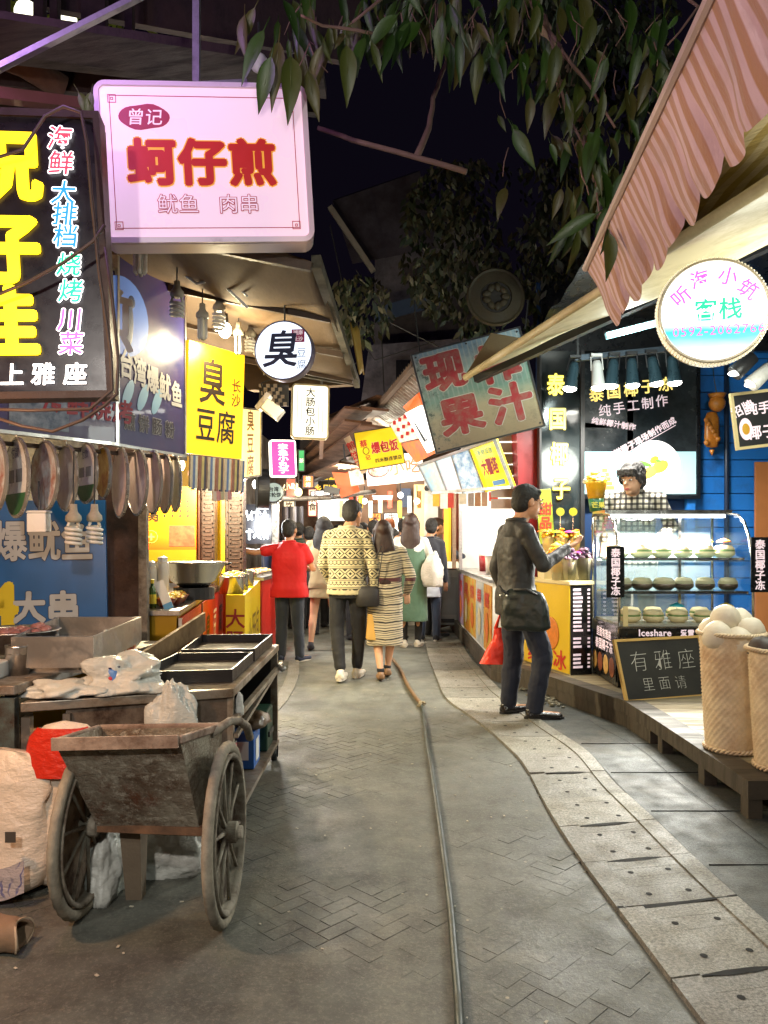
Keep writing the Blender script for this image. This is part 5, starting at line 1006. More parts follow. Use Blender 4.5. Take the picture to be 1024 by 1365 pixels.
for i,(x,y,c_) in enumerate(((1.3,9.9,'#8a1f22'),(1.25,8.9,'#e8e0d0'),(1.3,8.5,'#d8a020'),(1.5,10.4,'#d8d4c8'))):
    t2=thing('juice_container',['dark red box','white tub','yellow tub','white canister'][i]+' on the juice stall counter','container',(x,y,1.001),group='containers on the juice counter'); b=MB(); b.lathe([(.001,0),(.07,0),(.08,.2),(.001,.2)],16); make('container_body',b,mat('jc_%d'%i,C(c_),rough=.4),t2,smooth=True); b=MB(); b.lathe([(.082,.2),(.082,.22),(.001,.225)],16); make('container_lid',b,plast,t2)
tl_=thing('tube_lamp','bright tube lamp hidden under the juice stall ceiling','lamp',(1.9,9.3,2.45)); b=MB(); b.box(-.03,.03,-.6,.6,-.03,.03); make('lamp_tube',b,lit('tubeB',(1,.98,.95),14),tl_); b=MB(); b.box(-.04,.04,-.62,.62,.03,.06); make('lamp_housing',b,white,tl_); light('juice_stall_light',(1.9,9.2,2.3),210,(1,.97,.9),.4,parent=tl_)
t=thing('steel_cooker','grey steel cooker cabinet facing the lane at the end of the juice stall','cooker',(.95,11.8,0)); m_=MB(); m_.box(.78,1.14,11.6,12.2,.12,.98); make('cabinet_body',m_,mat('grey_steel',C('#9a9a98'),rough=.4,metal=.5,var=.1),t,world=True,bevel=.01)
m_=MB(); m_.box(.82,1.1,11.58,11.6,.28,.85); make('cabinet_door',m_,mat('grey_steel2',C('#8a8c8c'),rough=.4,metal=.4),t,world=True); m_=MB(); m_.box(.75,1.2,11.55,12.2,.98,1.08); make('cooker_top',m_,lit('glowing_top',C('#fff0d0'),.9),t,world=True); m_=MB(); m_.box(.86,1.06,11.57,11.58,.16,.22); make('vent_slot',m_,black,t,world=True)  # cooker top emits a pale cream glow
simple('leaning_board','leaning brown menu board beside the steel cooker','board',((574,800),(585,838),(576,745)),12,mat('leanb',C('#a8805a'),rough=.5,dirt=C('#5a2a1a')),())
b=MB()
for i in range(60): b.ell((.95+rnd.uniform(-.1,.12),11.7+rnd.uniform(-.1,.2),1.1+rnd.random()*.14),.03,6,4)
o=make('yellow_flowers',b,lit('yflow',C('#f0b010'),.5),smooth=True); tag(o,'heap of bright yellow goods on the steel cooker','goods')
# plinth and deck
t=thing('deck','low dark wooden deck in front of the coconut stall','deck',(2.5,5,0)); dkw=mat('deck_wood',C('#86795c'),rough=.6,var=.3,vs=3,stretch=(.6,7,1),bump=.4,bs=30,dirt=C('#453a28'),da=.35,ds=2); dkd=mat('deck_dark',C('#4a4236'),rough=.6,var=.3,vs=3,stretch=(.6,6,1),bump=.35,dirt=C('#25211a'),da=.35)
edge=[(1.79,3.78),(1.79,5.15),(1.775,5.7),(1.39,6.87),(1.06,7.6),(1.06,12.4)]
def ex(y): 
    for a,b_ in zip(edge,edge[1:]):
        if a[1]<=y<=b_[1]: return a[0]+(b_[0]-a[0])*(y-a[1])/(b_[1]-a[1])
    return edge[0][0]
y=3.95; k=0
while y<7.9:
    w_=.125; x0=ex(y)+.15; x1=4.3; cut=[x0]+[x0+rnd.uniform(.5,1.5)]+[x1] if k%2 else [x0,x1]
    for a,b_ in zip(cut,cut[1:]):
        m_=MB(); m_.hexa([V((a,y,.165)),V((b_-.004,y+.0,.165)),V((b_-.004,y+w_-.006,.165)),V((a+ (ex(y+w_)-ex(y)),y+w_-.006,.165))],[V((a,y,.20)),V((b_-.004,y,.20)),V((b_-.004,y+w_-.006,.20)),V((a+(ex(y+w_)-ex(y)),y+w_-.006,.20))]); make('plank',m_,dkw,t,world=True)
    y+=w_; k+=1
for a,b_ in zip(edge[:4],edge[1:5]):
    d_=(V((*b_,0))-V((*a,0))).normalized(); n_=V((d_.y,-d_.x,0)); A=V((*a,.11)); B=V((*b_,.11)); m_=MB(); m_.hexa([A,A+n_*.147,B+n_*.147,B],[q+V((0,0,.094)) for q in (A,A+n_*.147,B+n_*.147,B)]); make('edge_board',m_,dkd,t,world=True)
m_=MB(); m_.box(1.94,4.3,3.78,3.945,.112,.2035); make('edge_board',m_,dkd,t,world=True)
m_=MB(); m_.poly([(1.80,5.2),(1.785,5.7),(1.40,6.87),(1.06,7.6),(1.06,12.4),(4.3,12.4),(4.3,5.2)],-.01,.108); m_.k=0; make('deck_skirt',m_,dkd,t,world=True)
m_=MB(); m_.poly([(1.06,7.95),(1.06,12.4),(4.3,12.4),(4.3,7.95)],.11,.198); make('deck_floor',m_,dkd,t,world=True)
for x,y in ((1.83,3.83),(1.83,4.35),(1.83,5.0),(2.6,3.83),(3.3,3.83),(2.6,4.6)): m_=MB(); m_.box(x-.035,x+.035,y-.04,y+.04,0,.108); make('leg',m_,dkd,t,world=True)
m_=MB(); m_.box(1.85,4.3,4.0,5.2,.09,.11); make('deck_joist',m_,dkd,t,world=True)
b=MB()
for i in range(70): x=rnd.uniform(1.28,1.5); y=7.0-.0+rnd.uniform(-.35,.3)-(x-1.3)*1.2; b.box(-.02,.02,-.012,.012,0,.012,T=TR(x-.02,y-.15,.012+rnd.random()*.02,rnd.random()*6))
tag(make('debris',b,mat('debris',C('#6a6658'),rough=.6,var=.5,vs=9)),kind='stuff')
# blue wall
t=thing('blue_plank_wall','bright blue horizontal plank wall at the back of the coconut stall','wall',(3,8,0)); bluem=mat('blue_plank',C('#1f6fc4'),rough=.4,var=.12,vs=3,bump=.2,dirt=C('#154a86'),da=.25)
def row(x0,x1,ya,yb):
    y=ya; 
    while y>yb:
        a=P(x0,y,8.0); b_=P(x1,y-21.5,8.0); m_=MB(); m_.box(a.x,b_.x,8.0,8.03,a.z,b_.z); make('plank',m_,bluem,t,world=True,bevel=.004); y-=22.5
row(926,966,860,400); row(971,1040,860,400); 
m_=MB(); m_.box(1.6,4.6,8.035,8.1,.2,4.1); make('wall_backing',m_,mat('blue_back',C('#123a6b'),rough=.6),t,world=True)
m_=MB(); m_.tube([P(968.5,870,7.97),P(968.5,400,7.97)],.025,8); make('wall_pipe',m_,mat('dkpipe',C('#1a2a44'),rough=.4),t,world=True,smooth=True)
m_=MB(); m_.box(P(915,700,7.95).x,P(926,700,7.95).x,7.93,8.0,.2,3.4); make('wall_post',m_,bluem,t,world=True)
t2=thing('side_wall','brown wooden wall strip at the right edge behind the display case','wall',(4.6,7,0)); m_=MB(); m_.box(4.45,4.5,3.5,8.0,.2,3.8); make('wall_boards',m_,dkd,t2,world=True); a=P(1008,880,7.9); m_=MB(); m_.box(a.x,a.x+.3,7.9,7.94,.2,2.2); make('brown_strip',m_,mat('tanwood',C('#a86a3a'),rough=.6,bump=.3),t2,world=True)
t2=thing('stall_ceiling','dark tarp ceiling over the coconut stall','ceiling',(3,6,3.6)); b=MB(); b.grid(lambda u,v:(1.5+3.1*u,4.9+3.3*v,3.55+.35*u+.05*noise.noise(V((u*9,v*9,0)))-.1*sin(PI*v)),30,30); make('tarp_sheet',b,mat('black_tarp',C('#17191d'),rough=.3,var=.3,bump=.7,bs=6),t2,world=True,smooth=True)
a=P(722,700,7.75); b_=P(928,700,7.75); m_=MB(); m_.box(a.x,4.5,7.74,7.8,P(0,468,7.75).z,4.0); make('fascia_panel',m_,mat('black_tarp'),t2,world=True)
# poster in stall
M,W,H=fr(P(776,661,7.9),P(929,661,7.9),P(776,466,7.9)); s=thing('dessert_poster','large dark poster of coconut dessert with a white plate, behind the seller','poster',M=M)
b=MB(); b.box(0,W,0,H,-.03,0); make('poster_panel',b,mat('poster_dark',C('#20262b'),rough=.12,var=.3,vs=2,bump=.01,dirt=C('#3d464c'),da=.4,ds=1.5),s)
b=MB(); frame(b,-.03,-.03,W+.03,H+.03,.035,-.04,.02); make('poster_frame',b,mat('frame_navy',C('#10161e'),rough=.3),s)
def lpo(px,py): return ((px-776)/153*W,(661-py)/195*H)
b=MB(); x0,y0=lpo(779,655); x1,y1=lpo(929,602); b.box(x0,W-.01,.02,y1,.001,.003); make('sky_print',b,lit('poster_sky',C('#9fd4dc'),.5,var=.2),s)
b=MB(); x,y=lpo(872,622); b.lathe([(.001,.003),(1,.003),(1,.006),(.001,.006)],40,T=Matrix.Diagonal(V((.27,.27,1)))); b.v=[(a_+x,c_+y,z) for a_,c_,z in b.v]; make('plate_print',b,lit('plate_w',(1,1,.98),.62,var=.03),s)
for dx,dy,rx,ry,c_,nm in ((-.05,-.06,.10,.055,'#f5cf5a','a'),(.06,.0,.09,.06,'#f2c24a','b'),(.0,.07,.05,.035,'#e8a83a','c'),(-.10,.03,.075,.022,'#6fa54a','d'),(.03,.06,.06,.016,'#7fb85a','d')):
    b=MB(); b.ell((x+dx,y+dy,.0075),(rx,ry,.003),16,6,T=Matrix.Rotation(.5 if nm!='d' else -.3,4,'Z')); make('fruit_print',b,lit('fruit_'+nm,C(c_),.3,mis=False),s,smooth=True)
b=MB(); x2,y2=lpo(806,640); 
for k in range(5): b.box(x2-.10+.018*k,x2+.10-.018*k,y2-.1+.045*k,y2-.06+.045*k,.0035,.0055)
make('temple_print',b,lit('temple',C('#e08a4a'),.5),s)
gt=lit('gold_char',C('#f0d878'),.9,mis=False)
for i,ch in enumerate('泰国椰子冻'): x,y=lpo(795+i*23,526-i*3.5); txt(s,ch,x,y,.155,gt,off=.02,z=.006,rot=.06)
for i,ch in enumerate('纯手工制作'): x,y=lpo(806+i*19,547-i*3.2); txt(s,ch,x,y,.13,wh,off=.012,z=.006,rot=.08)
x,y=lpo(818,565); txt(s,'纯鲜椰汁制作',x,y,.075,wh,off=.05,z=.006,rot=-.16); x,y=lpo(846,590); txt(s,'每天新鲜椰子现场制作而成',x,y,.078,wh,off=.05,z=.006,rot=.52)
b=MB(); x,y=lpo(860,590); b.box(-.36,.36,-.004,.004,.004,.006,T=Matrix.Translation((x,y,0))@Matrix.Rotation(.52,4,'Z')); make('underline_print',b,wh,s)
# neon column
M,W,H=fr(P(728,690,7.65),P(776,690,7.65),P(726,468,7.65)); s=thing('neon_column','dark glass column with four yellow neon characters stacked vertically','sign',M=M)
b=MB(); b.box(-.05,W,-1.2,H,-.1,0); make('glass_panel',b,mat('dark_glass',C('#232b2e'),rough=.12,var=.3,vs=3,bump=.01,coat=.3),s); b=MB(); b.box(W-.02,W+.02,-1.2,H,.0,.03); b.box(-.07,-.05,-1.2,H,-.1,.03); make('column_edge',b,black,s)
ny=lit('neon_yellow',C('#ffee6a'),1.5,mis=False); nyo=lit('neon_yellow2',C('#c8b41e'),1.0,mis=False)
for i,(ch,py) in enumerate((('泰',513),('国',559),('椰',605),('子',652))): txt(s,ch,W*(.18+.05*i)+.03,(690-py)/222*H,.23,ny,off=.02,z=.02,out=nyo,outoff=.035,sx=.78,name='neon_character')
# rail with spots
t=thing('spot_rail','black rail carrying six cylinder spot lamps under the stall ceiling','lamp rail',P(838,472,7.0)); b=MB(); b.bar(P(766,478,7.0),P(912,463,7.0),.05,.05); make('rail_bar',b,mat('rail_grey',C('#4a5560'),rough=.4,metal=.5),t,world=True); b=MB(); b.bar(P(770,478,7.0),P(770,440,7.0),.02); b.bar(P(905,464,7.0),P(905,430,7.0),.02); make('rail_hanger',b,black,t,world=True)
spm=mat('spot_body',C('#3c5560'),rough=.3,metal=.4)
for i,(px,py,c_) in enumerate(((767,478,0),(795,476,1),(819,474,0),(842,473,0),(868,471,0),(895,470,0))):
    t=thing('spot_lamp',['dark spot lamp at the left end of the rail','white spot lamp, the only pale one on the rail','third spot lamp from the left on the rail','fourth spot lamp from the left on the rail','fifth spot lamp from the left on the rail','last spot lamp on the rail next to the round sign'][i],'lamp',P(px,py,6.95),group='spot lamps on the rail')
    T=Matrix.Rotation(R((10,-4,6,-2,-10,-6)[i]),3,'Y'); 
    b=MB(); b.lathe([(.001,-.03),(.03,-.035),(.045,-.07),(.06,-.26),(.066,-.27),(.058,-.27),(.04,-.2),(.001,-.19)],20,T=T); make('lamp_body',b,white if c_ else spm,t,smooth=True)
    b=MB(); b.tube([T@V((-.055,0,-.12)),T@V((-.05,0,-.0)),V((0,0,.01)),T@V((.05,0,0)),T@V((.055,0,-.12))],.006,6); b.box(-.05,.05,-.02,.02,.005,.03); make('lamp_bracket',b,white if c_ else black,t)
    b=MB(); b.ell(T@V((0,0,-.275)),(.062,.062,.03),14,8); make('lamp_bulb',b,lit('spot_glow',(1,.95,.85),22,mis=False),t,smooth=True)
    light('spot_light',P(px,py,6.95)+T@V((0,-.02,-.32)),62,(1,.95,.86),.06,kind='SPOT',parent=t,rot=(R(12-6*(i%2)),T.to_euler().y,0),spot=140)
light('tube_fit_light',P(845,452,5.9),38,(.85,1,.95),.1)
t=thing('tube_fitting','cool white glass tube fitting under the black beam','lamp',P(845,440,6)); b=MB(); b.bar(P(808,448,6),P(886,428,6),.045); make('tube_glass',b,lit('tubeC',C('#9fd8e0'),.7),t,world=True); b=MB(); b.bar(P(806,445,6.03),P(888,425,6.03),.03); make('tube_housing',b,black,t,world=True)
# ornament
t=thing('hanging_ornament','brown carved ornament with a round gourd hanging on the blue wall','ornament',P(955,560,7.85)); gw=mat('gold_wood',C('#b8742a'),rough=.3,var=.35,vs=18,bump=.3); c=P(956,538,7.85)-P(955,560,7.85)
b=MB(); b.ell(c,(.085,.07,.085)); make('gourd',b,gw,t,smooth=True); b=MB(); b.lathe([(.07,.06),(.09,.1),(.075,.1),(.05,.07)],14,c=c); 
b.lathe([(.001,0),(.06,.01),(.08,.1),(.075,.3),(.05,.36),(.001,.37)],9,c=P(949,597,7.85)-P(955,560,7.85),sy=.3); 
for i in range(7): b.ell(P(942+3*i%18,560+5*i,7.8)-P(955,560,7.85),(.03,.02,.03),8,5)
b.lathe([(.001,-.06),(.03,0),(.001,.01)],8,c=P(949,600,7.85)-P(955,560,7.85)); make('carved_plaque',b,gw,t,smooth=True); b=MB(); b.tube([c+V((0,0,.08)),c+V((-.03,0,.25)),c+V((0,.1,.4))],.006); make('ornament_cord',b,cable,t)
# round inn sign
s,r=roundsign('inn_sign','round glowing inn sign with magenta arc lettering, green characters and a phone number',951,414,70,3.6,C('#ffffff'),1.12,yaw=R(-14),edge=mat('bead_rim',C('#cfc6ae'),rough=.3,metal=.3),th=.1)
b=MB()
for k in range(96):
    a=2*PI*k/96; b.ell((r*1.015*cos(a),r*1.015*sin(a),-.03),(.0075,.0075,.03),6,5)
o=make('bead_rim',b,lit('beads',C('#efe6c8'),.55,mis=False),s); o['kind']='stuff'
cyan=lit('sea_face',C('#6fdcf2'),1.05,mis=False)
b=MB(); ps=[(r*.94*cos(R(180+8+164*k/20)),r*.94*sin(R(180+8+164*k/20))) for k in range(21)]; 
ys2=-r*.12; ps=[p for p in ps if p[1]<-r*.14]; ps=[(-r*.93,-r*.15)]+ps+[(r*.93,-r*.15)]
b.poly(ps,.0042,.0046); msea=bpy.data.materials.new('sea_print'); n=NT(msea); g_=n.nd('ShaderNodeSeparateXYZ'); n.l.new(n.co(),g_.inputs[0]); 
col_=n.ramp(n.m('ADD',n.m('ADD',n.m('MULTIPLY',g_.outputs[1],3.2),.98),n.m('MULTIPLY',n.noise(4,n.co((.5,2,1))),.25)),[(.0,(1,1,1)),(.35,(.95,1,1)),(.7,C('#5fdcf2')),(.82,C('#32c8ea')),(.9,C('#bff2f5'))]); n.set(n.b.inputs['Base Color'],col_); n.set(n.b.inputs['Emission Color'],col_); n.b.inputs['Emission Strength'].default_value=1.0; msea.cycles.emission_sampling='NONE'; make('sea_print',b,msea,s)
mg=lit('inn_magenta',C('#e05ad0'),1.05,mis=False); gn=lit('inn_green',C('#10b890'),1.0,mis=False)
for ch,a,rr2 in (('听',152,.66),('海',112,.66),('小',68,.68),('筑',30,.70)): txt(s,ch,r*rr2*cos(R(a)),r*rr2*sin(R(a)),.088,mg,off=.01,z=.008,rot=R((a-90)*.62))
txt(s,'客栈',r*.08,r*.02,.105,gn,off=.016,z=.008); txt(s,'0592-2062766',r*.08,-r*.38,.062,lit('inn_pink',C('#d85ab8'),1.0,mis=False),off=.0,z=.008,sp=1.12)
b=MB(); b.tube([(r*.9,r*.3,-.05),(r*1.3,r*.2,-.05),(r*1.5,-.25*r,-.05)],.012); make('sign_bracket',b,steel,s)
# floodlights + small ad near the right edge
for i,(px,py,c_) in enumerate(((990,488,black),(1012,503,white))):
    t=thing('can_lamp',['black can lamp under the inn sign at the right edge','white can lamp under the inn sign at the right edge'][i],'lamp',P(px,py,5.6),group='can lamps at the right edge'); T=Matrix.Rotation(R(48),3,'Y'); b=MB(); b.lathe([(.001,.1),(.05,.1),(.06,-.08),(.055,-.085),(.045,-.07),(.001,-.06)],20,T=T); make('lamp_body',b,c_,t,smooth=True); b=MB(); b.tube([(0,0,0),(.06,0,.08),(.12,0,.25)],.012); make('lamp_arm',b,black,t)
    b=MB(); b.ell(T@V((0,0,-.08)),(.045,.045,.02)); make('lamp_bulb',b,lit('can_glow',(1,.95,.85),3),t,smooth=True)
M,W,H=fr(P(984,598,5.9),P(1050,590,5.9),P(981,526,5.9)); s=thing('coconut_ad_board','small dark board in a cream frame with white characters at the right edge','sign',M=M)
b=MB(); b.box(0,W,0,H,-.02,0); make('board_panel',b,mat('chalk_dark',C('#1c1c1e'),rough=.5),s); b=MB(); frame(b,-.012,-.012,W+.012,H+.012,.022,-.025,.008); make('board_frame',b,mat('cream_wood',C('#d9c690'),rough=.5),s)
txt(s,'纯手工',W*.62,H*.70,.10,wh,off=.03,z=.003); txt(s,'椰子冻',W*.66,H*.26,.11,wh,off=.03,z=.003); txt(s,'招牌',W*.18,H*.72,.09,wh,off=.03,z=.003,rot=.35)
b=MB(); b.lathe([(.001,0),(1,0),(1,.002),(.001,.002)],24,T=Matrix.Diagonal(V((.05,.085,1)))); b.v=[(x+W*.2,y+H*.34,z+.001) for x,y,z in b.v]; make('plate_print',b,wh,s); b=MB(); b.ell((W*.2,H*.34,.004),(.03,.045,.002)); make('fruit_print',b,ink('#e0a82a'),s)
# ---- display case ----
t=thing('display_case','curved glass chilled display case full of coconut desserts','display case',(2.4,6.5,.2)); X0,X1,Y0,Y1=1.885,2.97,6.18,6.95
glass=bpy.data.materials.new('case_glass'); n=NT(glass); n.n.remove(n.b); out=[x for x in n.n if x.type=='OUTPUT_MATERIAL'][0]; tr=n.nd('ShaderNodeBsdfTransparent'); gl_=n.nd('ShaderNodeBsdfGlossy'); gl_.inputs['Roughness'].default_value=.04; frn=n.nd('ShaderNodeFresnel'); frn.inputs[0].default_value=1.45; mx=n.nd('ShaderNodeMixShader'); tr.inputs[0].default_value=(.97,.98,.97,1); n.l.new(n.m('ADD',n.m('MULTIPLY',frn.outputs[0],.8),.02),mx.inputs[0]); n.l.new(tr.outputs[0],mx.inputs[1]); n.l.new(gl_.outputs[0],mx.inputs[2]); n.l.new(mx.outputs[0],out.inputs[0])
blk=mat('case_black',C('#17181a'),rough=.25,var=.2,bump=.02)
m_=MB(); m_.box(X0,X1,Y0+.02,Y1,.205,.69); make('case_base',m_,blk,t,world=True)
m_=MB(); m_.box(X0-.015,X1+.015,Y0-.02,Y1,.69,.70); m_.box(X0-.01,X1+.01,Y0-.012,Y0+.02,.60,.69); m_.box(X0-.01,X0,Y0,Y1,.60,.69); make('case_trim',m_,steelb,t,world=True)
m_=MB(); m_.box(X0,X1,Y0-.026,Y0-.0125,.612,.682); lp_=make('label_strip',m_,blk,t,world=True)
Mq,W,H=fr(V((X0,Y0-.027,.61)),V((X1,Y0-.027,.61)),V((X0,Y0-.027,.69))); txt(lp_,'Iceshare',W*.26,H*.5,.075,wh,off=.03,z=.001,T=Mq); txt(lp_,'爱雪',W*.50,H*.5,.055,wh,off=.04,z=.001,T=Mq)
prof=[(Y0,.70),(Y0+.002,1.0),(Y0+.02,1.25),(Y0+.07,1.42),(Y0+.15,1.54),(Y0+.26,1.60),(Y0+.40,1.615)]
m_=MB(); m_.add([(X0+.01,y,z) for y,z in prof]+[(X1-.01,y,z) for y,z in prof],[(i,i+7,i+8,i+1) for i in range(6)]); make('front_glass',m_,glass,t,world=True,smooth=True)
for x in (X0+.005,X1-.005):
    m_=MB(); m_.add([(x,y,z) for y,z in prof]+[(x,Y1,1.615),(x,Y1,.70)],[tuple(range(9))]); make('side_glass',m_,glass,t,world=True)
    m_=MB(); m_.tube([(x,y-.003,z+.003) for y,z in prof]+[(x,Y1,1.62)],.011,8); m_.tube([(x,Y1,1.62),(x,Y1,.7)],.012,6); make('case_edge',m_,steelb,t,world=True,smooth=True)
m_=MB(); m_.box(X0,X1,Y0+.38,Y1,1.615,1.65); make('case_top',m_,steelb,t,world=True)
m_=MB(); m_.box(X0+.05,X1-.05,Y0+.40,Y0+.44,1.585,1.612); make('case_lamp',m_,lit('case_tube',(.95,1,1),7),t,world=True)
light('case_light',(2.42,Y0+.40,1.56),170,(1,.98,.9),.05,kind='AREA',parent=t,rot=(R(-14),0,0)).data.size=.9
bpy.data.objects['case_light'].data.shape='RECTANGLE'; bpy.data.objects['case_light'].data.size_y=.06
shg=mat('shelf_glass',C('#7fa8ac'),rough=.08,var=.05,bump=0,coat=.5,alpha=.55)
m_=MB(); m_.box(X0+.03,X1-.03,Y1-.02,Y1-.012,.72,1.58); make('back_door_pane',m_,mat('reflection_pane',C('#cfe0e4'),rough=.15,alpha=.28,bump=0,var=.3,vs=3),t,world=True)  # pale tint stands for white reflections in the back glass
for z,y0 in ((1.235,.12),(.965,.05)):
    m_=MB(); m_.box(X0+.02,X1-.02,Y0+y0,Y1-.04,z,z+.010); make('glass_shelf',m_,shg,t,world=True); m_=MB(); m_.box(X0+.02,X1-.02,Y0+y0-.008,Y0+y0,z-.008,z+.014); m_.tube([(X0+.03,Y1-.05,z-.02),(X1-.03,Y1-.05,z-.02)],.01); make('shelf_rail',m_,steelb,t,world=True)
m_=MB(); m_.box(X0+.02,X1-.02,Y0+.02,Y1-.02,.70,.712); make('case_floor',m_,mat('case_floor',C('#cfcabb'),rough=.3,em=.0),t,world=True)
for x in (2.1,2.65): m_=MB(); m_.box(x-.012,x+.012,Y1-.06,Y1-.04,.71,1.6); make('shelf_post',m_,steelb,t,world=True)
Ml,W,H=fr(V((X0-.004,Y1,.24)),V((X0-.004,Y0+.03,.24)),V((X0-.004,Y1,.66))); b=MB(); b.box(.02,W-.02,0,H*.95,0,.004,T=Ml); o=make('side_poster',b,blk,t,world=True)
txt(o,'里面有雅座',W*.52,H*.86,.085,wh,off=.03,z=.006,T=Ml,rot=-.02); txt(o,'泰国椰子冻',W*.52,H*.62,.10,wh,off=.03,z=.006,T=Ml)
for k in range(4): b=MB(); b.ell((W*(.14+.23*k),H*(.24+.0*k),.006),(.075,.085,.004),14,6); b.v=[tuple(Ml@V(v_)) for v_ in b.v]; make('dish_print',b,mat('dish_%d'%(k%2),(C('#c9a05a'),C('#8a4a2a'))[k%2],rough=.4,var=.6,vs=26),o,smooth=True)
for (px,py,d,lab) in ((823,0,6.1,0),(1017,0,6.1,1)):
    a=P(px-12,728 if not lab else 716,d); q=P(px+12,797 if not lab else 790,d); Mv,W,H=fr(V((a.x,Y0-.025,q.z)),V((q.x,Y0-.025,q.z)),V((a.x,Y0-.025,a.z))); b=MB(); b.box(0,W,0,H,0,.008,T=Mv); o=make('vertical_label',b,blk,t,world=True); txt(o,'泰国椰子冻',W*.5,H*.5,H*.185,wh,vert=True,off=.035,z=.012,T=Mv,sp=1.0)
m_=MB(); m_.box(X0+.035,X0+.075,Y0-.006,Y0+.0,.70,.86); make('wood_label',m_,mat('cream_wood',C('#d9c690')),t,world=True)
# coconut desserts
husk=[mat('coco_white',C('#ffe2b4'),rough=.5,var=.15,vs=20,bump=.3,bs=60),mat('coco_green',C('#7c9a5a'),rough=.5,var=.2,vs=20),mat('coco_dark',C('#4a3a2a'),rough=.5,var=.4,vs=25,bump=.5),mat('coco_pale',C('#c9c2a0'),rough=.5,var=.2)]
umb={'p':mat('umb_pink',C('#e03a8a'),rough=.5),'o':mat('umb_orange',C('#f0741e'),rough=.5),'y':mat('umb_yellow',C('#f0cf2a'),rough=.5),'c':mat('umb_cyan',C('#2ab0c8'),rough=.5),'w':mat('umb_white',C('#e8e0d8'),rough=.5),'g':mat('umb_green',C('#4a8a3a'),rough=.5)}
def coco(lab,x,y,z,k,um,group,r=.089):
    r*=rnd.uniform(.88,1.06); t=thing('coconut_dessert',lab,'dessert',(x,y+rnd.uniform(-.02,.03),z),rnd.random()*6,group=group); b=MB(); dark=(k==2)
    b.lathe([(.001,0),(r*.6,0),(r*.95,.022),(r,.04),(r*.97,.052)],20); make('lower_shell',b,husk[2] if dark else husk[0],t,smooth=True)
    b=MB(); b.lathe([(r*.96,.052),(r*.98,.056),(r*.98,.063),(r*.94,.066)],20); make('jelly_layer',b,husk[1] if not dark else husk[3],t,smooth=True)
    b=MB(); b.lathe([(r*.95,.066),(r*.93,.075),(r*.7,.1),(.001,.108)],20); make('upper_shell',b,husk[3] if dark else husk[0],t,smooth=True)
    if um:
        b=MB(); b.lathe([(.001,.035),(.055,.01),(.06,.0)],10,c=(.01,0,.13)); b.tube([(.01,0,.10),(.01,0,.155)],.002,5); make('paper_umbrella',b,umb[um],t)
wordn=['first','second','third','fourth','fifth','sixth','seventh']
umn={'p':'pink','o':'orange','y':'yellow','c':'turquoise','w':'white','g':'green','':'no'}
for row_,(z,yo,ks,us,nm) in enumerate(((1.246,.28,0,'wpgwyo','top'),(.976,.24,2,'      ','middle'),(.713,.16,0,'  c y ','bottom'))):
    n_=6 if row_<2 else 5; RR=.082 if row_<2 else .088
    for i in range(n_):
        x=X0+.10+ (X1-X0-.2)*i/(n_-1) if row_<2 else X0+.15+.2*i
        u=us[i].strip(); coco('%s pale coconut dessert from the left on the %s shelf, %s paper umbrella'%(wordn[i],nm,umn[u]) if ks==0 else '%s dark coconut dessert from the left on the middle shelf'%wordn[i],x,Y0+yo+.03*rnd.random(),z,ks,u,'coconut desserts in the case')
for i in range(4): coco('%s pale coconut dessert from the left in the back row on the bottom shelf'%wordn[i],X0+.24+.2*i,Y0+.44,.713,0,'','coconut desserts in the case')
# chalkboard
M,W,H=fr(P(836,935,5.70),P(949,926,5.93),P(830,855,5.86)); s=thing('chalkboard','framed chalkboard with two rows of chalk writing leaning on the display case','chalkboard',M=M)
b=MB(); b.box(0,W,0,H,-.012,0); make('board_panel',b,mat('chalkb',C('#20211f'),rough=.7,var=.3,vs=3,dirt=C('#3a3a37'),da=.5,ds=3),s); b=MB(); frame(b,-.012,-.012,W+.012,H+.012,.02,-.018,.008); make('board_frame',b,mat('pine_frame',C('#c9a45e'),rough=.5,var=.15),s)
ch_=ink('#c9c9c2'); 
for i,c_ in enumerate('有雅座'): txt(s,c_,W*(.22+.28*i),H*.64,.17,ch_,off=-.022,z=.003,rot=.04,shear=.1)
for i,c_ in enumerate('里面请'): txt(s,c_,W*(.28+.19*i),H*.25,.11,ch_,off=-.02,z=.003,rot=.02)
# ---- poster counter ----
t=thing('ice_counter','cream topped counter with a yellow shaved ice poster and a black price list','counter',(1.7,7,.2))
q4=[(1.645,6.8),(1.85,6.86),(1.85,7.6),(1.40,7.60)]
m_=MB(); m_.poly(q4,.20,1.0); make('counter_body',m_,mat('cream_side',C('#c9b98c'),rough=.5),t,world=True); q5=[(1.635,6.77),(1.87,6.84),(1.87,7.62),(1.375,7.62)]
m_=MB(); m_.poly(q5,1.0,1.03); make('countertop',m_,mat('cream_top',C('#e0cf9a'),rough=.35),t,world=True)
Mp,W,H=fr(V((1.39,7.60,.20)),V((1.642,6.79,.20)),V((1.39,7.6,1.0))); b=MB(); b.box(0,W,.01,H-.01,0,.006,T=Mp); yo=make('ice_poster',b,mat('ice_yellow',C('#d8b420'),rough=.35,var=.12,vs=2),t,world=True)
for dx,dy,rx,ry,c_ in ((.42,.60,.14,.17,'#9a5a6a'),(.26,.42,.17,.19,'#c8442a'),(.62,.42,.15,.17,'#d07a2a'),(.40,.72,.09,.09,'#8a6a8a')):
    b=MB(); b.ell((W*dx,H*dy,.008),(rx,ry*.9,.005),18,8); b.v=[tuple(Mp@V(v_)) for v_ in b.v]; make('ice_print',b,mat('ice_'+c_,C(c_),rough=.4,var=.4,vs=22,bump=.3),yo,smooth=True)
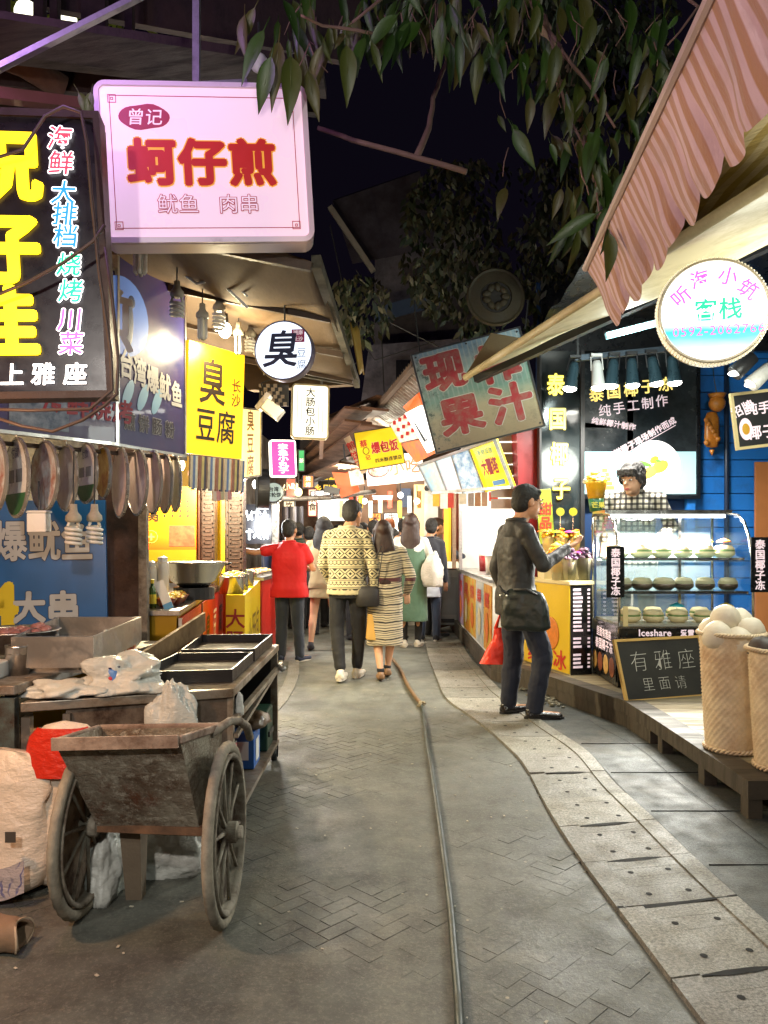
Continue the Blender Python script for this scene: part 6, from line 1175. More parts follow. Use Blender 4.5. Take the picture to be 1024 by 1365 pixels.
txt(yo,'绵绵冰',W*.52,H*.14,.19,ink('#c2261e'),off=.02,z=.01,T=Mp,sx=1.25); txt(yo,'招牌',W*.22,H*.80,.13,bk,off=.02,z=.01,T=Mp,vert=True,sx=1.2)
Mp,W,H=fr(V((1.65,6.795,.20)),V((1.85,6.85,.20)),V((1.65,6.795,1.0))); b=MB(); b.box(0,W,.0,H-.01,0,.006,T=Mp); bo=make('price_list',b,blk,t,world=True)
for i in range(20):
    if i in(11,15): continue
    b=MB(); b.box(W*.10,W*(.45+.12*rnd.random()),H*.93-i*H*.045,H*.955-i*H*.045,.006,.0075,T=Mp); make('price_line',b,wh,bo); b=MB(); b.box(W*.78,W*.9,H*.93-i*H*.045,H*.952-i*H*.045,.006,.0075,T=Mp); make('price_figure',b,wh,bo)
# cups of mango on the counter
def cup(lab,x,y,z,cup_m,cols,dark=False,s=1,umbc=None,tall=False):
    t=thing('dessert_cup',lab,'dessert cup',(x,y,z),group='dessert cups on the counter'); h=.13*s if not tall else .17*s
    b=MB(); b.lathe([(.001,0),(.034*s,0),(.05*s,h),(.052*s,h+.003),(.047*s,h),(.03*s,.006),(.001,.006)],20); make('cup_body',b,cup_m,t,smooth=True)
    b=MB(); b.lathe([(.001,h*.3),(.037*s,h*.3),(.047*s,h),(.001,h)],14); make('cup_filling',b,mat('food_'+cols[0],C('#'+cols[0]),rough=.3,var=.3,vs=25),t,smooth=True)
    foodpile(t,(0,0,h),.043*s,.07*s,12,cols,sz=.022*s)
    if umbc: b=MB(); b.lathe([(.001,.025),(.055,.006),(.058,.0)],10,c=(-.05,0,h+.05)); b.tube([(-.05,0,h-.02),(-.05,0,h+.075)],.002,5); make('paper_umbrella',b,umb[umbc],t)
clr=mat('cup_clear',C('#e8dcae'),rough=.1,alpha=.45,bump=0)
mg_=('f2b01e','e88a10','f8dc6a')
for (px,py,d,lab,cols,dk,ub,tall,s_) in ((731,700,7.35,'mango cup with an orange paper umbrella nearest the red pillar',mg_,0,'o',True,1.25),(749,700,7.3,'mango cup with a white topping between two other mango cups',mg_,0,'y',True,1.2),(766,700,7.3,'tall mango cup left of the hanging cup model',mg_,0,'p',True,1.2),(745,722,7.02,'mango cup touched by the hand of the man in black',mg_,0,None,False,1.8),(759,722,6.95,'dark purple ice cup in front of the mango cups',('4a2a4a','7a5a6a','2a1a2a'),1,None,False,1.5),(779,722,7.0,'second dark purple ice cup beside the glass case',('4a2a4a','8a6a7a','2a1a2a'),1,'p',False,1.5)):
    p=P(px,py,d); cup(lab,p.x,d,1.031 if py>710 else 1.212,clr,cols,dk,s_,ub,tall)
p=P(792,680,6.9); t=thing('giant_cup_model','large mango cup model with a green sleeve standing on the case end','display model',(p.x,7.0,1.651)); 
b=MB(); b.lathe([(.001,0),(.055,0),(.07,.12),(.001,.12)],20); make('green_sleeve',b,mat('sleeve_g',C('#1c5a34'),rough=.4),t,smooth=True); b=MB(); b.lathe([(.07,.12),(.095,.26),(.097,.27),(.001,.27)],20); make('cup_body',b,mat('mango_fill',C('#f0a81e'),rough=.3,var=.4,vs=16),t,smooth=True); foodpile(t,(0,0,.27),.08,.11,16,('f2b01e','f8dc6a','f8ecc0'),sz=.035); t.location.x=1.93; MW[t.name]=Matrix.Translation(t.location); txt(t,'芒果',0,.0,.06,ink('#e8d84a'),off=.03,T=Matrix.Translation((0,-.068,.06))@Matrix.Rotation(R(83),4,'X'))
t=thing('green_stand_sign','small green upright sign with red characters beside the neon column','sign',P(727,690,7.55)); b=MB(); b.box(-.075,.075,-.01,.01,-.26,.28,T=Matrix.Rotation(-.08,4,'Y')); make('sign_panel',b,mat('green_s',C('#8a9a2a'),rough=.4,em=.15,var=.2),t,bevel=.004); txt(t,'甜品',0,0,.13,ink('#d8361e'),off=.03,vert=True,T=Matrix.Translation((0,-.013,.02))@Matrix.Rotation(R(90),4,'X'))
b=MB(); b.box(-.09,.09,-.04,.04,-.30,-.26); make('sign_foot',b,black,t)
for i,(px,) in enumerate(((747,),(764,))):
    t=thing('price_stick',['left round price disc on a thin rod behind the mango cups','right round price disc on a thin rod behind the mango cups'][i],'price disc',(P(px,700,7.5).x,7.5,1.031),group='price discs on rods'); b=MB(); b.tube([(0,0,0),(0,0,.62)],.006); make('rod',b,steelb,t); b=MB(); b.lathe([(.001,-.008),(.04,-.008),(.04,.008),(.001,.008)],18,c=(0,0,.64),T=Matrix.Rotation(R(90),3,'X')); make('disc',b,mat('disc_green',C('#a0982a'),rough=.3),t)
t=thing('cup_riser','low cream step raising the back row of mango cups','riser',(1.7,7.35,1.03)); b=MB(); b.box(1.50,1.84,7.2,7.5,1.031,1.21); make('riser_body',b,mat('cream_top',C('#e0cf9a')),t,world=True); b=MB(); b.box(1.50,1.84,7.19,7.2,1.19,1.21); make('riser_lip',b,steelb,t,world=True)
# clear acrylic box
t=thing('acrylic_box','clear acrylic box standing on the counter between the cups and the display case','box',(1.80,6.98,1.031)); t.location.x=1.74
for q in (((-.09,.09),(-.09,-.086)),((-.09,-.086),(-.09,.2)),((.086,.09),(-.09,.2))): b=MB(); b.box(q[0][0],q[0][1],q[1][0],q[1][1],0,.27); make('acrylic_pane',b,glass,t)
# ---- baskets ----
def basket(lab,x,y,r0,r1,h,rz,wk,group='tall wicker baskets on the deck'):
    t=thing('wicker_basket',lab,'basket',(x,y,.204),rz,group=group); N=112; Rr=66; b=MB(); vs=[]
    for j in range(Rr+1):
        z=h*j/Rr; r=r0+(r1-r0)*(z/h)**.8
        for i in range(N):
            a=2*PI*i/N; ph=(i*28/N*2*PI)
            o=.0042*sin(i*28*2*PI/N+(PI if (j//2)%2 else 0))*(1 if j%2==0 else .25)-(.004 if j%2 else 0); vs.append(((r+o)*cos(a),(r+o)*sin(a),z))
    b.add(vs,[(j*N+i,j*N+(i+1)%N,(j+1)*N+(i+1)%N,(j+1)*N+i) for j in range(Rr) for i in range(N)]); make('basket_wall',b,wk,t,smooth=True,solid=.006)
    b=MB(); n=160
    for s_ in range(3): b.tube([((r1+.006+.008*cos(k*2*PI*22/n+s_*2.1))*cos(2*PI*k/n),(r1+.006+.008*cos(k*2*PI*22/n+s_*2.1))*sin(2*PI*k/n),h+.008*sin(k*2*PI*22/n+s_*2.1)) for k in range(n)],.006,6,closed=True)
    make('basket_rim',b,wk,t,smooth=True)
    b=MB(); 
    for s_ in range(2): b.tube([((r0+.006+.006*cos(k*2*PI*18/n+s_*PI))*cos(2*PI*k/n),(r0+.006+.006*cos(k*2*PI*18/n+s_*PI))*sin(2*PI*k/n),.016+.008*sin(k*2*PI*18/n+s_*PI)) for k in range(n)],.007,6,closed=True)
    make('basket_foot',b,wk,t,smooth=True); b=MB(); b.lathe([(.001,.01),(r0-.01,.01),(r0-.01,.02),(.001,.02)],24); make('basket_bottom',b,wk,t); return t
wick=mat('wicker',C('#d8c3a0'),rough=.6,var=.3,vs=14,bump=.4,dirt=C('#b08a68'),da=.35,ds=4)
B1=basket('tall wicker basket heaped with peeled white coconuts',1.965,4.35,.135,.17,.66,.3,wick); B2=basket('tall wicker basket at the right edge holding dark coconuts, front of the two',2.08,3.98,.145,.18,.62,1.2,wick)
cw=mat('peeled_coconut',C('#d9ceb8'),rough=.55,var=.1,vs=12,bump=.3,bs=70)
def coconut(lab,x,y,z,r,m,rx,ry,group):
    t=thing('coconut',lab,'coconut',(x,y,z),group=group); t.rotation_euler=(rx,ry,rnd.random()*3); MW[t.name]=t.matrix_world
    b=MB(); b.lathe([(.001,-.9*r),(.55*r,-.85*r),(.92*r,-.5*r),(1*r,-.05*r),(.93*r,.42*r),(.62*r,.8*r),(.28*r,1.03*r),(.001,1.1*r)],22); make('coconut_body',b,m,t,smooth=True); b=MB(); b.lathe([(.001,1.09*r),(.1*r,1.06*r),(.12*r,1.0*r)],8); make('coconut_tip',b,mat('tip',C('#8a6f4a'),rough=.7),t,smooth=True)
bx,by,bz=1.965,4.35,.204+.615
for i,(dx,dy,dz,lab) in enumerate(((-.1,-.05,.03,'peeled coconut at the left rim of the basket'),(.0,-.09,.0,'peeled coconut at the front of the basket'),(-.02,.03,.12,'topmost peeled coconut, set in the middle of the heap'),(.09,-.03,.05,'large peeled coconut at the right front of the heap'),(.08,.08,.09,'peeled coconut at the back of the heap'),(.13,.03,.02,'peeled coconut half hidden at the right rim'),(-.06,.1,.04,'peeled coconut at the back left of the heap'))):
    coconut(lab,bx+dx,by+dy,bz+dz,.083,cw,rnd.uniform(-.5,.5),rnd.uniform(-.5,.5),'peeled coconuts in the basket')
dc=mat('dark_coconut',C('#3a2c24'),rough=.5,var=.3,bump=.4)
for dx,dy,dz,lab in ((.02,-.02,.0,'dark coconut in the middle of the front basket'),(-.09,.05,-.02,'dark coconut at the left of the front basket'),(.1,.06,.01,'dark coconut at the right of the front basket')): coconut(lab,2.08+dx,3.98+dy,.204+.62+dz,.08,dc,.3,.8,'dark coconuts in the front basket')
# ---- right awnings ----
t=thing('striped_awning','pink and orange striped awning valance with cream underside at the upper right','awning',(1.5,4,3.2))
ms=bpy.data.materials.new('valance_stripe'); n=NT(ms); uv=n.nd('ShaderNodeUVMap').outputs[0]; sx_=n.nd('ShaderNodeSeparateXYZ'); n.l.new(uv,sx_.inputs[0]); w_=n.m('FRACT',n.m('ADD',n.m('MULTIPLY',sx_.outputs[0],33),n.m('MULTIPLY',n.noise(2,None),.12)))
c=n.ramp(w_,[(0,C('#c3a0a6')),(.38,C('#c09fa3')),(.46,C('#a0705a')),(.92,C('#a0704e')),(1.0,C('#c3a0a6'))]); c=n.mix(n.ramp(n.noise(5,None,7,.7),[(.45,0.0),(.7,.55)]),c,C('#9a7a72')); n.set(n.b.inputs['Base Color'],c); n.b.inputs['Roughness'].default_value=.8; n.b.inputs['Sheen Weight'].default_value=.2; n.bump(n.noise(18,n.co((1,1,.2)),5,.6),.6,.02)
EA=V((.84,1.72,2.83)); EB=V((1.055,4.02,2.81))
NU=150; NV=10; vs=[]; uvs=[]
for j in range(NV+1):
    for i in range(NU+1):
        u=i/NU; v=j/NV; p=EA*(1-u)+EB*u; sc2=u*11.0; f=sc2-int(sc2); L=.335-.045*(abs(f-.5)*2)**2.2+.015*noise.noise(V((u*20,0,3)))
        if f>.93 or f<.04: L-=.03
        q=p+V((.018*sin(u*34)*v+.03*noise.noise(V((u*14,v*2,0)))*v+.14*v, .03*noise.noise(V((u*9,v,7)))*v,-L*v)); vs.append(q)
b=MB(); b.add(vs,[(j*(NU+1)+i,j*(NU+1)+i+1,(j+1)*(NU+1)+i+1,(j+1)*(NU+1)+i) for j in range(NV) for i in range(NU)]); o=make('valance',b,ms,t,world=True,smooth=True); me=o.data; ul=me.uv_layers.new(name='UVMap')
for lp2 in me.loops: k=lp2.vertex_index; ul.data[lp2.index].uv=((k%(NU+1))/NU,(k//(NU+1))/NV)
cs=bpy.data.materials.new('canvas_stripe'); n=NT(cs); sx_=n.nd('ShaderNodeSeparateXYZ'); n.l.new(n.co(),sx_.inputs[0]); w_=n.m('FRACT',n.m('ADD',n.m('MULTIPLY',sx_.outputs[0],9),n.m('MULTIPLY',n.noise(1.5,None),.6))); c=n.ramp(w_,[(0,C('#cdbf94')),(.45,C('#d5c79a')),(.5,C('#b59f5a')),(.95,C('#b8a465')),(1,C('#cdbf94'))]); c=n.mix(n.ramp(n.noise(3,n.co((.4,2,1)),8,.75),[(.5,0.0),(.68,.6)]),c,C('#5f5030')); n.set(n.b.inputs['Base Color'],c); n.b.inputs['Roughness'].default_value=.7; n.bump(n.noise(9,n.co((.3,2.5,1)),5,.6),.7,.03)
b=MB(); b.grid(lambda u,v:(EA*(1-v)+EB*v)+V((1.5*u,.02*sin(v*20)*u+.0,.58*u-.04*sin(PI*u)+.02*sin(v*25+u*3)*u+.02*noise.noise(V((u*6,v*9,0))))),30,50); make('awning_canvas',b,cs,t,world=True,smooth=True,solid=.005)
b=MB(); b.tube([EB+V((.28,.02,.02)),EB+V((.9,.0,.32)),EB+V((1.6,0,.62))],.045,10); make('rolled_edge',b,mat('rolled',C('#a8946a'),rough=.7),t,world=True,smooth=True)
b=MB(); b.tube([EA,EB],.02,8); make('front_bar',b,mat('bar_pale',C('#b09a94'),rough=.5),t,world=True)
b=MB(); b.bar(EB+V((.1,-.02,-.02)),EB+V((1.6,-.02,.5)),.04); make('side_bar',b,steel,t,world=True)
t=thing('cream_awning','cream canvas awning with a black beam under it pointing across the juice board','awning',(1.2,5,2.7)); crm=mat('cream_canvas',C('#cdbd93'),rough=.6,var=.1,vs=2,bump=.3,bs=14,dirt=C('#9a875c'),da=.3,ds=2); 
A1,A2=P(621,503,6.2),V((1.50,2.6,2.72)); B1_,B2_=P(646,497,6.3),V((2.6,3.2,2.95)); 
B2_=V((2.35,3.6,3.0)); B1_=V((1.28,6.2,2.95)) if False else P(700,470,6.1)
b=MB(); b.grid(lambda u,v:(A1*(1-v)+A2*v)*(1-u)+((B1_*(1-v)+B2_*v))*u+V((0,0,.02*sin(v*9)*u)),12,40); make('awning_canvas',b,crm,t,world=True,smooth=True,solid=.006)
b=MB(); b.tube([A1,A1*.5+A2*.5,A2],.028,8); make('awning_hem',b,crm,t,world=True,smooth=True)
b=MB(); b.add([P(655,444,6.0),P(621,500,6.15),P(712,452,6.05),P(690,450,6.05)],[(0,1,2,3)]); make('awning_corner_flap',b,mat('flap_brown',C('#7d6a48'),rough=.8,bump=.4),t,world=True,solid=.01)
b=MB(); b.bar(P(634,506,6.0),P(1060,312,4.6),.055,.05); make('black_beam',b,black,t,world=True)
# ================= PEOPLE =================
CT=bpy.data.textures.new('folds','CLOUDS'); CT.noise_scale=.09; CT.noise_depth=3
CH=bpy.data.textures.new('strands','CLOUDS'); CH.noise_scale=.018
def fuse(name,mb,mt,parent,vox,disp=0,smooth_it=4,tex=None):
    me=bpy.data.meshes.new(name); me.from_pydata(mb.v,[],mb.f); o=bpy.data.objects.new(name,me); COL.objects.link(o)
    r=o.modifiers.new('r','REMESH'); r.mode='VOXEL'; r.voxel_size=vox
    s=o.modifiers.new('s','SMOOTH'); s.iterations=smooth_it; s.factor=.5
    if disp: d=o.modifiers.new('d','DISPLACE'); d.texture=tex or CT; d.strength=disp; d.mid_level=.5
    dg=bpy.context.evaluated_depsgraph_get(); ev=o.evaluated_get(dg); m2=bpy.data.meshes.new_from_object(ev,depsgraph=dg)
    m2.name=name; m2.materials.clear(); m2.materials.append(mt); m2.polygons.foreach_set('use_smooth',[True]*len(m2.polygons))
    o.modifiers.clear(); o.data=m2; bpy.data.meshes.remove(me); o.parent=parent; return o
skin=mat('skin',C('#c48f6c'),rough=.5,var=.06,vs=9,bump=.05,sub=.08); skin_l=mat('skin_light',C('#d6a684'),rough=.5,var=.05,vs=9,bump=.05,sub=.08)
hairb=mat('hair_black',(.012,.010,.009),rough=.72,var=.4,vs=30,stretch=(1,1,.12),bump=.8,bs=110); hairr=mat('hair_brown',C('#301c15'),rough=.55,var=.4,vs=30,stretch=(1,1,.12),bump=.8); hairo=mat('hair_auburn',C('#8a4a24'),rough=.5,var=.3,vs=30,bump=.6)
def hand(mb,w,d,nrm,s=1.0,curl=.5,side=1):
    d=V(d).normalized(); nrm=V(nrm); nrm=(nrm-d*nrm.dot(d)).normalized(); x=d.cross(nrm)*side; w=V(w)
    for k in (-1,-.33,.33,1): mb.rcone(w+x*.012*k*s,w+d*.085*s+x*.026*k*s,.016*s,.0125*s,8)
    for k,L in ((-1,.062),(-.33,.078),(.33,.074),(1,.064)):
        a=w+d*.088*s+x*.0275*k*s; q1=(d+x*.10*k+nrm*curl*.35).normalized(); q2=(d+x*.06*k+nrm*curl*1.2).normalized()
        b=a+q1*L*.52*s; c=b+q2*L*.48*s; mb.rcone(a,b,.0098*s,.0088*s,8); mb.rcone(b,c,.0088*s,.0072*s,8)
    a=w+d*.03*s-x*.026*s; b=a+(d*.6-x*.75+nrm*.25*curl).normalized()*.042*s; c=b+(d*.9-x*.3+nrm*curl*.5).normalized()*.032*s; mb.rcone(a,b,.0125*s,.0105*s,8); mb.rcone(b,c,.0105*s,.008*s,8)
class Pose:
    def __init__(s,H,**k):
        J=dict(pel=(0,0,.515),wst=(0,0,.60),chs=(0,.0,.73),nk=(0,-.008,.835),hd=(0,.004,.93),
        shL=(-.100,-.005,.795),shR=(.100,-.005,.795),elL=(-.128,-.02,.63),elR=(.128,-.02,.63),wrL=(-.133,.03,.49),wrR=(.133,.03,.49),
        hpL=(-.052,0,.515),hpR=(.052,0,.515),knL=(-.058,.012,.28),knR=(.058,.012,.28),anL=(-.062,-.01,.045),anR=(.062,-.01,.045),ftL=(-.07,.10,.02),ftR=(.07,.10,.02),hdirL=(0,.1,-1),hdirR=(0,.1,-1),hn=(0,0,1))
        J.update(k); s.H=H; s.J={a:V(b)*H if not a.startswith('h') or a in('hpL','hpR','hd') else V(b) for a,b in J.items()}
    def __getattr__(s,a): return s.J[a]
def torso_secs(p,g,hem=None,boxy=0,sh=1.0,cw=1.0):
    H=p.H; z=lambda k:k*H; c=lambda t: p.pel*(1-t)+p.nk*t
    S=[]
    h0=hem if hem else .47
    for (k,a,d) in ((h0,.092+boxy*.012,.066),(.515,.094+boxy*.008,.070),(.56,.084+boxy*.008,.062),(.61,.075+boxy*.014,.056),(.67,.080+boxy*.012,.060),(.73,.090+boxy*.004,.064),(.77,.094*sh,.058),(.797,.080*sh,.046),(.82,.054,.036),(.843,.033,.029)):
        if k<h0 and k!=h0: continue
        t=(k-.515)/(.835-.515); q=c(min(1.05,t)) if t>0 else p.pel+V((0,0,0)); S.append((q.x,q.y-.004*H,(k if t<=0 else k)*H+ (0 if t<=0 else (q.z-(p.pel.z+(k-.515)*H)) ),a*H*cw+g,d*H*cw+g))
    return S
def person(label,x,y,H,rz=0,z=0,pose={},top=None,top_sleeve='long',top_hem=.47,top_g=.012,top_boxy=.6,topname='shirt',bottom=None,bottomname='trousers',legs_g=.012,leg_hem=.05,skirt=None,shoe=None,hair='short',hairmat=None,sk=None,vox=.010,face=False,hands=(1,1),curl=.5,cw=1.0,headyaw=0,headtilt=0,fold=.012,shoes_low=False,extra=None,ankle=None,group=None):
    sk=sk or skin; hairmat=hairmat or hairb; p=Pose(H,**pose); t=thing('person',label,'person',(x,y,z),rz,group=group)
    b=MB(); r=lambda k:k*H
    # body
    b.loft(torso_secs(p,-.004,cw=.93),20)
    b.rcone(p.nk-V((0,0,.01*H)),p.hd-V((0,0,.03*H)),r(.034),r(.031))
    Rh=Matrix.Rotation(headyaw,4,'Z')@Matrix.Rotation(headtilt,4,'X'); HS=H*1.10; hl=lambda v:p.hd+(Rh@(V(v)*HS)); r0=r
    T=Rh; r=lambda k:k*HS
    b.ell(hl((0,-.006,.010)),(r(.0445),r(.056),r(.055)),16,12,T=T); b.ell(hl((0,.014,-.022)),(r(.036),r(.040),r(.042)),14,10,T=T)
    b.rcone(hl((0,.052,.006)),hl((0,.064,-.012)),r(.0045),r(.0075),8); b.ell(hl((0,.050,-.034)),(r(.013),r(.008),r(.006)),10,6,T=T); b.ell(hl((0,.046,-.052)),(r(.013),r(.011),r(.010)),10,6,T=T)
    for s_ in (-1,1): b.ell(hl((.046*s_,-.004,-.006)),(r(.006),r(.011),r(.018)),8,8,T=T); b.ell(hl((.018*s_,.046,.014)),(r(.012),r(.008),r(.004)),8,6,T=T)
    r=r0; ls=.84 if bottom is not None else 1
    for s_ in 'LR':
        sh,el,wr,hp,kn,an,ft=[p.J[k+s_] for k in ('sh','el','wr','hp','kn','an','ft')]
        b.rcone(p.chs+V((0,0,.03*H)),sh,r(.032),r(.026)); b.rcone(p.nk+V((0,0,-.012*H)),sh,r(.026),r(.024)); b.rcone(sh,el,r(.026),r(.021)); b.rcone(el,el*.65+wr*.35,r(.0215),r(.0205)); b.rcone(el*.65+wr*.35,wr,r(.0205),r(.0135))
        i=0 if s_=='L' else 1
        if hands[i]: hand(b,wr,p.J['hdir'+s_],p.J['hn'],s=H/1.74,curl=curl,side=-1 if s_=='L' else 1)
        b.rcone(hp,kn,r(.048*ls),r(.031*ls)); b.rcone(kn,kn*.7+an*.3+V((0,-.008*H,0)),r(.030*ls),r(.0305*ls)); b.rcone(kn*.7+an*.3+V((0,-.008*H,0)),an,r(.0305*ls),r(.018)); b.rcone(an+V((0,-.008*H,-.02*H)),ft,r(.020),r(.014))
    fuse('body',b,sk,t,vox,smooth_it=2)
    # face features
    r=lambda k:k*HS
    if face:
        for s_ in (-1,1):
            m_=MB(); m_.ell(hl((.018*s_,.0515,.004)),(r(.0085),r(.004),r(.0042)),10,6,T=T); e=make('eye',m_,ink('#e9e2dc'),t,smooth=True); m_=MB(); m_.ell(hl((.018*s_,.0545,.004)),(r(.0042),r(.002),r(.0042)),8,6,T=T); make('iris',m_,ink('#17100c'),e,smooth=True)
            m_=MB(); m_.tube([hl((.008*s_,.053,.017)),hl((.019*s_,.054,.021)),hl((.031*s_,.047,.017))],r(.0022),6); make('eyebrow',m_,hairmat,t,smooth=True)
        m_=MB(); m_.ell(hl((0,.057,-.034)),(r(.014),r(.004),r(.005)),10,6,T=T); make('lips',m_,ink('#a5524a'),t,smooth=True)
    # hair
    m_=MB()
    if hair=='short':
        m_.ell(hl((0,-.011,.017)),(r(.0475),r(.057),r(.053)),18,14,T=T); m_.ell(hl((0,-.026,-.008)),(r(.0425),r(.039),r(.043)),16,12,T=T); m_.ell(hl((0,.024,.044)),(r(.036),r(.022),r(.016)),12,8,T=T)
        fuse('hair',m_,hairmat,t,.006,disp=.009,tex=CH,smooth_it=1)
    elif hair=='mop':
        m_.ell(hl((0,-.010,.020)),(r(.050),r(.059),r(.055)),16,12,T=T); m_.ell(hl((0,-.030,-.01)),(r(.044),r(.036),r(.042)),14,10,T=T); m_.ell(hl((0,.034,.042)),(r(.041),r(.024),r(.018)),12,8,T=T)
        for k in range(16): a_=k*.4; m_.rcone(hl((.03*cos(a_),-.01+.03*sin(a_),.062)),hl((.052*cos(a_),-.006+.056*sin(a_),.028+.008*(k%3))),r(.013),r(.006),6)
        for s_ in (-1,1): m_.ell(hl((.046*s_,.004,.008)),(r(.012),r(.028),r(.03)),10,8,T=T)
        for k in range(7): m_.rcone(hl((-.036+.012*k,.052,.046)),hl((-.040+.0125*k,.060,.022+.004*(k%2))),r(.009),r(.004),6)
        fuse('hair',m_,hairmat,t,.007,disp=.014,tex=CH,smooth_it=1)
    elif hair in('long','longer'):
        L=.60 if hair=='longer' else .72
        m_.ell(hl((0,-.012,.018)),(r(.052),r(.062),r(.058)),16,12,T=T)
        hz=p.hd.z/H
        secs=[(p.hd.x,p.hd.y-.028*H,H*(hz+.03),.040*H,.030*H)]
        for k in range(10):
            f=k/9; zz=(hz+.01)*(1-f)+L*f; ww=.052+.026*sin(PI*min(1,f*1.1)*.75)-.02*max(0,f-.6)*1.5; cx0=p.hd.x*(1-f)+p.nk.x*f; cy0=p.hd.y*(1-f)+p.chs.y*f
            secs.append((cx0,cy0+(-.030-.018*min(1,f*2.2))*H-.012*f*H,zz*H,ww*H,(.032-.008*f)*H))
        m_.loft(secs[::-1],20,p=2)
        for s_ in (-1,1): m_.rcone(hl((.044*s_,-.002,.01)),p.hd+V((.052*s_,-.012,-.11))*H,r(.018),r(.014))
        fuse('hair',m_,hairmat,t,.009,disp=.014,tex=CT,smooth_it=9)
    elif hair=='bun':
        m_.ell(hl((0,-.012,.020)),(r(.0485),r(.058),r(.053)),16,12,T=T); m_.ell(hl((0,-.04,.068)),(r(.024),r(.024),r(.022)),12,10,T=T); m_.ell(hl((0,-.03,-.01)),(r(.04),r(.034),r(.036)),12,8,T=T)
        fuse('hair',m_,hairmat,t,.007,disp=.012,tex=CH,smooth_it=1)
    elif hair=='cap':
        m_.ell(hl((0,-.006,.028)),(r(.052),r(.062),r(.044)),16,12,T=T); m_.ell(hl((0,.055,.03)),(r(.036),r(.036),r(.006)),12,8,T=T); fuse('cap',m_,hairmat,t,.007,smooth_it=1)
    # top
    r=r0
    if top is not None:
        b=MB(); b.loft(torso_secs(p,top_g,top_hem,top_boxy,cw=cw),24)
        for s_ in 'LR':
            sh,el,wr=p.J['sh'+s_],p.J['el'+s_],p.J['wr'+s_]; g=top_g
            b.rcone(p.chs+V((0,0,.03*H)),sh,r(.034)+g,r(.028)+g); b.rcone(p.nk+V((0,0,-.014*H)),sh,r(.025)+g,r(.026)+g*.9)
            if top_sleeve=='long': b.rcone(sh,el,r(.027)+g*.8,r(.023)+g*.8); b.rcone(el,wr*.97+el*.03,r(.023)+g*.8,r(.017)+g*.6)
            elif top_sleeve=='short': e2=sh*.5+el*.5; b.rcone(sh,e2,r(.029)+g,r(.029)+g)
            elif top_sleeve=='elbow': b.rcone(sh,el,r(.029)+g,r(.026)+g)
        o=fuse(topname,b,top,t,max(vox,.009),disp=fold,smooth_it=3)
        m_=MB(); m_.tube([p.nk+V((r(.041)*cos(a*PI/8),r(.038)*sin(a*PI/8)-.004,.012*H+.004*sin(a))) for a in range(16)],r(.009),7,closed=True); make('collar',m_,top,o,smooth=True)
    if skirt:
        z0,z1,w0,w1,mt,nm=skirt; b=MB(); secs=[]
        for k in range(9):
            f=k/8; zz=z1+(z0-z1)*f; q=p.pel if zz<.56 else (p.pel*(1-(zz-.515)/.32)+p.nk*((zz-.515)/.32)); secs.append((q.x,q.y-.002*H,zz*H,(w1+(w0-w1)*f)*H,(w1*.74+(w0*.7-w1*.74)*f)*H))
        b.loft(secs,28,p=2.1); fuse(nm,b,mt,t,.010,disp=fold*1.3,smooth_it=3)
    if bottom is not None:
        b=MB(); c0=[(p.pel.x,p.pel.y-.004*H,H*k,a*H*cw+legs_g*.5,d*H*cw+legs_g*.5) for k,a,d in ((.455,.086,.062),(.49,.094,.069),(.53,.092,.068),(.575,.084,.06))]
        b.loft(c0,22)
        for s_ in 'LR':
            hp,kn,an=[p.J[k+s_] for k in ('hp','kn','an')]; b.rcone(hp,kn,r(.051)+legs_g*.6,r(.034)+legs_g); 
            e=kn+(an-kn)*min(1,(1-(leg_hem-.045)/.235)); b.rcone(kn,e,r(.034)+legs_g,r(.025)+legs_g)
        fuse(bottomname,b,bottom,t,.010,disp=fold*1.2,smooth_it=2)
    if shoe is not None:
        for s_ in 'LR':
            an,ft=p.J['an'+s_],p.J['ft'+s_]; d=(ft-an); d.z=0; d.normalize(); b=MB(); base=V((an.x,an.y,0)); lift=max(0,ft.z-.021*H)
            up=an.z-.045*H
            heel=V((an.x,an.y,an.z-.022*H))-d*.018*H; toe=V((ft.x,ft.y,ft.z+.0*H))
            for w_ in (-1,1):
                sx_=V((-d.y,d.x,0))*w_*.009*H; b.rcone(heel+sx_,toe+sx_*1.5,r(.019),r(.014),10)
            b.rcone(heel+V((0,0,.012*H)),an+V((0,0,-.002*H if shoes_low else .01*H)),r(.021),r(.021),10)
            m_=shoe if not isinstance(shoe,tuple) else shoe[0]; o=fuse('shoe',b,m_,t,.007,smooth_it=2)
            if isinstance(shoe,tuple):
                c_=MB()
                for k in range(13):
                    pass
                secs=[]; 
                n=V((-d.y,d.x,0)); pts=[]
                for k in range(24):
                    a=2*PI*k/24; ww=.031*H*(1 if sin(a)>0 else .85); ll=((toe-heel).length/2+.026*H); cc=(heel+toe)/2; pts.append(cc+d*ll*cos(a)+n*ww*sin(a)*.95)
                zb=min(heel.z,toe.z)-.021*H; 
                c_.hexa if False else None
                lo=[(q.x,q.y,max(.002,q.z-.019*H)) for q in pts]; hi=[(q.x,q.y,max(.002,q.z-.019*H)+.013*H) for q in pts]
                c_.add(lo+hi,[tuple(range(24))[::-1],tuple(range(24,48))]+[(i,(i+1)%24,24+(i+1)%24,24+i) for i in range(24)]); make('shoe_sole',c_,shoe[1],o)
    return t,p
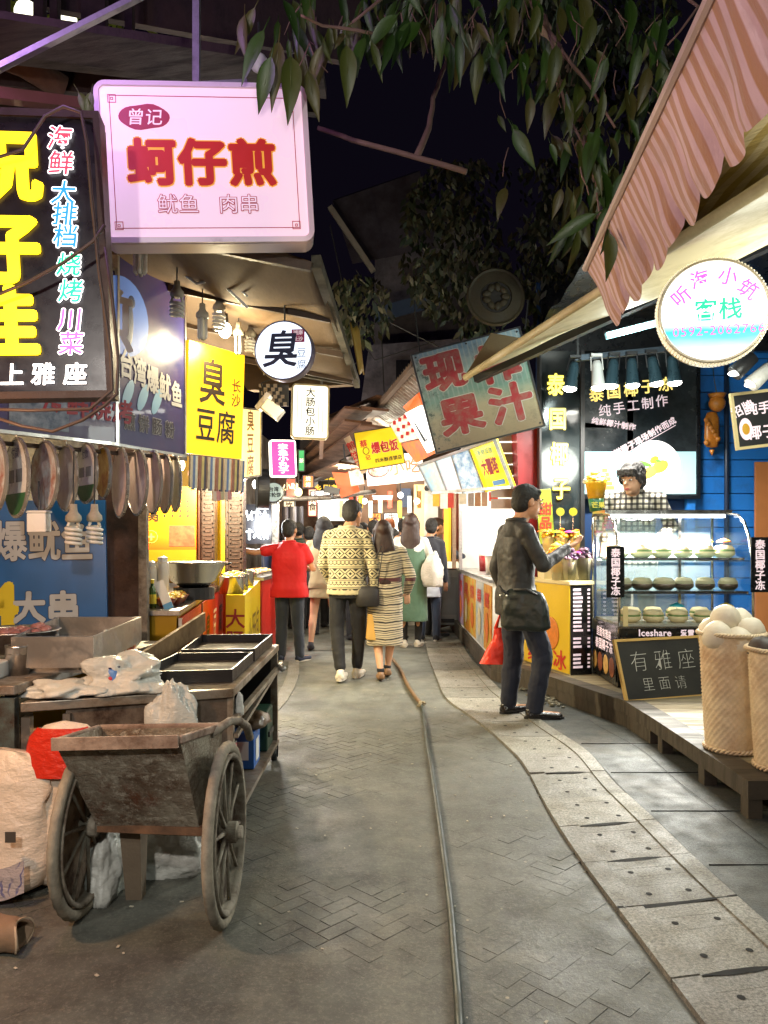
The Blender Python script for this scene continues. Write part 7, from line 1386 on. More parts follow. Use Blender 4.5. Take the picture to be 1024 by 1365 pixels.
# ---- clothing materials ----
def cloth(key,h,rough=.8,var=.12,sheen=.3,bump=.5,bs=14,k=1.0): return mat(key,C(h,k),rough=rough,var=var,vs=5,bump=bump,bs=bs,sheen=sheen)
def sweater_mat():
    m=bpy.data.materials.new('fair_isle_knit'); n=NT(m); s=n.nd('ShaderNodeSeparateXYZ'); n.l.new(n.co(),s.inputs[0]); X,Z=s.outputs[0],s.outputs[2]
    fz=n.m('FRACT',n.m('MULTIPLY',Z,1/.20)); fx=n.m('FRACT',n.m('MULTIPLY',X,1/.105)); fx2=n.m('FRACT',n.m('MULTIPLY',X,1/.042))
    ax=n.m('ABSOLUTE',n.m('SUBTRACT',fx,.5)); ax2=n.m('ABSOLUTE',n.m('SUBTRACT',fx2,.5)); az=n.m('ABSOLUTE',n.m('SUBTRACT',fz,.32))
    d=n.m('ADD',ax,n.m('MULTIPLY',az,2.1)); inb=n.m('LESS_THAN',az,.235)
    ring=n.m('MULTIPLY',n.m('GREATER_THAN',d,.38),n.m('LESS_THAN',d,.50)); core=n.m('LESS_THAN',d,.17)
    corner=n.m('MULTIPLY',n.m('GREATER_THAN',d,.72),1.0); dia=n.m('MULTIPLY',inb,n.m('MINIMUM',1,n.m('ADD',n.m('ADD',ring,core),corner)))
    def band(c,h): return n.m('LESS_THAN',n.m('ABSOLUTE',n.m('SUBTRACT',fz,c)),h)
    lines=n.m('ADD',n.m('ADD',band(.065,.016),band(.575,.016)),n.m('ADD',band(.98,.014),band(.655,.014)))
    zig=n.m('MULTIPLY',n.m('LESS_THAN',n.m('ABSOLUTE',n.m('SUBTRACT',n.m('SUBTRACT',fz,.76),n.m('MULTIPLY',ax2,.14))),.024),1)
    dots=n.m('MULTIPLY',band(.90,.03),n.m('GREATER_THAN',ax2,.25))
    f=n.m('MINIMUM',1,n.m('ADD',n.m('ADD',dia,lines),n.m('ADD',zig,dots)))
    body=n.m('MULTIPLY',n.m('GREATER_THAN',Z,.90),n.m('LESS_THAN',Z,1.50)); f=n.m('MULTIPLY',f,body)
    n.set(n.b.inputs['Base Color'],n.mix(f,C('#cfc39a'),C('#25211a'))); n.b.inputs['Roughness'].default_value=.9; n.b.inputs['Sheen Weight'].default_value=.3
    w_=n.nd('ShaderNodeTexWave'); w_.inputs['Scale'].default_value=60; n.bump(n.m('ADD',w_.outputs[1],n.noise(20,None,5)),.4,.006); return m
def stripe_mat():
    m=bpy.data.materials.new('striped_knit'); n=NT(m); s=n.nd('ShaderNodeSeparateXYZ'); n.l.new(n.co(),s.inputs[0]); z=n.m('ADD',n.m('ADD',s.outputs[2],n.m('MULTIPLY',n.noise(4,None,2),.05)),n.m('MULTIPLY',n.m('ABSOLUTE',s.outputs[0]),-.12))
    f=n.m('FRACT',n.m('MULTIPLY',z,1/.17)); cr,dk_,gr_=C('#d8c9a8'),C('#2c211d'),C('#8a806a')
    c=n.ramp(f,[(0,dk_),(.07,cr),(.17,dk_),(.22,cr),(.33,gr_),(.38,cr),(.47,dk_),(.56,cr),(.64,gr_),(.68,cr),(.76,dk_),(.80,cr),(.90,dk_),(.94,cr)],const=True)
    c=n.mix(n.m('MULTIPLY',n.m('GREATER_THAN',s.outputs[2],.98),n.m('LESS_THAN',s.outputs[2],1.02)),c,C('#5a1f28'))
    n.set(n.b.inputs['Base Color'],c); n.b.inputs['Roughness'].default_value=.95; n.b.inputs['Sheen Weight'].default_value=.3; w_=n.nd('ShaderNodeTexWave'); w_.bands_direction='Z'; w_.inputs['Scale'].default_value=45; w_.inputs['Distortion'].default_value=1; n.bump(n.m('ADD',w_.outputs[1],n.noise(18,None,5)),.6,.008); return m
def plaid_mat():
    m=bpy.data.materials.new('plaid'); n=NT(m); s=n.nd('ShaderNodeSeparateXYZ'); n.l.new(n.co(),s.inputs[0])
    def bar(sock,p,w_): return n.m('LESS_THAN',n.m('FRACT',n.m('MULTIPLY',sock,1/p)),w_)
    a=n.m('ADD',bar(s.outputs[0],.05,.42),bar(s.outputs[2],.05,.42)); a=n.m('ADD',a,n.m('MULTIPLY',bar(s.outputs[1],.05,.3),.4)); c=n.ramp(n.m('MULTIPLY',a,.45),[(0,C('#d8d2c2')),(.3,C('#6f6a62')),(.8,C('#1f1e1e'))]); n.set(n.b.inputs['Base Color'],c); n.b.inputs['Roughness'].default_value=.85; n.bump(n.noise(12,None,5),.5,.01); return m
denim=cloth('dark_denim','#222a38'); blackc=cloth('black_cloth','#15151a',sheen=.1); navyt=cloth('navy_trousers','#171c2e',sheen=.1,bump=.8,bs=9)
leather=mat('black_leather',(.022,.020,.020),rough=.6,var=.2,vs=6,bump=.5,bs=18)
whites=mat('white_shoe',C('#d8d0c0'),rough=.5,var=.15,bump=.1); sole=mat('shoe_sole',C('#d0c8b8'),rough=.7,var=.1); bsole=mat('black_sole',(.02,.02,.02),rough=.6)
sc.cursor.location=(0,0,0)
def gx(px,d): return (px-512)*d/F
# 1 sweater man
d=7.7; T1,p1=person('tall man in a black and cream patterned sweater seen from behind, holding a paper bag',gx(463,d),d,1.80,rz=-.12,pose=dict(hd=(.028,.03,.925),anL=(-.02,-.10,.055),knL=(-.055,-.02,.285),ftL=(-.02,-.01,.03),anR=(.045,.06,.045),ftR=(.055,.16,.02),knR=(.058,.05,.285),elR=(.150,-.03,.64),wrR=(.155,.01,.475),hdirR=(0,.02,-1),elL=(-.14,.0,.64),wrL=(-.11,.10,.52)),
    top=sweater_mat(),topname='sweater',top_hem=.475,top_g=.022,top_boxy=1,bottom=blackc,shoe=(whites,sole),leg_hem=.075,vox=.009,curl=1.5,headyaw=-.5,headtilt=-.12)
b=MB(); b.loft([(0,-.004,1.80*k,w_,w_*.74) for k,w_ in ((.462,.150),(.475,.176),(.505,.186),(.515,.18))],26); fuse('sweater_hem',b,cloth('cream_rib','#c9bc98'),T1,.009,disp=.006)
q=T1.matrix_world@(p1.wrR+V((0,.01,-.085))); t=thing('paper_bag','yellow brown paper bag carried by the man in the patterned sweater','bag',(q.x+.01,q.y-.02,q.z),rz=.15)
b=MB(); pb=[(-.10,-.05,-.36),(.12,-.05,-.38),(.12,.05,-.38),(-.10,.05,-.36)]; pt_=[(-.085,-.02,-.11),(.075,-.025,-.12),(.075,.02,-.12),(-.085,.02,-.11)]
b.hexa([V(a) for a in pb],[V(a) for a in pt_]); make('bag_body',b,mat('kraft_yellow',C('#c79a4a'),rough=.6,var=.15,vs=6,bump=.3,bs=10),t,bevel=.004); b=MB()
for yy_ in (-.02,.018): b.tube([(-.04,yy_,-.12),(-.03,yy_,-.04),(0,0,.0),(.02,yy_,-.04),(.03,yy_,-.12)],.005,6)
make('bag_handle',b,mat('kraft_yellow'),t)
# 2 striped woman
T2,p2=person('woman with very long dark brown hair in a striped knit coat seen from behind',gx(513,7.75),7.75,1.585,rz=.05,pose=dict(hd=(-.01,.012,.93),anL=(-.03,-.08,.05),knL=(-.05,.01,.28),ftL=(-.03,.0,.02),anR=(.02,.06,.05),ftR=(.02,.15,.02),knR=(.045,.05,.28),elR=(.165,-.02,.65),wrR=(.15,.09,.55),elL=(-.16,-.02,.65),wrL=(-.15,.09,.54)),
    top=stripe_mat(),topname='knit_coat',top_hem=.53,top_g=.028,top_boxy=1,skirt=(.60,.215,.113,.116,stripe_mat(),'coat_skirt'),hair='longer',hairmat=hairr,shoe=mat('tan_shoe',C('#8a6a4c'),rough=.5),shoes_low=True,vox=.010,sk=skin_l)
b=MB()
for s_ in 'LR':
    b=MB(); an=p2.J['an'+s_]; b.lathe([(.034,-.005),(.038,.0),(.038,.02),(.034,.03)],14,c=an+V((0,0,.015))); make('ankle_strap',b,blackc,T2,smooth=True)
t=thing('handbag','small black shoulder bag hanging at the striped coat woman\'s left side','handbag',(gx(490,7.6),7.60,.84)); b=MB(); b.loft([(0,0,-.10,.10,.05),(0,0,-.09,.12,.06),(0,0,.06,.115,.055),(0,0,.10,.09,.03)],20); make('bag_body',b,leather,t,smooth=True); b=MB(); b.tube([(-.08,0,.08),(.02,.03,.25),(.10,.0,.42),(.14,-.02,.5)],.007,6); b.tube([(.10,0,.06),(.12,-.04,.25),(.15,-.06,.45)],.006,6); make('bag_strap',b,leather,t,smooth=True)
# 3 red shirt man
d=8.85; T3,p3=person('stocky man in a red short sleeved shirt pointing left with outstretched arm',gx(386,d),d,1.63,rz=-.08,pose=dict(elL=(-.235,-.05,.77),wrL=(-.345,-.09,.795),hdirL=(-1,.05,.05),hn=(0,.3,1),elR=(.165,.03,.655),wrR=(.12,.16,.66),hdirR=(-.6,.6,0),anL=(-.06,-.01,.045),anR=(.075,.0,.045),ftL=(-.085,.09,.02),ftR=(.12,.08,.02)),
    top=mat('red_polo',C('#c4161a'),rough=.75,var=.1,vs=4,bump=.4,bs=12),topname='shirt',top_sleeve='short',top_hem=.455,top_g=.02,top_boxy=1.6,bottom=denim,legs_g=.018,cw=1.14,shoe=(mat('navy_shoe',C('#1d2740'),rough=.6),sole),hairmat=hairb,vox=.007,curl=-.1,hair='short',headyaw=-.2)
b=MB(); e=p3.shR*.35+p3.elR*.65; b.lathe([(.072,-.012),(.076,0),(.072,.012)],18,c=e); make('sleeve_trim',b,blackc,T3,smooth=True) if False else None
# 4 beige woman
d=9.7; person('woman with long black hair in a beige dress and black boots, behind the sweater man',gx(432,d),d,1.68,rz=-.1,pose=dict(anL=(-.10,0,.05),anR=(.085,.02,.05),knL=(-.08,.01,.28),knR=(.075,.02,.28),ftL=(-.12,.08,.02),ftR=(.10,.1,.02),elR=(.14,.05,.64),wrR=(.10,.16,.6),wrL=(-.12,.14,.62)),
    top=cloth('beige_dress','#9c8a62'),topname='dress_top',top_hem=.47,top_g=.02,top_boxy=1.2,skirt=(.56,.40,.100,.118,cloth('beige_dress','#9c8a62'),'dress'),hair='long',shoe=blackc,sk=skin_l,vox=.012)
bpy.data.objects[-1] if False else None
# 5 green dress
d=10.05; T5,p5=person('woman in a long green pinafore over a white top, dark hair down her back',gx(548,d),d,1.735,rz=-.12,pose=dict(elR=(.155,.01,.66),wrR=(.14,.09,.56),anL=(-.05,-.01,.045),anR=(.05,.03,.045)),top=cloth('white_top','#d8d4cc'),topname='blouse',top_hem=.47,top_g=.018,skirt=(.745,.20,.109,.128,cloth('green_pinafore','#4d6a54'),'pinafore'),hair='long',hairmat=hairr,bottom=blackc,bottomname='leggings',legs_g=.0,shoe=(whites,sole),vox=.012)
b=MB()
for s_ in (-1,1): b.tube([V((.055*s_*1.735,-.062*1.735,.735*1.735)),V((.062*s_*1.735,-.055*1.735,.80*1.735)),V((.06*s_*1.735,-.01,.845*1.735))],.009,6)
make('pinafore_strap',b,cloth('green_pinafore','#4d6a54'),T5,smooth=True)
crumple('tote_bag','white cloth tote bag hanging at the green pinafore woman\'s right side','bag',V((gx(577,9.9),9.9,.80)),.13,.09,.25,bagmat('tote',C('#d5d0c6')),11,(30,20),sharp=.3)
# 6 dark companion
d=10.7; person('slim person in dark clothes and a pale skirt hem beside the tote bag, facing away',gx(572,d),d,1.70,rz=-.2,top=cloth('dark_coat','#1b1c26'),topname='coat',top_hem=.5,skirt=(.56,.36,.09,.10,cloth('pale_hem','#b9bcc2'),'skirt'),bottom=cloth('dark_jeans','#1d2a40'),shoe=(blackc,sole),hair='short',vox=.014,pose=dict(hd=(.02,.02,.93)))
# 7 far dark figure reaching
d=11.2; person('bearded person in a dark jacket reaching right to the steel cooker',gx(566,d)+.12,d,1.74,rz=-1.1,top=cloth('dark_jacket','#232631'),topname='jacket',bottom=blackc,shoe=blackc,hair='short',hairmat=hairr,vox=.014,pose=dict(elR=(.14,.16,.68),wrR=(.11,.3,.66),elL=(-.13,.14,.68),wrL=(-.08,.3,.66),hd=(0,.05,.92)),face=False)
# crowd further in
crowd=[(498,11.6,1.70,.1,'man in a grey shirt with short dark hair just behind the couple','short',hairb,'#7d8590','shirt'),
(519,12.2,1.76,-.1,'person with short auburn hair standing between the couple and the noodle shop','short',hairo,'#7a5a4a','jacket'),
(524,10.9,1.56,-.9,'woman with dark hair in a bun, half hidden by the long haired woman','bun',hairb,'#3a3a46','jacket'),
(476,10.8,1.62,.2,'person in a dark cap behind the sweater man\'s shoulder','cap',hairb,'#4a4a50','jacket'),
(426,12.6,1.72,2.9,'man with reddish hair looking down, behind the long black hair','short',hairr,'#5a3a34','jacket'),
(451,13.5,1.68,.0,'man in dark clothes far back in front of the bright shop','short',hairb,'#20242c','jacket'),
(404,12.9,1.62,3.1,'woman facing the camera with dark hair and a red scarf in the far crowd','long',hairb,'#b03a2a','sweater'),
(363,11.0,1.52,2.5,'woman with long black hair in profile at the left of the red shirt man','long',hairb,'#2c3f6b','jacket'),
(380,13.2,1.64,.1,'person with brown tied hair far back at the left','bun',hairr,'#5b6a8a','jacket'),
(392,13.9,1.66,2.8,'person facing the camera at the very back of the left crowd','short',hairb,'#8a8a90','shirt'),
(372,13.8,1.6,.3,'person in a blue jacket at the left edge of the far crowd','short',hairb,'#2a4a7a','jacket'),
(412,11.4,1.60,.1,'person in black trousers half hidden between red shirt and beige dress','short',hairb,'#2a2a30','jacket')]
for px,d,H_,rz_,lab,hr,hm_,col_,tn in crowd:
    person(lab,gx(px,d),d,H_,rz=rz_,top=cloth('crowd_'+col_,col_),topname=tn,bottom=blackc if px!=404 else denim,shoe=blackc,hair=hr,hairmat=hm_,vox=.016,sk=skin_l if px in(404,363) else skin,face=abs(rz_)>2,group='people walking far down the lane')
# leather jacket man
d=6.05; TL,pL=person('man in a black padded leather jacket and navy trousers standing at the dessert counter',gx(689,d),d,1.83,rz=-1.3,pose=dict(hd=(.012,.045,.925),nk=(0,.0,.835),elR=(.135,.055,.655),wrR=(.07,.20,.725),hdirR=(-.05,.9,.45),hn=(0,-.6,.9),elL=(-.15,-.03,.635),wrL=(-.135,.02,.475),hdirL=(0,0,-1),anL=(-.055,-.015,.045),ftL=(-.075,.085,.02),anR=(.075,.045,.045),knR=(.075,.085,.275),ftR=(.10,.145,.02)),
    top=leather,topname='jacket',top_hem=.44,top_g=.020,top_boxy=.9,bottom=navyt,legs_g=.02,shoe=(mat('black_shoe',(.015,.013,.013),rough=.22,bump=.05),bsole),hair='short',hairmat=hairb,vox=.007,curl=.8,cw=1.0,headyaw=.0,headtilt=-.2,fold=.020,face=True)
b=MB(); S_=1.83
for k in range(9):
    z=S_*(.49+.035*k); a=.096*S_+.05; 
    b.tube([V((a*1.02*cos(q*PI/14),-.004+ (.070*S_+.036)*sin(q*PI/14),z+.006*sin(q))) for q in range(28)],.003,5,closed=True)
make('quilt_seams',b,leather,TL,smooth=True) if False else None
t=thing('shoulder_bag','large soft black shoulder bag on the hip of the man in the leather jacket','bag',(gx(700,5.8),5.78,.74),rz=-.45); b=MB(); b.loft([(0,0,-.03,.15,.05),(0,0,.0,.19,.07),(.0,0,.14,.18,.065),(-.02,0,.25,.15,.045),(-.03,0,.28,.10,.02)],22,p=3); o=fuse('bag_body',b,mat('nylon_black',C('#16201f'),rough=.45,bump=.6,bs=12),t,.009,disp=.02); b=MB(); b.tube([(-.12,-.03,.24),(-.17,-.04,.27),(-.2,-.02,.3)],.012,7); b.tube([(.10,-.03,.24),(.02,-.05,.285),(-.08,-.04,.28)],.010,7); make('bag_strap',b,leather,t,smooth=True)
b=MB(); 
for x_ in (-.12,-.17): b.ell((x_,-.075,.235),.012,8,6)
make('bag_buckle',b,steelb,t)
q=TL.matrix_world@(pL.wrL+V((0,.0,-.10))); t=thing('red_plastic_bag','bright orange red plastic shopping bag carried by the man in the leather jacket','bag',(q.x-.07,q.y-.04,q.z+.0)); redb=bagmat('red_bag',C('#ff3a1c'),None,rough=.3)
b=MB()
def rb(u,v):
    a=u*2*PI; w_=(.045+.085*v**.8)*(1+.1*noise.noise(V((u*5,v*3,1)))); return (w_*cos(a)+.02*sin(v*5)-.015*v,w_*.5*sin(a)+.012*noise.noise(V((cos(a)*3,sin(a)*3,v*6))),-.09-.29*v+ .0)
b.grid(rb,30,20); b.add([rb(i/30,1) for i in range(30)],[tuple(range(30))]); make('bag_body',b,redb,t,smooth=True)
b=MB(); b.tube([(-.035,0,-.10),(-.012,0,-.02),(0,0,.03)],[.018,.01,.006],8); b.tube([(.035,0,-.10),(.014,0,-.03),(0,0,.03)],[.018,.01,.006],8); make('bag_handle',b,redb,t,smooth=True); 
# seller
d=7.12; TS,pS=person('young seller with a dark mop of hair and plaid shirt behind the display case',gx(846,d),d,1.90,rz=2.75,z=.26,pose=dict(hd=(.0,.10,.885),nk=(0,.055,.82),chs=(0,.03,.72),elR=(.17,.05,.66),wrR=(.12,.17,.60),elL=(-.17,.05,.66),wrL=(-.12,.17,.60),shL=(-.115,.04,.79),shR=(.115,.04,.79)),
    top=plaid_mat(),topname='shirt',top_hem=.47,top_g=.02,bottom=denim,shoe=blackc,hair='mop',hairmat=hairb,vox=.009,sk=skin_l,face=True,headtilt=-.18,headyaw=-.45)
# ================= TREE =================
tree=thing('tree','leafy tree hanging its twigs and big pointed leaves over the top of the lane','tree',(1.0,6.5,3.0)); barkm=mat('twig_bark',C('#84685c'),rough=.85,var=.3,vs=14,bump=.7)
def branch(l,r0,r1,name='branch',n=8):
    pts=[P(x,y,d) for x,y,d in l]; q=[]
    for i in range(len(pts)-1):
        for k in range(3): q.append(pts[i].lerp(pts[i+1],k/3)+V((noise.noise(pts[i]*3+V((k,0,0))),0,noise.noise(pts[i]*3+V((0,k,0)))))*.012)
    q.append(pts[-1]); b=MB(); b.tube(q,[r0+(r1-r0)*i/(len(q)-1) for i in range(len(q))],n); return make(name,b,barkm,tree,smooth=True,world=True)
branch([(425,170,4.2),(470,186,4.15),(555,210,4.1),(622,229,4.05)],.013,.016)
branch([(600,60,4.6),(592,90,4.5),(578,130,4.4),(572,170,4.25),(556,208,4.12)],.008,.019)
branch([(470,30,3.6),(520,-10,3.7)],.006,.008); branch([(500,45,3.6),(430,35,3.5),(400,20,3.4)],.008,.005)
branch([(690,-30,4.4),(725,30,4.3),(750,70,4.2),(790,120,4.0),(820,170,3.9)],.014,.006); branch([(728,20,4.3),(742,90,4.2),(755,150,4.1),(790,215,4.0),(800,290,3.9)],.011,.004); branch([(748,60,4.2),(728,110,4.2)],.006,.003)
branch([(780,180,4.0),(772,225,3.9),(785,260,3.9)],.007,.003); branch([(900,-20,3.7),(930,10,3.6),(890,60,3.6)],.01,.004)
tb=MB(); tb.tube([(3.4,9.6,0),(3.3,9.5,2.5),(2.9,9.0,4.4),(2.2,7.8,5.0),(1.2,5.5,4.9),(.9,4.6,4.6)],[.22,.2,.17,.13,.07,.02],14); make('trunk',tb,barkm,tree,smooth=True,world=True)
lm=[]
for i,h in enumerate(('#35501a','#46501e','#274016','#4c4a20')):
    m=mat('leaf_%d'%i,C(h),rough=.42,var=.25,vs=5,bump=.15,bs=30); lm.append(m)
def leafmesh(k):
    b=MB(); n=7; W_=(.13,.165,.11)[k%3]; vs=[]
    for i in range(n+1):
        t_=i/n; w_=W_*sin(PI*t_**.75)**1.1 if 0<i<n else .004; bend=-.22*t_*t_*(1+.4*(k%2)); zf=.10*w_*3
        vs+=[(-w_,t_,bend+w_*.55),(0,t_,bend),(w_,t_,bend+w_*.45)]
    b.add(vs,[q for i in range(n) for q in ((3*i,3*i+1,3*i+4,3*i+3),(3*i+1,3*i+2,3*i+5,3*i+4))]); b.tube([(0,-.25,.03),(0,0,0),(0,.5,-.05)],[.01,.012,.006],5)
    me=bpy.data.meshes.new('leaf'); me.from_pydata(b.v,[],b.f); me.materials.append(lm[k%4]); me.polygons.foreach_set('use_smooth',[True]*len(me.polygons)); me.update(); return me
LM=[leafmesh(k) for k in range(8)]; nleaf=0
MI=MW[tree.name].inverted()
def leaf(px,py,d,ang,L,parent=tree):
    global nleaf
    if nleaf>=298: return
    base=P(px,py,d); a=R(ang); dy=V((sin(a),rnd.uniform(-.35,.35),-cos(a))).normalized(); ref=V((rnd.uniform(-.6,.6),-1,rnd.uniform(-.4,.6))).normalized(); x=dy.cross(ref).normalized(); z=x.cross(dy)
    M=Matrix((x,dy,z)).transposed().to_4x4()@Matrix.Scale(L,4); M.translation=base
    o=bpy.data.objects.new('leaf',LM[rnd.randrange(8)]); COL.objects.link(o); o.parent=tree; o.matrix_parent_inverse=MI; o.matrix_local=M; o.matrix_basis=M; nleaf+=1
# hand placed prominent leaves (px,py of the stalk, hang angle, px length)
for (px,py,d,a,l) in ((352,40,3.3,-25,75),(372,55,3.3,-5,85),(388,75,3.3,3,85),(362,75,3.25,-18,70),(410,95,3.35,12,60),(400,10,3.3,-10,60),(430,60,3.4,-25,60),(462,60,3.4,2,72),(486,50,3.5,-12,55),(495,55,3.5,18,50),(524,45,3.5,-15,60),(530,20,3.5,-45,60),(545,25,3.6,-22,75),(560,30,3.6,-40,70),(590,20,3.6,-3,60),(612,45,3.6,5,62),(600,5,3.6,20,60),(622,40,3.7,-4,68),(640,70,3.8,-8,58),(655,75,3.8,15,60),(668,70,3.8,5,50),(700,70,3.9,-5,52),(700,110,3.9,15,45),(795,285,3.5,-62,72),(820,295,3.5,-20,50),(812,310,3.4,5,60),(760,190,3.9,-20,55),(775,195,3.9,2,60),(790,200,3.9,10,60),(742,120,4.0,-18,60),(758,130,4.0,-4,55),(742,60,4.0,-6,58),(830,230,3.9,-10,60),(815,225,3.9,-30,55),(805,120,3.9,0,55),(835,120,3.9,10,55),(852,60,3.8,-5,58),(790,20,4,-14,60),(885,20,3.7,-6,62),(900,50,3.7,10,60),(865,90,3.8,-12,52),(340,10,3.3,-30,60),(326,20,3.3,-8,55),(378,0,3.3,20,65),(105,123,3.2,30,45),(122,122,3.2,-12,40)):
    leaf(px,py,d,a+rnd.uniform(-4,4),l*d/F)
for i in range(175):
    r_=rnd.random()
    if r_<.48: px,py=rnd.uniform(370,720),rnd.uniform(-25,70)
    elif r_<.85: px,py=rnd.uniform(660,905),-25+275*rnd.random()**1.6
    else: px,py=rnd.uniform(745,840),rnd.uniform(150,330)
    if py>60 and px<650: py*=.5
    if px>1010-py*.62: continue
    d=rnd.uniform(3.6,4.6); leaf(px,py,d,rnd.uniform(-38,30),rnd.choice((26,34,42,50,58,64))*rnd.uniform(.8,1.1)*d/F)
# twiglets
b=MB()
for i in range(70):
    px,py=rnd.uniform(380,880),rnd.uniform(-10,60) if i%2 else rnd.uniform(-10,200)
    if px<650 and py>70: continue
    d=rnd.uniform(3.7,4.4); p=P(px,py,d); q=p+V((rnd.uniform(-.12,.12),rnd.uniform(-.05,.05),-rnd.uniform(.08,.2))); b.tube([p,(p+q)/2+V((.02*rnd.uniform(-1,1),0,0)),q],[.004,.003,.002],5)
o=make('twigs',b,barkm,tree,smooth=True,world=True); o['kind']='stuff'
# crown behind: darker copy of the leaves, night shade put into their colour
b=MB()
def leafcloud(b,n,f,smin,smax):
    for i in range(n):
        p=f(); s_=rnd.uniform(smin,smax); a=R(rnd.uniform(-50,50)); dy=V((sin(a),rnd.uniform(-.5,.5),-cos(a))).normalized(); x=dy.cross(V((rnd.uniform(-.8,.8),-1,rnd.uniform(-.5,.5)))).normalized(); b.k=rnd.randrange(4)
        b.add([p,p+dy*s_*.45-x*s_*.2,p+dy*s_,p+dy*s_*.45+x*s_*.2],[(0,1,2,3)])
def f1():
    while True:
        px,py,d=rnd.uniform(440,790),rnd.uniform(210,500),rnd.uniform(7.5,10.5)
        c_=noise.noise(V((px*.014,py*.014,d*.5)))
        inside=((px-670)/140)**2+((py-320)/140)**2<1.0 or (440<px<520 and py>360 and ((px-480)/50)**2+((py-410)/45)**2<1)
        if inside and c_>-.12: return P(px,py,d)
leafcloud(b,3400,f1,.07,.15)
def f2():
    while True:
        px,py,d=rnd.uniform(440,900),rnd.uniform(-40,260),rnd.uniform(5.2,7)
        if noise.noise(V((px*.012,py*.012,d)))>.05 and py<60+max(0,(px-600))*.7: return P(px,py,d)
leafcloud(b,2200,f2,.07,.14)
o=make('crown',b,[mat('shaded_crown_leaf_%d'%i,C(h),rough=.55,var=.3,vs=2,bump=0) for i,h in enumerate(('#26301a','#2e2f1c','#1c2713','#36331f'))],tree,world=True); o['kind']='stuff'
t=thing('round_plaque','old round wooden plaque with a dark centre hanging high among the leaves','plaque',P(661,396,7.2)); b=MB(); T=Matrix.Rotation(R(90),3,'X'); b.lathe([(.14,-.03),(.26,-.03),(.275,0),(.26,.02),(.24,.012),(.15,.02),(.14,0),(.14,-.03)],40,T=T); make('plaque_ring',b,mat('old_gold',C('#2c2612'),rough=.6,var=.35,vs=9,bump=.4,dirt=C('#3a2f18'),da=.4),t); b=MB(); b.lathe([(.001,-.01),(.15,-.01),(.15,.005),(.001,.005)],30,T=T); 
make('plaque_centre',b,mat('plaque_dark',C('#1a160f'),rough=.7),t); b=MB()
for k in range(9): a=k*.7; b.ell((.09*cos(a),-.02,.09*sin(a)),(.045,.012,.03),8,6,T=Matrix.Rotation(a,4,'Y'))
make('plaque_carving',b,mat('old_gold'),t,smooth=True)
# ================= LIGHTS (stall lamps, plus unseen ones added for the foreground) =================
def bulb(lab,loc,pw,col,em=10,r=.045,size=.05):
    t=thing('bulb_lamp',lab,'lamp',loc); b=MB(); b.ell((0,0,0),(r,r,r*1.2)); make('lamp_bulb',b,lit('bulb_%s'%(str(col)),col,em,mis=False),t,smooth=True); b=MB(); b.lathe([(.018,.04),(.022,.06),(.018,.10),(.001,.10)],12); b.tube([(0,0,.1),(0,0,.4)],.004,6); make('lamp_socket',b,black,t); light('bulb_light',V(loc)+V((0,-.0,-.08)),pw,col,size,parent=t); return t
bulb('bright bare bulb glaring between the hanging bulbs and the yellow sign',P(300,440,4.68),26,(1,.86,.55),14,.04)
bulb('warm bulb inside the tofu stall above the wok',V((-1.65,6.2,2.0)),230,(1,.82,.5))
bulb('warm bulb over the food pots of the yellow stand',V((-1.35,7.3,2.0)),170,(1,.86,.58))
bulb('cool bulb over the far snack trays',V((-1.6,9.6,2.1)),130,(1,.93,.82))
bulb('warm bulb hanging under the brown awning over the steel work table',V((-1.5,4.3,2.35)),24,(1,.78,.5))
bulb('warm bulb above the crowd in the middle of the lane',V((-.1,11.3,2.9)),58,(1,.88,.68))
bulb('added bulb out of view over the sacks, lighting the left foreground',V((-1.75,2.1,1.7)),60,(1,.55,.28))  # unseen bulb put in to light the left foreground
t=thing('led_tube','purple LED tube under the roof at the upper left','lamp',(-1.4,2.5,3.55)); b=MB(); b.box(-.5,.5,-.02,.02,-.02,.02); make('lamp_tube',b,lit('purple_tube',(.6,.3,1),3,mis=False),t); b=MB(); b.box(-.52,.52,-.03,.03,-.04,-.02); make('lamp_housing',b,white,t); light('led_light',(-1.4,2.5,3.62),32,(.68,.34,1),.25,parent=t)
t=thing('added_tube_lamp','added white tube lamp out of view, lighting the wicker baskets','lamp',(2.5,4.2,2.55)); b=MB(); b.box(-.02,.02,-.6,.6,-.02,.02); make('lamp_tube',b,lit('tubeD',(1,.97,.85),5,mis=False),t); b=MB(); b.box(-.03,.03,-.62,.62,.02,.045); make('lamp_housing',b,white,t); light('added_tube_light',(2.5,4.2,2.47),85,(.95,1,.88),.3,parent=t)  # tube lamp added off frame to brighten baskets and deck

bulb('added white bulb behind the camera, brightening the foreground',V((.5,-.6,3.1)),72,(.93,1,.93))  # added fill: foreground stays too dark without it
bulb('second added bulb behind the camera, brightening the left foreground',V((-.9,-.2,2.4)),150,(1,.92,.84))  # another unseen fill bulb, added for cart, sacks and plate signs

bulb('added bulb beyond the right edge, lighting the striped canvas',V((1.78,2.5,2.72)),11,(1,.95,.8))  # unseen bulb added to brighten the canvas underside
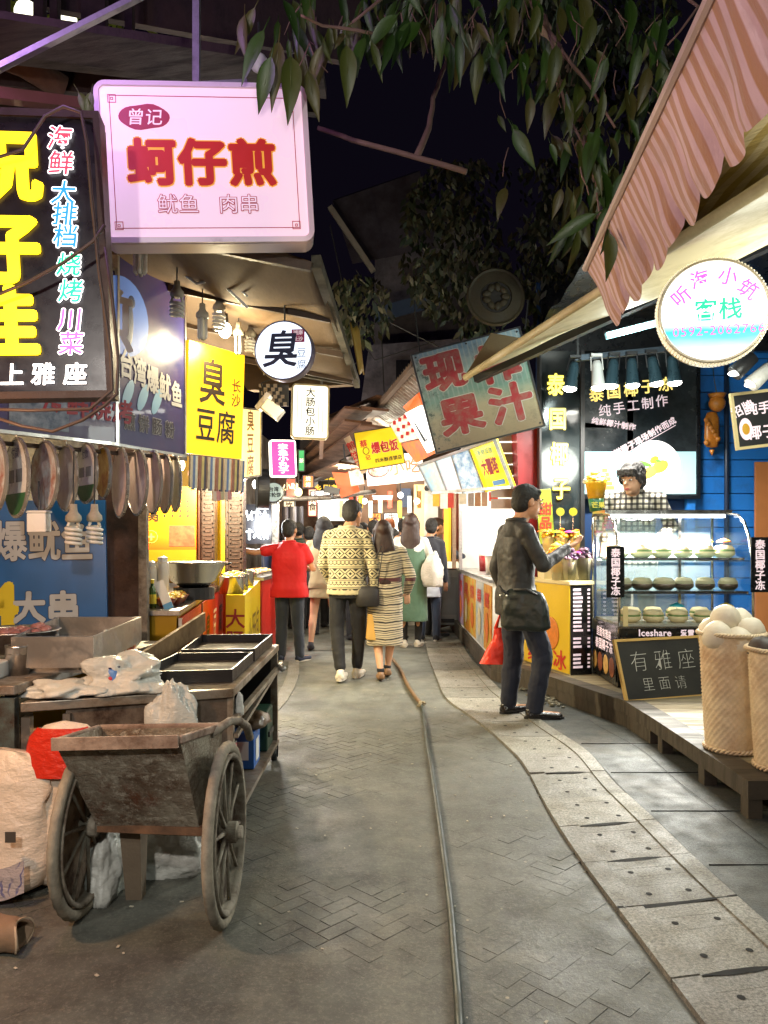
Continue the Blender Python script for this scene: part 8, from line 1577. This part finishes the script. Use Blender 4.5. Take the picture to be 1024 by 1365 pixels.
# dense small signs and fittings down the lane
far=[('small orange lit sign with white characters above the left crowd',(404,650),(418,650),(404,634),11.8,'#e8702a',1.0,'烧烤'),
('narrow green lit sign hanging behind the pink sign',(398,628),(406,628),(398,600),12.5,'#3aa05a',.8,'茶'),
('cream lit panel with red characters under the red sign',(378,690),(393,690),(378,668),13.2,'#f0dcb0',1.0,'饮品'),
('blue lit panel at the far left of the lane end',(352,700),(362,700),(352,676),13.6,'#7fb8e0',1.1,'冰'),
('yellow lit menu strip over the bright shop front',(428,640),(468,640),(428,632),14.7,'#f2c83a',1.2,'奶茶果汁小吃'),
('red lantern coloured box right of the gold lettered sign',(474,676),(486,676),(474,656),13.9,'#c8402a',.9,'面'),
('white price board inside the noodle shop',(512,716),(532,716),(512,684),13.1,'#f5f0e6',1.1,'牛肉面'),
('orange menu board beside the white price board',(492,712),(508,712),(492,684),13.0,'#e89a3a',.8,'米粉'),
('pale green board low in the noodle shop',(536,716),(549,716),(536,688),13.15,'#b8d8b0',.8,'粥'),
('red vertical strip sign on the reddish wall',(594,690),(600,690),(594,652),11.4,'#d03a2a',.8,'果汁'),
('cream hanging sign left of the yellow snack sign',(462,604),(474,600),(460,584),12.2,'#e0cfa8',.5,'小吃'),
('white strip light sign under the plank roof',(415,662),(440,660),(415,655),12.9,'#ffffff',1.6,'甜品')]
for lab,bl_,br_,tl2,d,col,em,tx in far:
    s,W,H=simple('small_shop_sign',lab,'sign',(bl_,br_,tl2),d,lit('far_'+col,C(col),em,var=.2),(),framem=black)
    n_=len(tx); v_=H>W
    for i,ch in enumerate(tx):
        fx,fy=(W*.5,H*(1-(i+.5)/n_)) if v_ else (W*(i+.5)/n_,H*.5)
        txt(s,ch,fx,fy,min(.8*min(W,H),.85*max(W,H)/n_),ink('#5a1a14') if col not in('#c8402a','#d03a2a','#3aa05a','#e8702a') else ink('#f5ead8',em=.6),off=.03,z=.004)
for i,(px,py,d,col) in enumerate(((420,668,14.4,(1,.95,.85)),(438,652,13.5,(1,.8,.5)),(486,668,12.8,(1,.97,.9)),(534,660,12.5,(1,.97,.9)),(373,664,12.6,(1,.85,.6)),(556,668,12.2,(1,.8,.5)))):
    t=thing('shop_bulb',['white shop bulb by the upright cream banner','amber shop bulb above the gold lettering','white shop bulb left of the noodle shop photos','white shop bulb over the noodle counter','amber shop bulb near the small round sign','amber shop bulb against the lit curtain'][i],'lamp',P(px,py,d),group='small bulbs down the lane'); b=MB(); b.ell((0,0,0),.05); make('lamp_bulb',b,lit('shopbulb%d'%i,col,5,mis=False),t,smooth=True); b=MB(); b.tube([(0,0,.04),(0,0,.25)],.008,5); make('lamp_cord',b,black,t)
t=thing('noodle_counter','pale serving counter of the noodle shop behind the crowd','counter',(.35,12.9,0)); b=MB(); b.box(-.45,.75,-.2,.1,0,.95); make('counter_body',b,white,t); b=MB(); b.box(-.5,.8,-.25,.15,.95,1.0); make('countertop',b,steelb,t)
for i in range(9):
    b=MB(); px=455+i*13; p=P(px,722,12.6); z0=2.05+.08*(i%3); b.box(p.x-.035,p.x+.035,12.6,12.62,z0-.28,z0); o=make('hanging_menu_slip',b,mat('slip_%d'%(i%4),C(('#d8c8a0','#c8482a','#d8b23a','#b8c8c0')[i%4]),rough=.6),None); tag(o,['cream','red','yellow','pale green'][i%4]+' menu slip hanging %s in the far row over the crowd'%['first from the left','second','third','fourth','in the middle','sixth','seventh','eighth','last'][i],'menu slip','menu slips over the crowd')
crowd2=[(484,11.9,1.66,.1,'woman with long black hair and a mustard coat in the middle of the far crowd','long','#a8842a'),(537,13.1,1.75,.1,'tall man in a navy jacket at the right of the far crowd','short','#22304a'),(508,13.8,1.7,-.2,'person in a pale grey coat far back by the noodle shop','short','#b8b4ac'),(398,12.2,1.68,.2,'man in a dark green jacket behind the red shirt man','short','#2c3a2c'),(440,12.4,1.62,-.1,'woman in a plum coat with long hair in the far middle','long','#4a2a3a'),(466,14.2,1.72,.0,'person in black at the very end of the lane','short','#17181c')]
for px,d,H_,rz_,lab,hr,col_ in crowd2: person(lab,gx(px,d),d,H_,rz=rz_,top=cloth('crowd_'+col_,col_),topname='coat',bottom=blackc,shoe=blackc,hair=hr,vox=.017,group='people walking far down the lane')
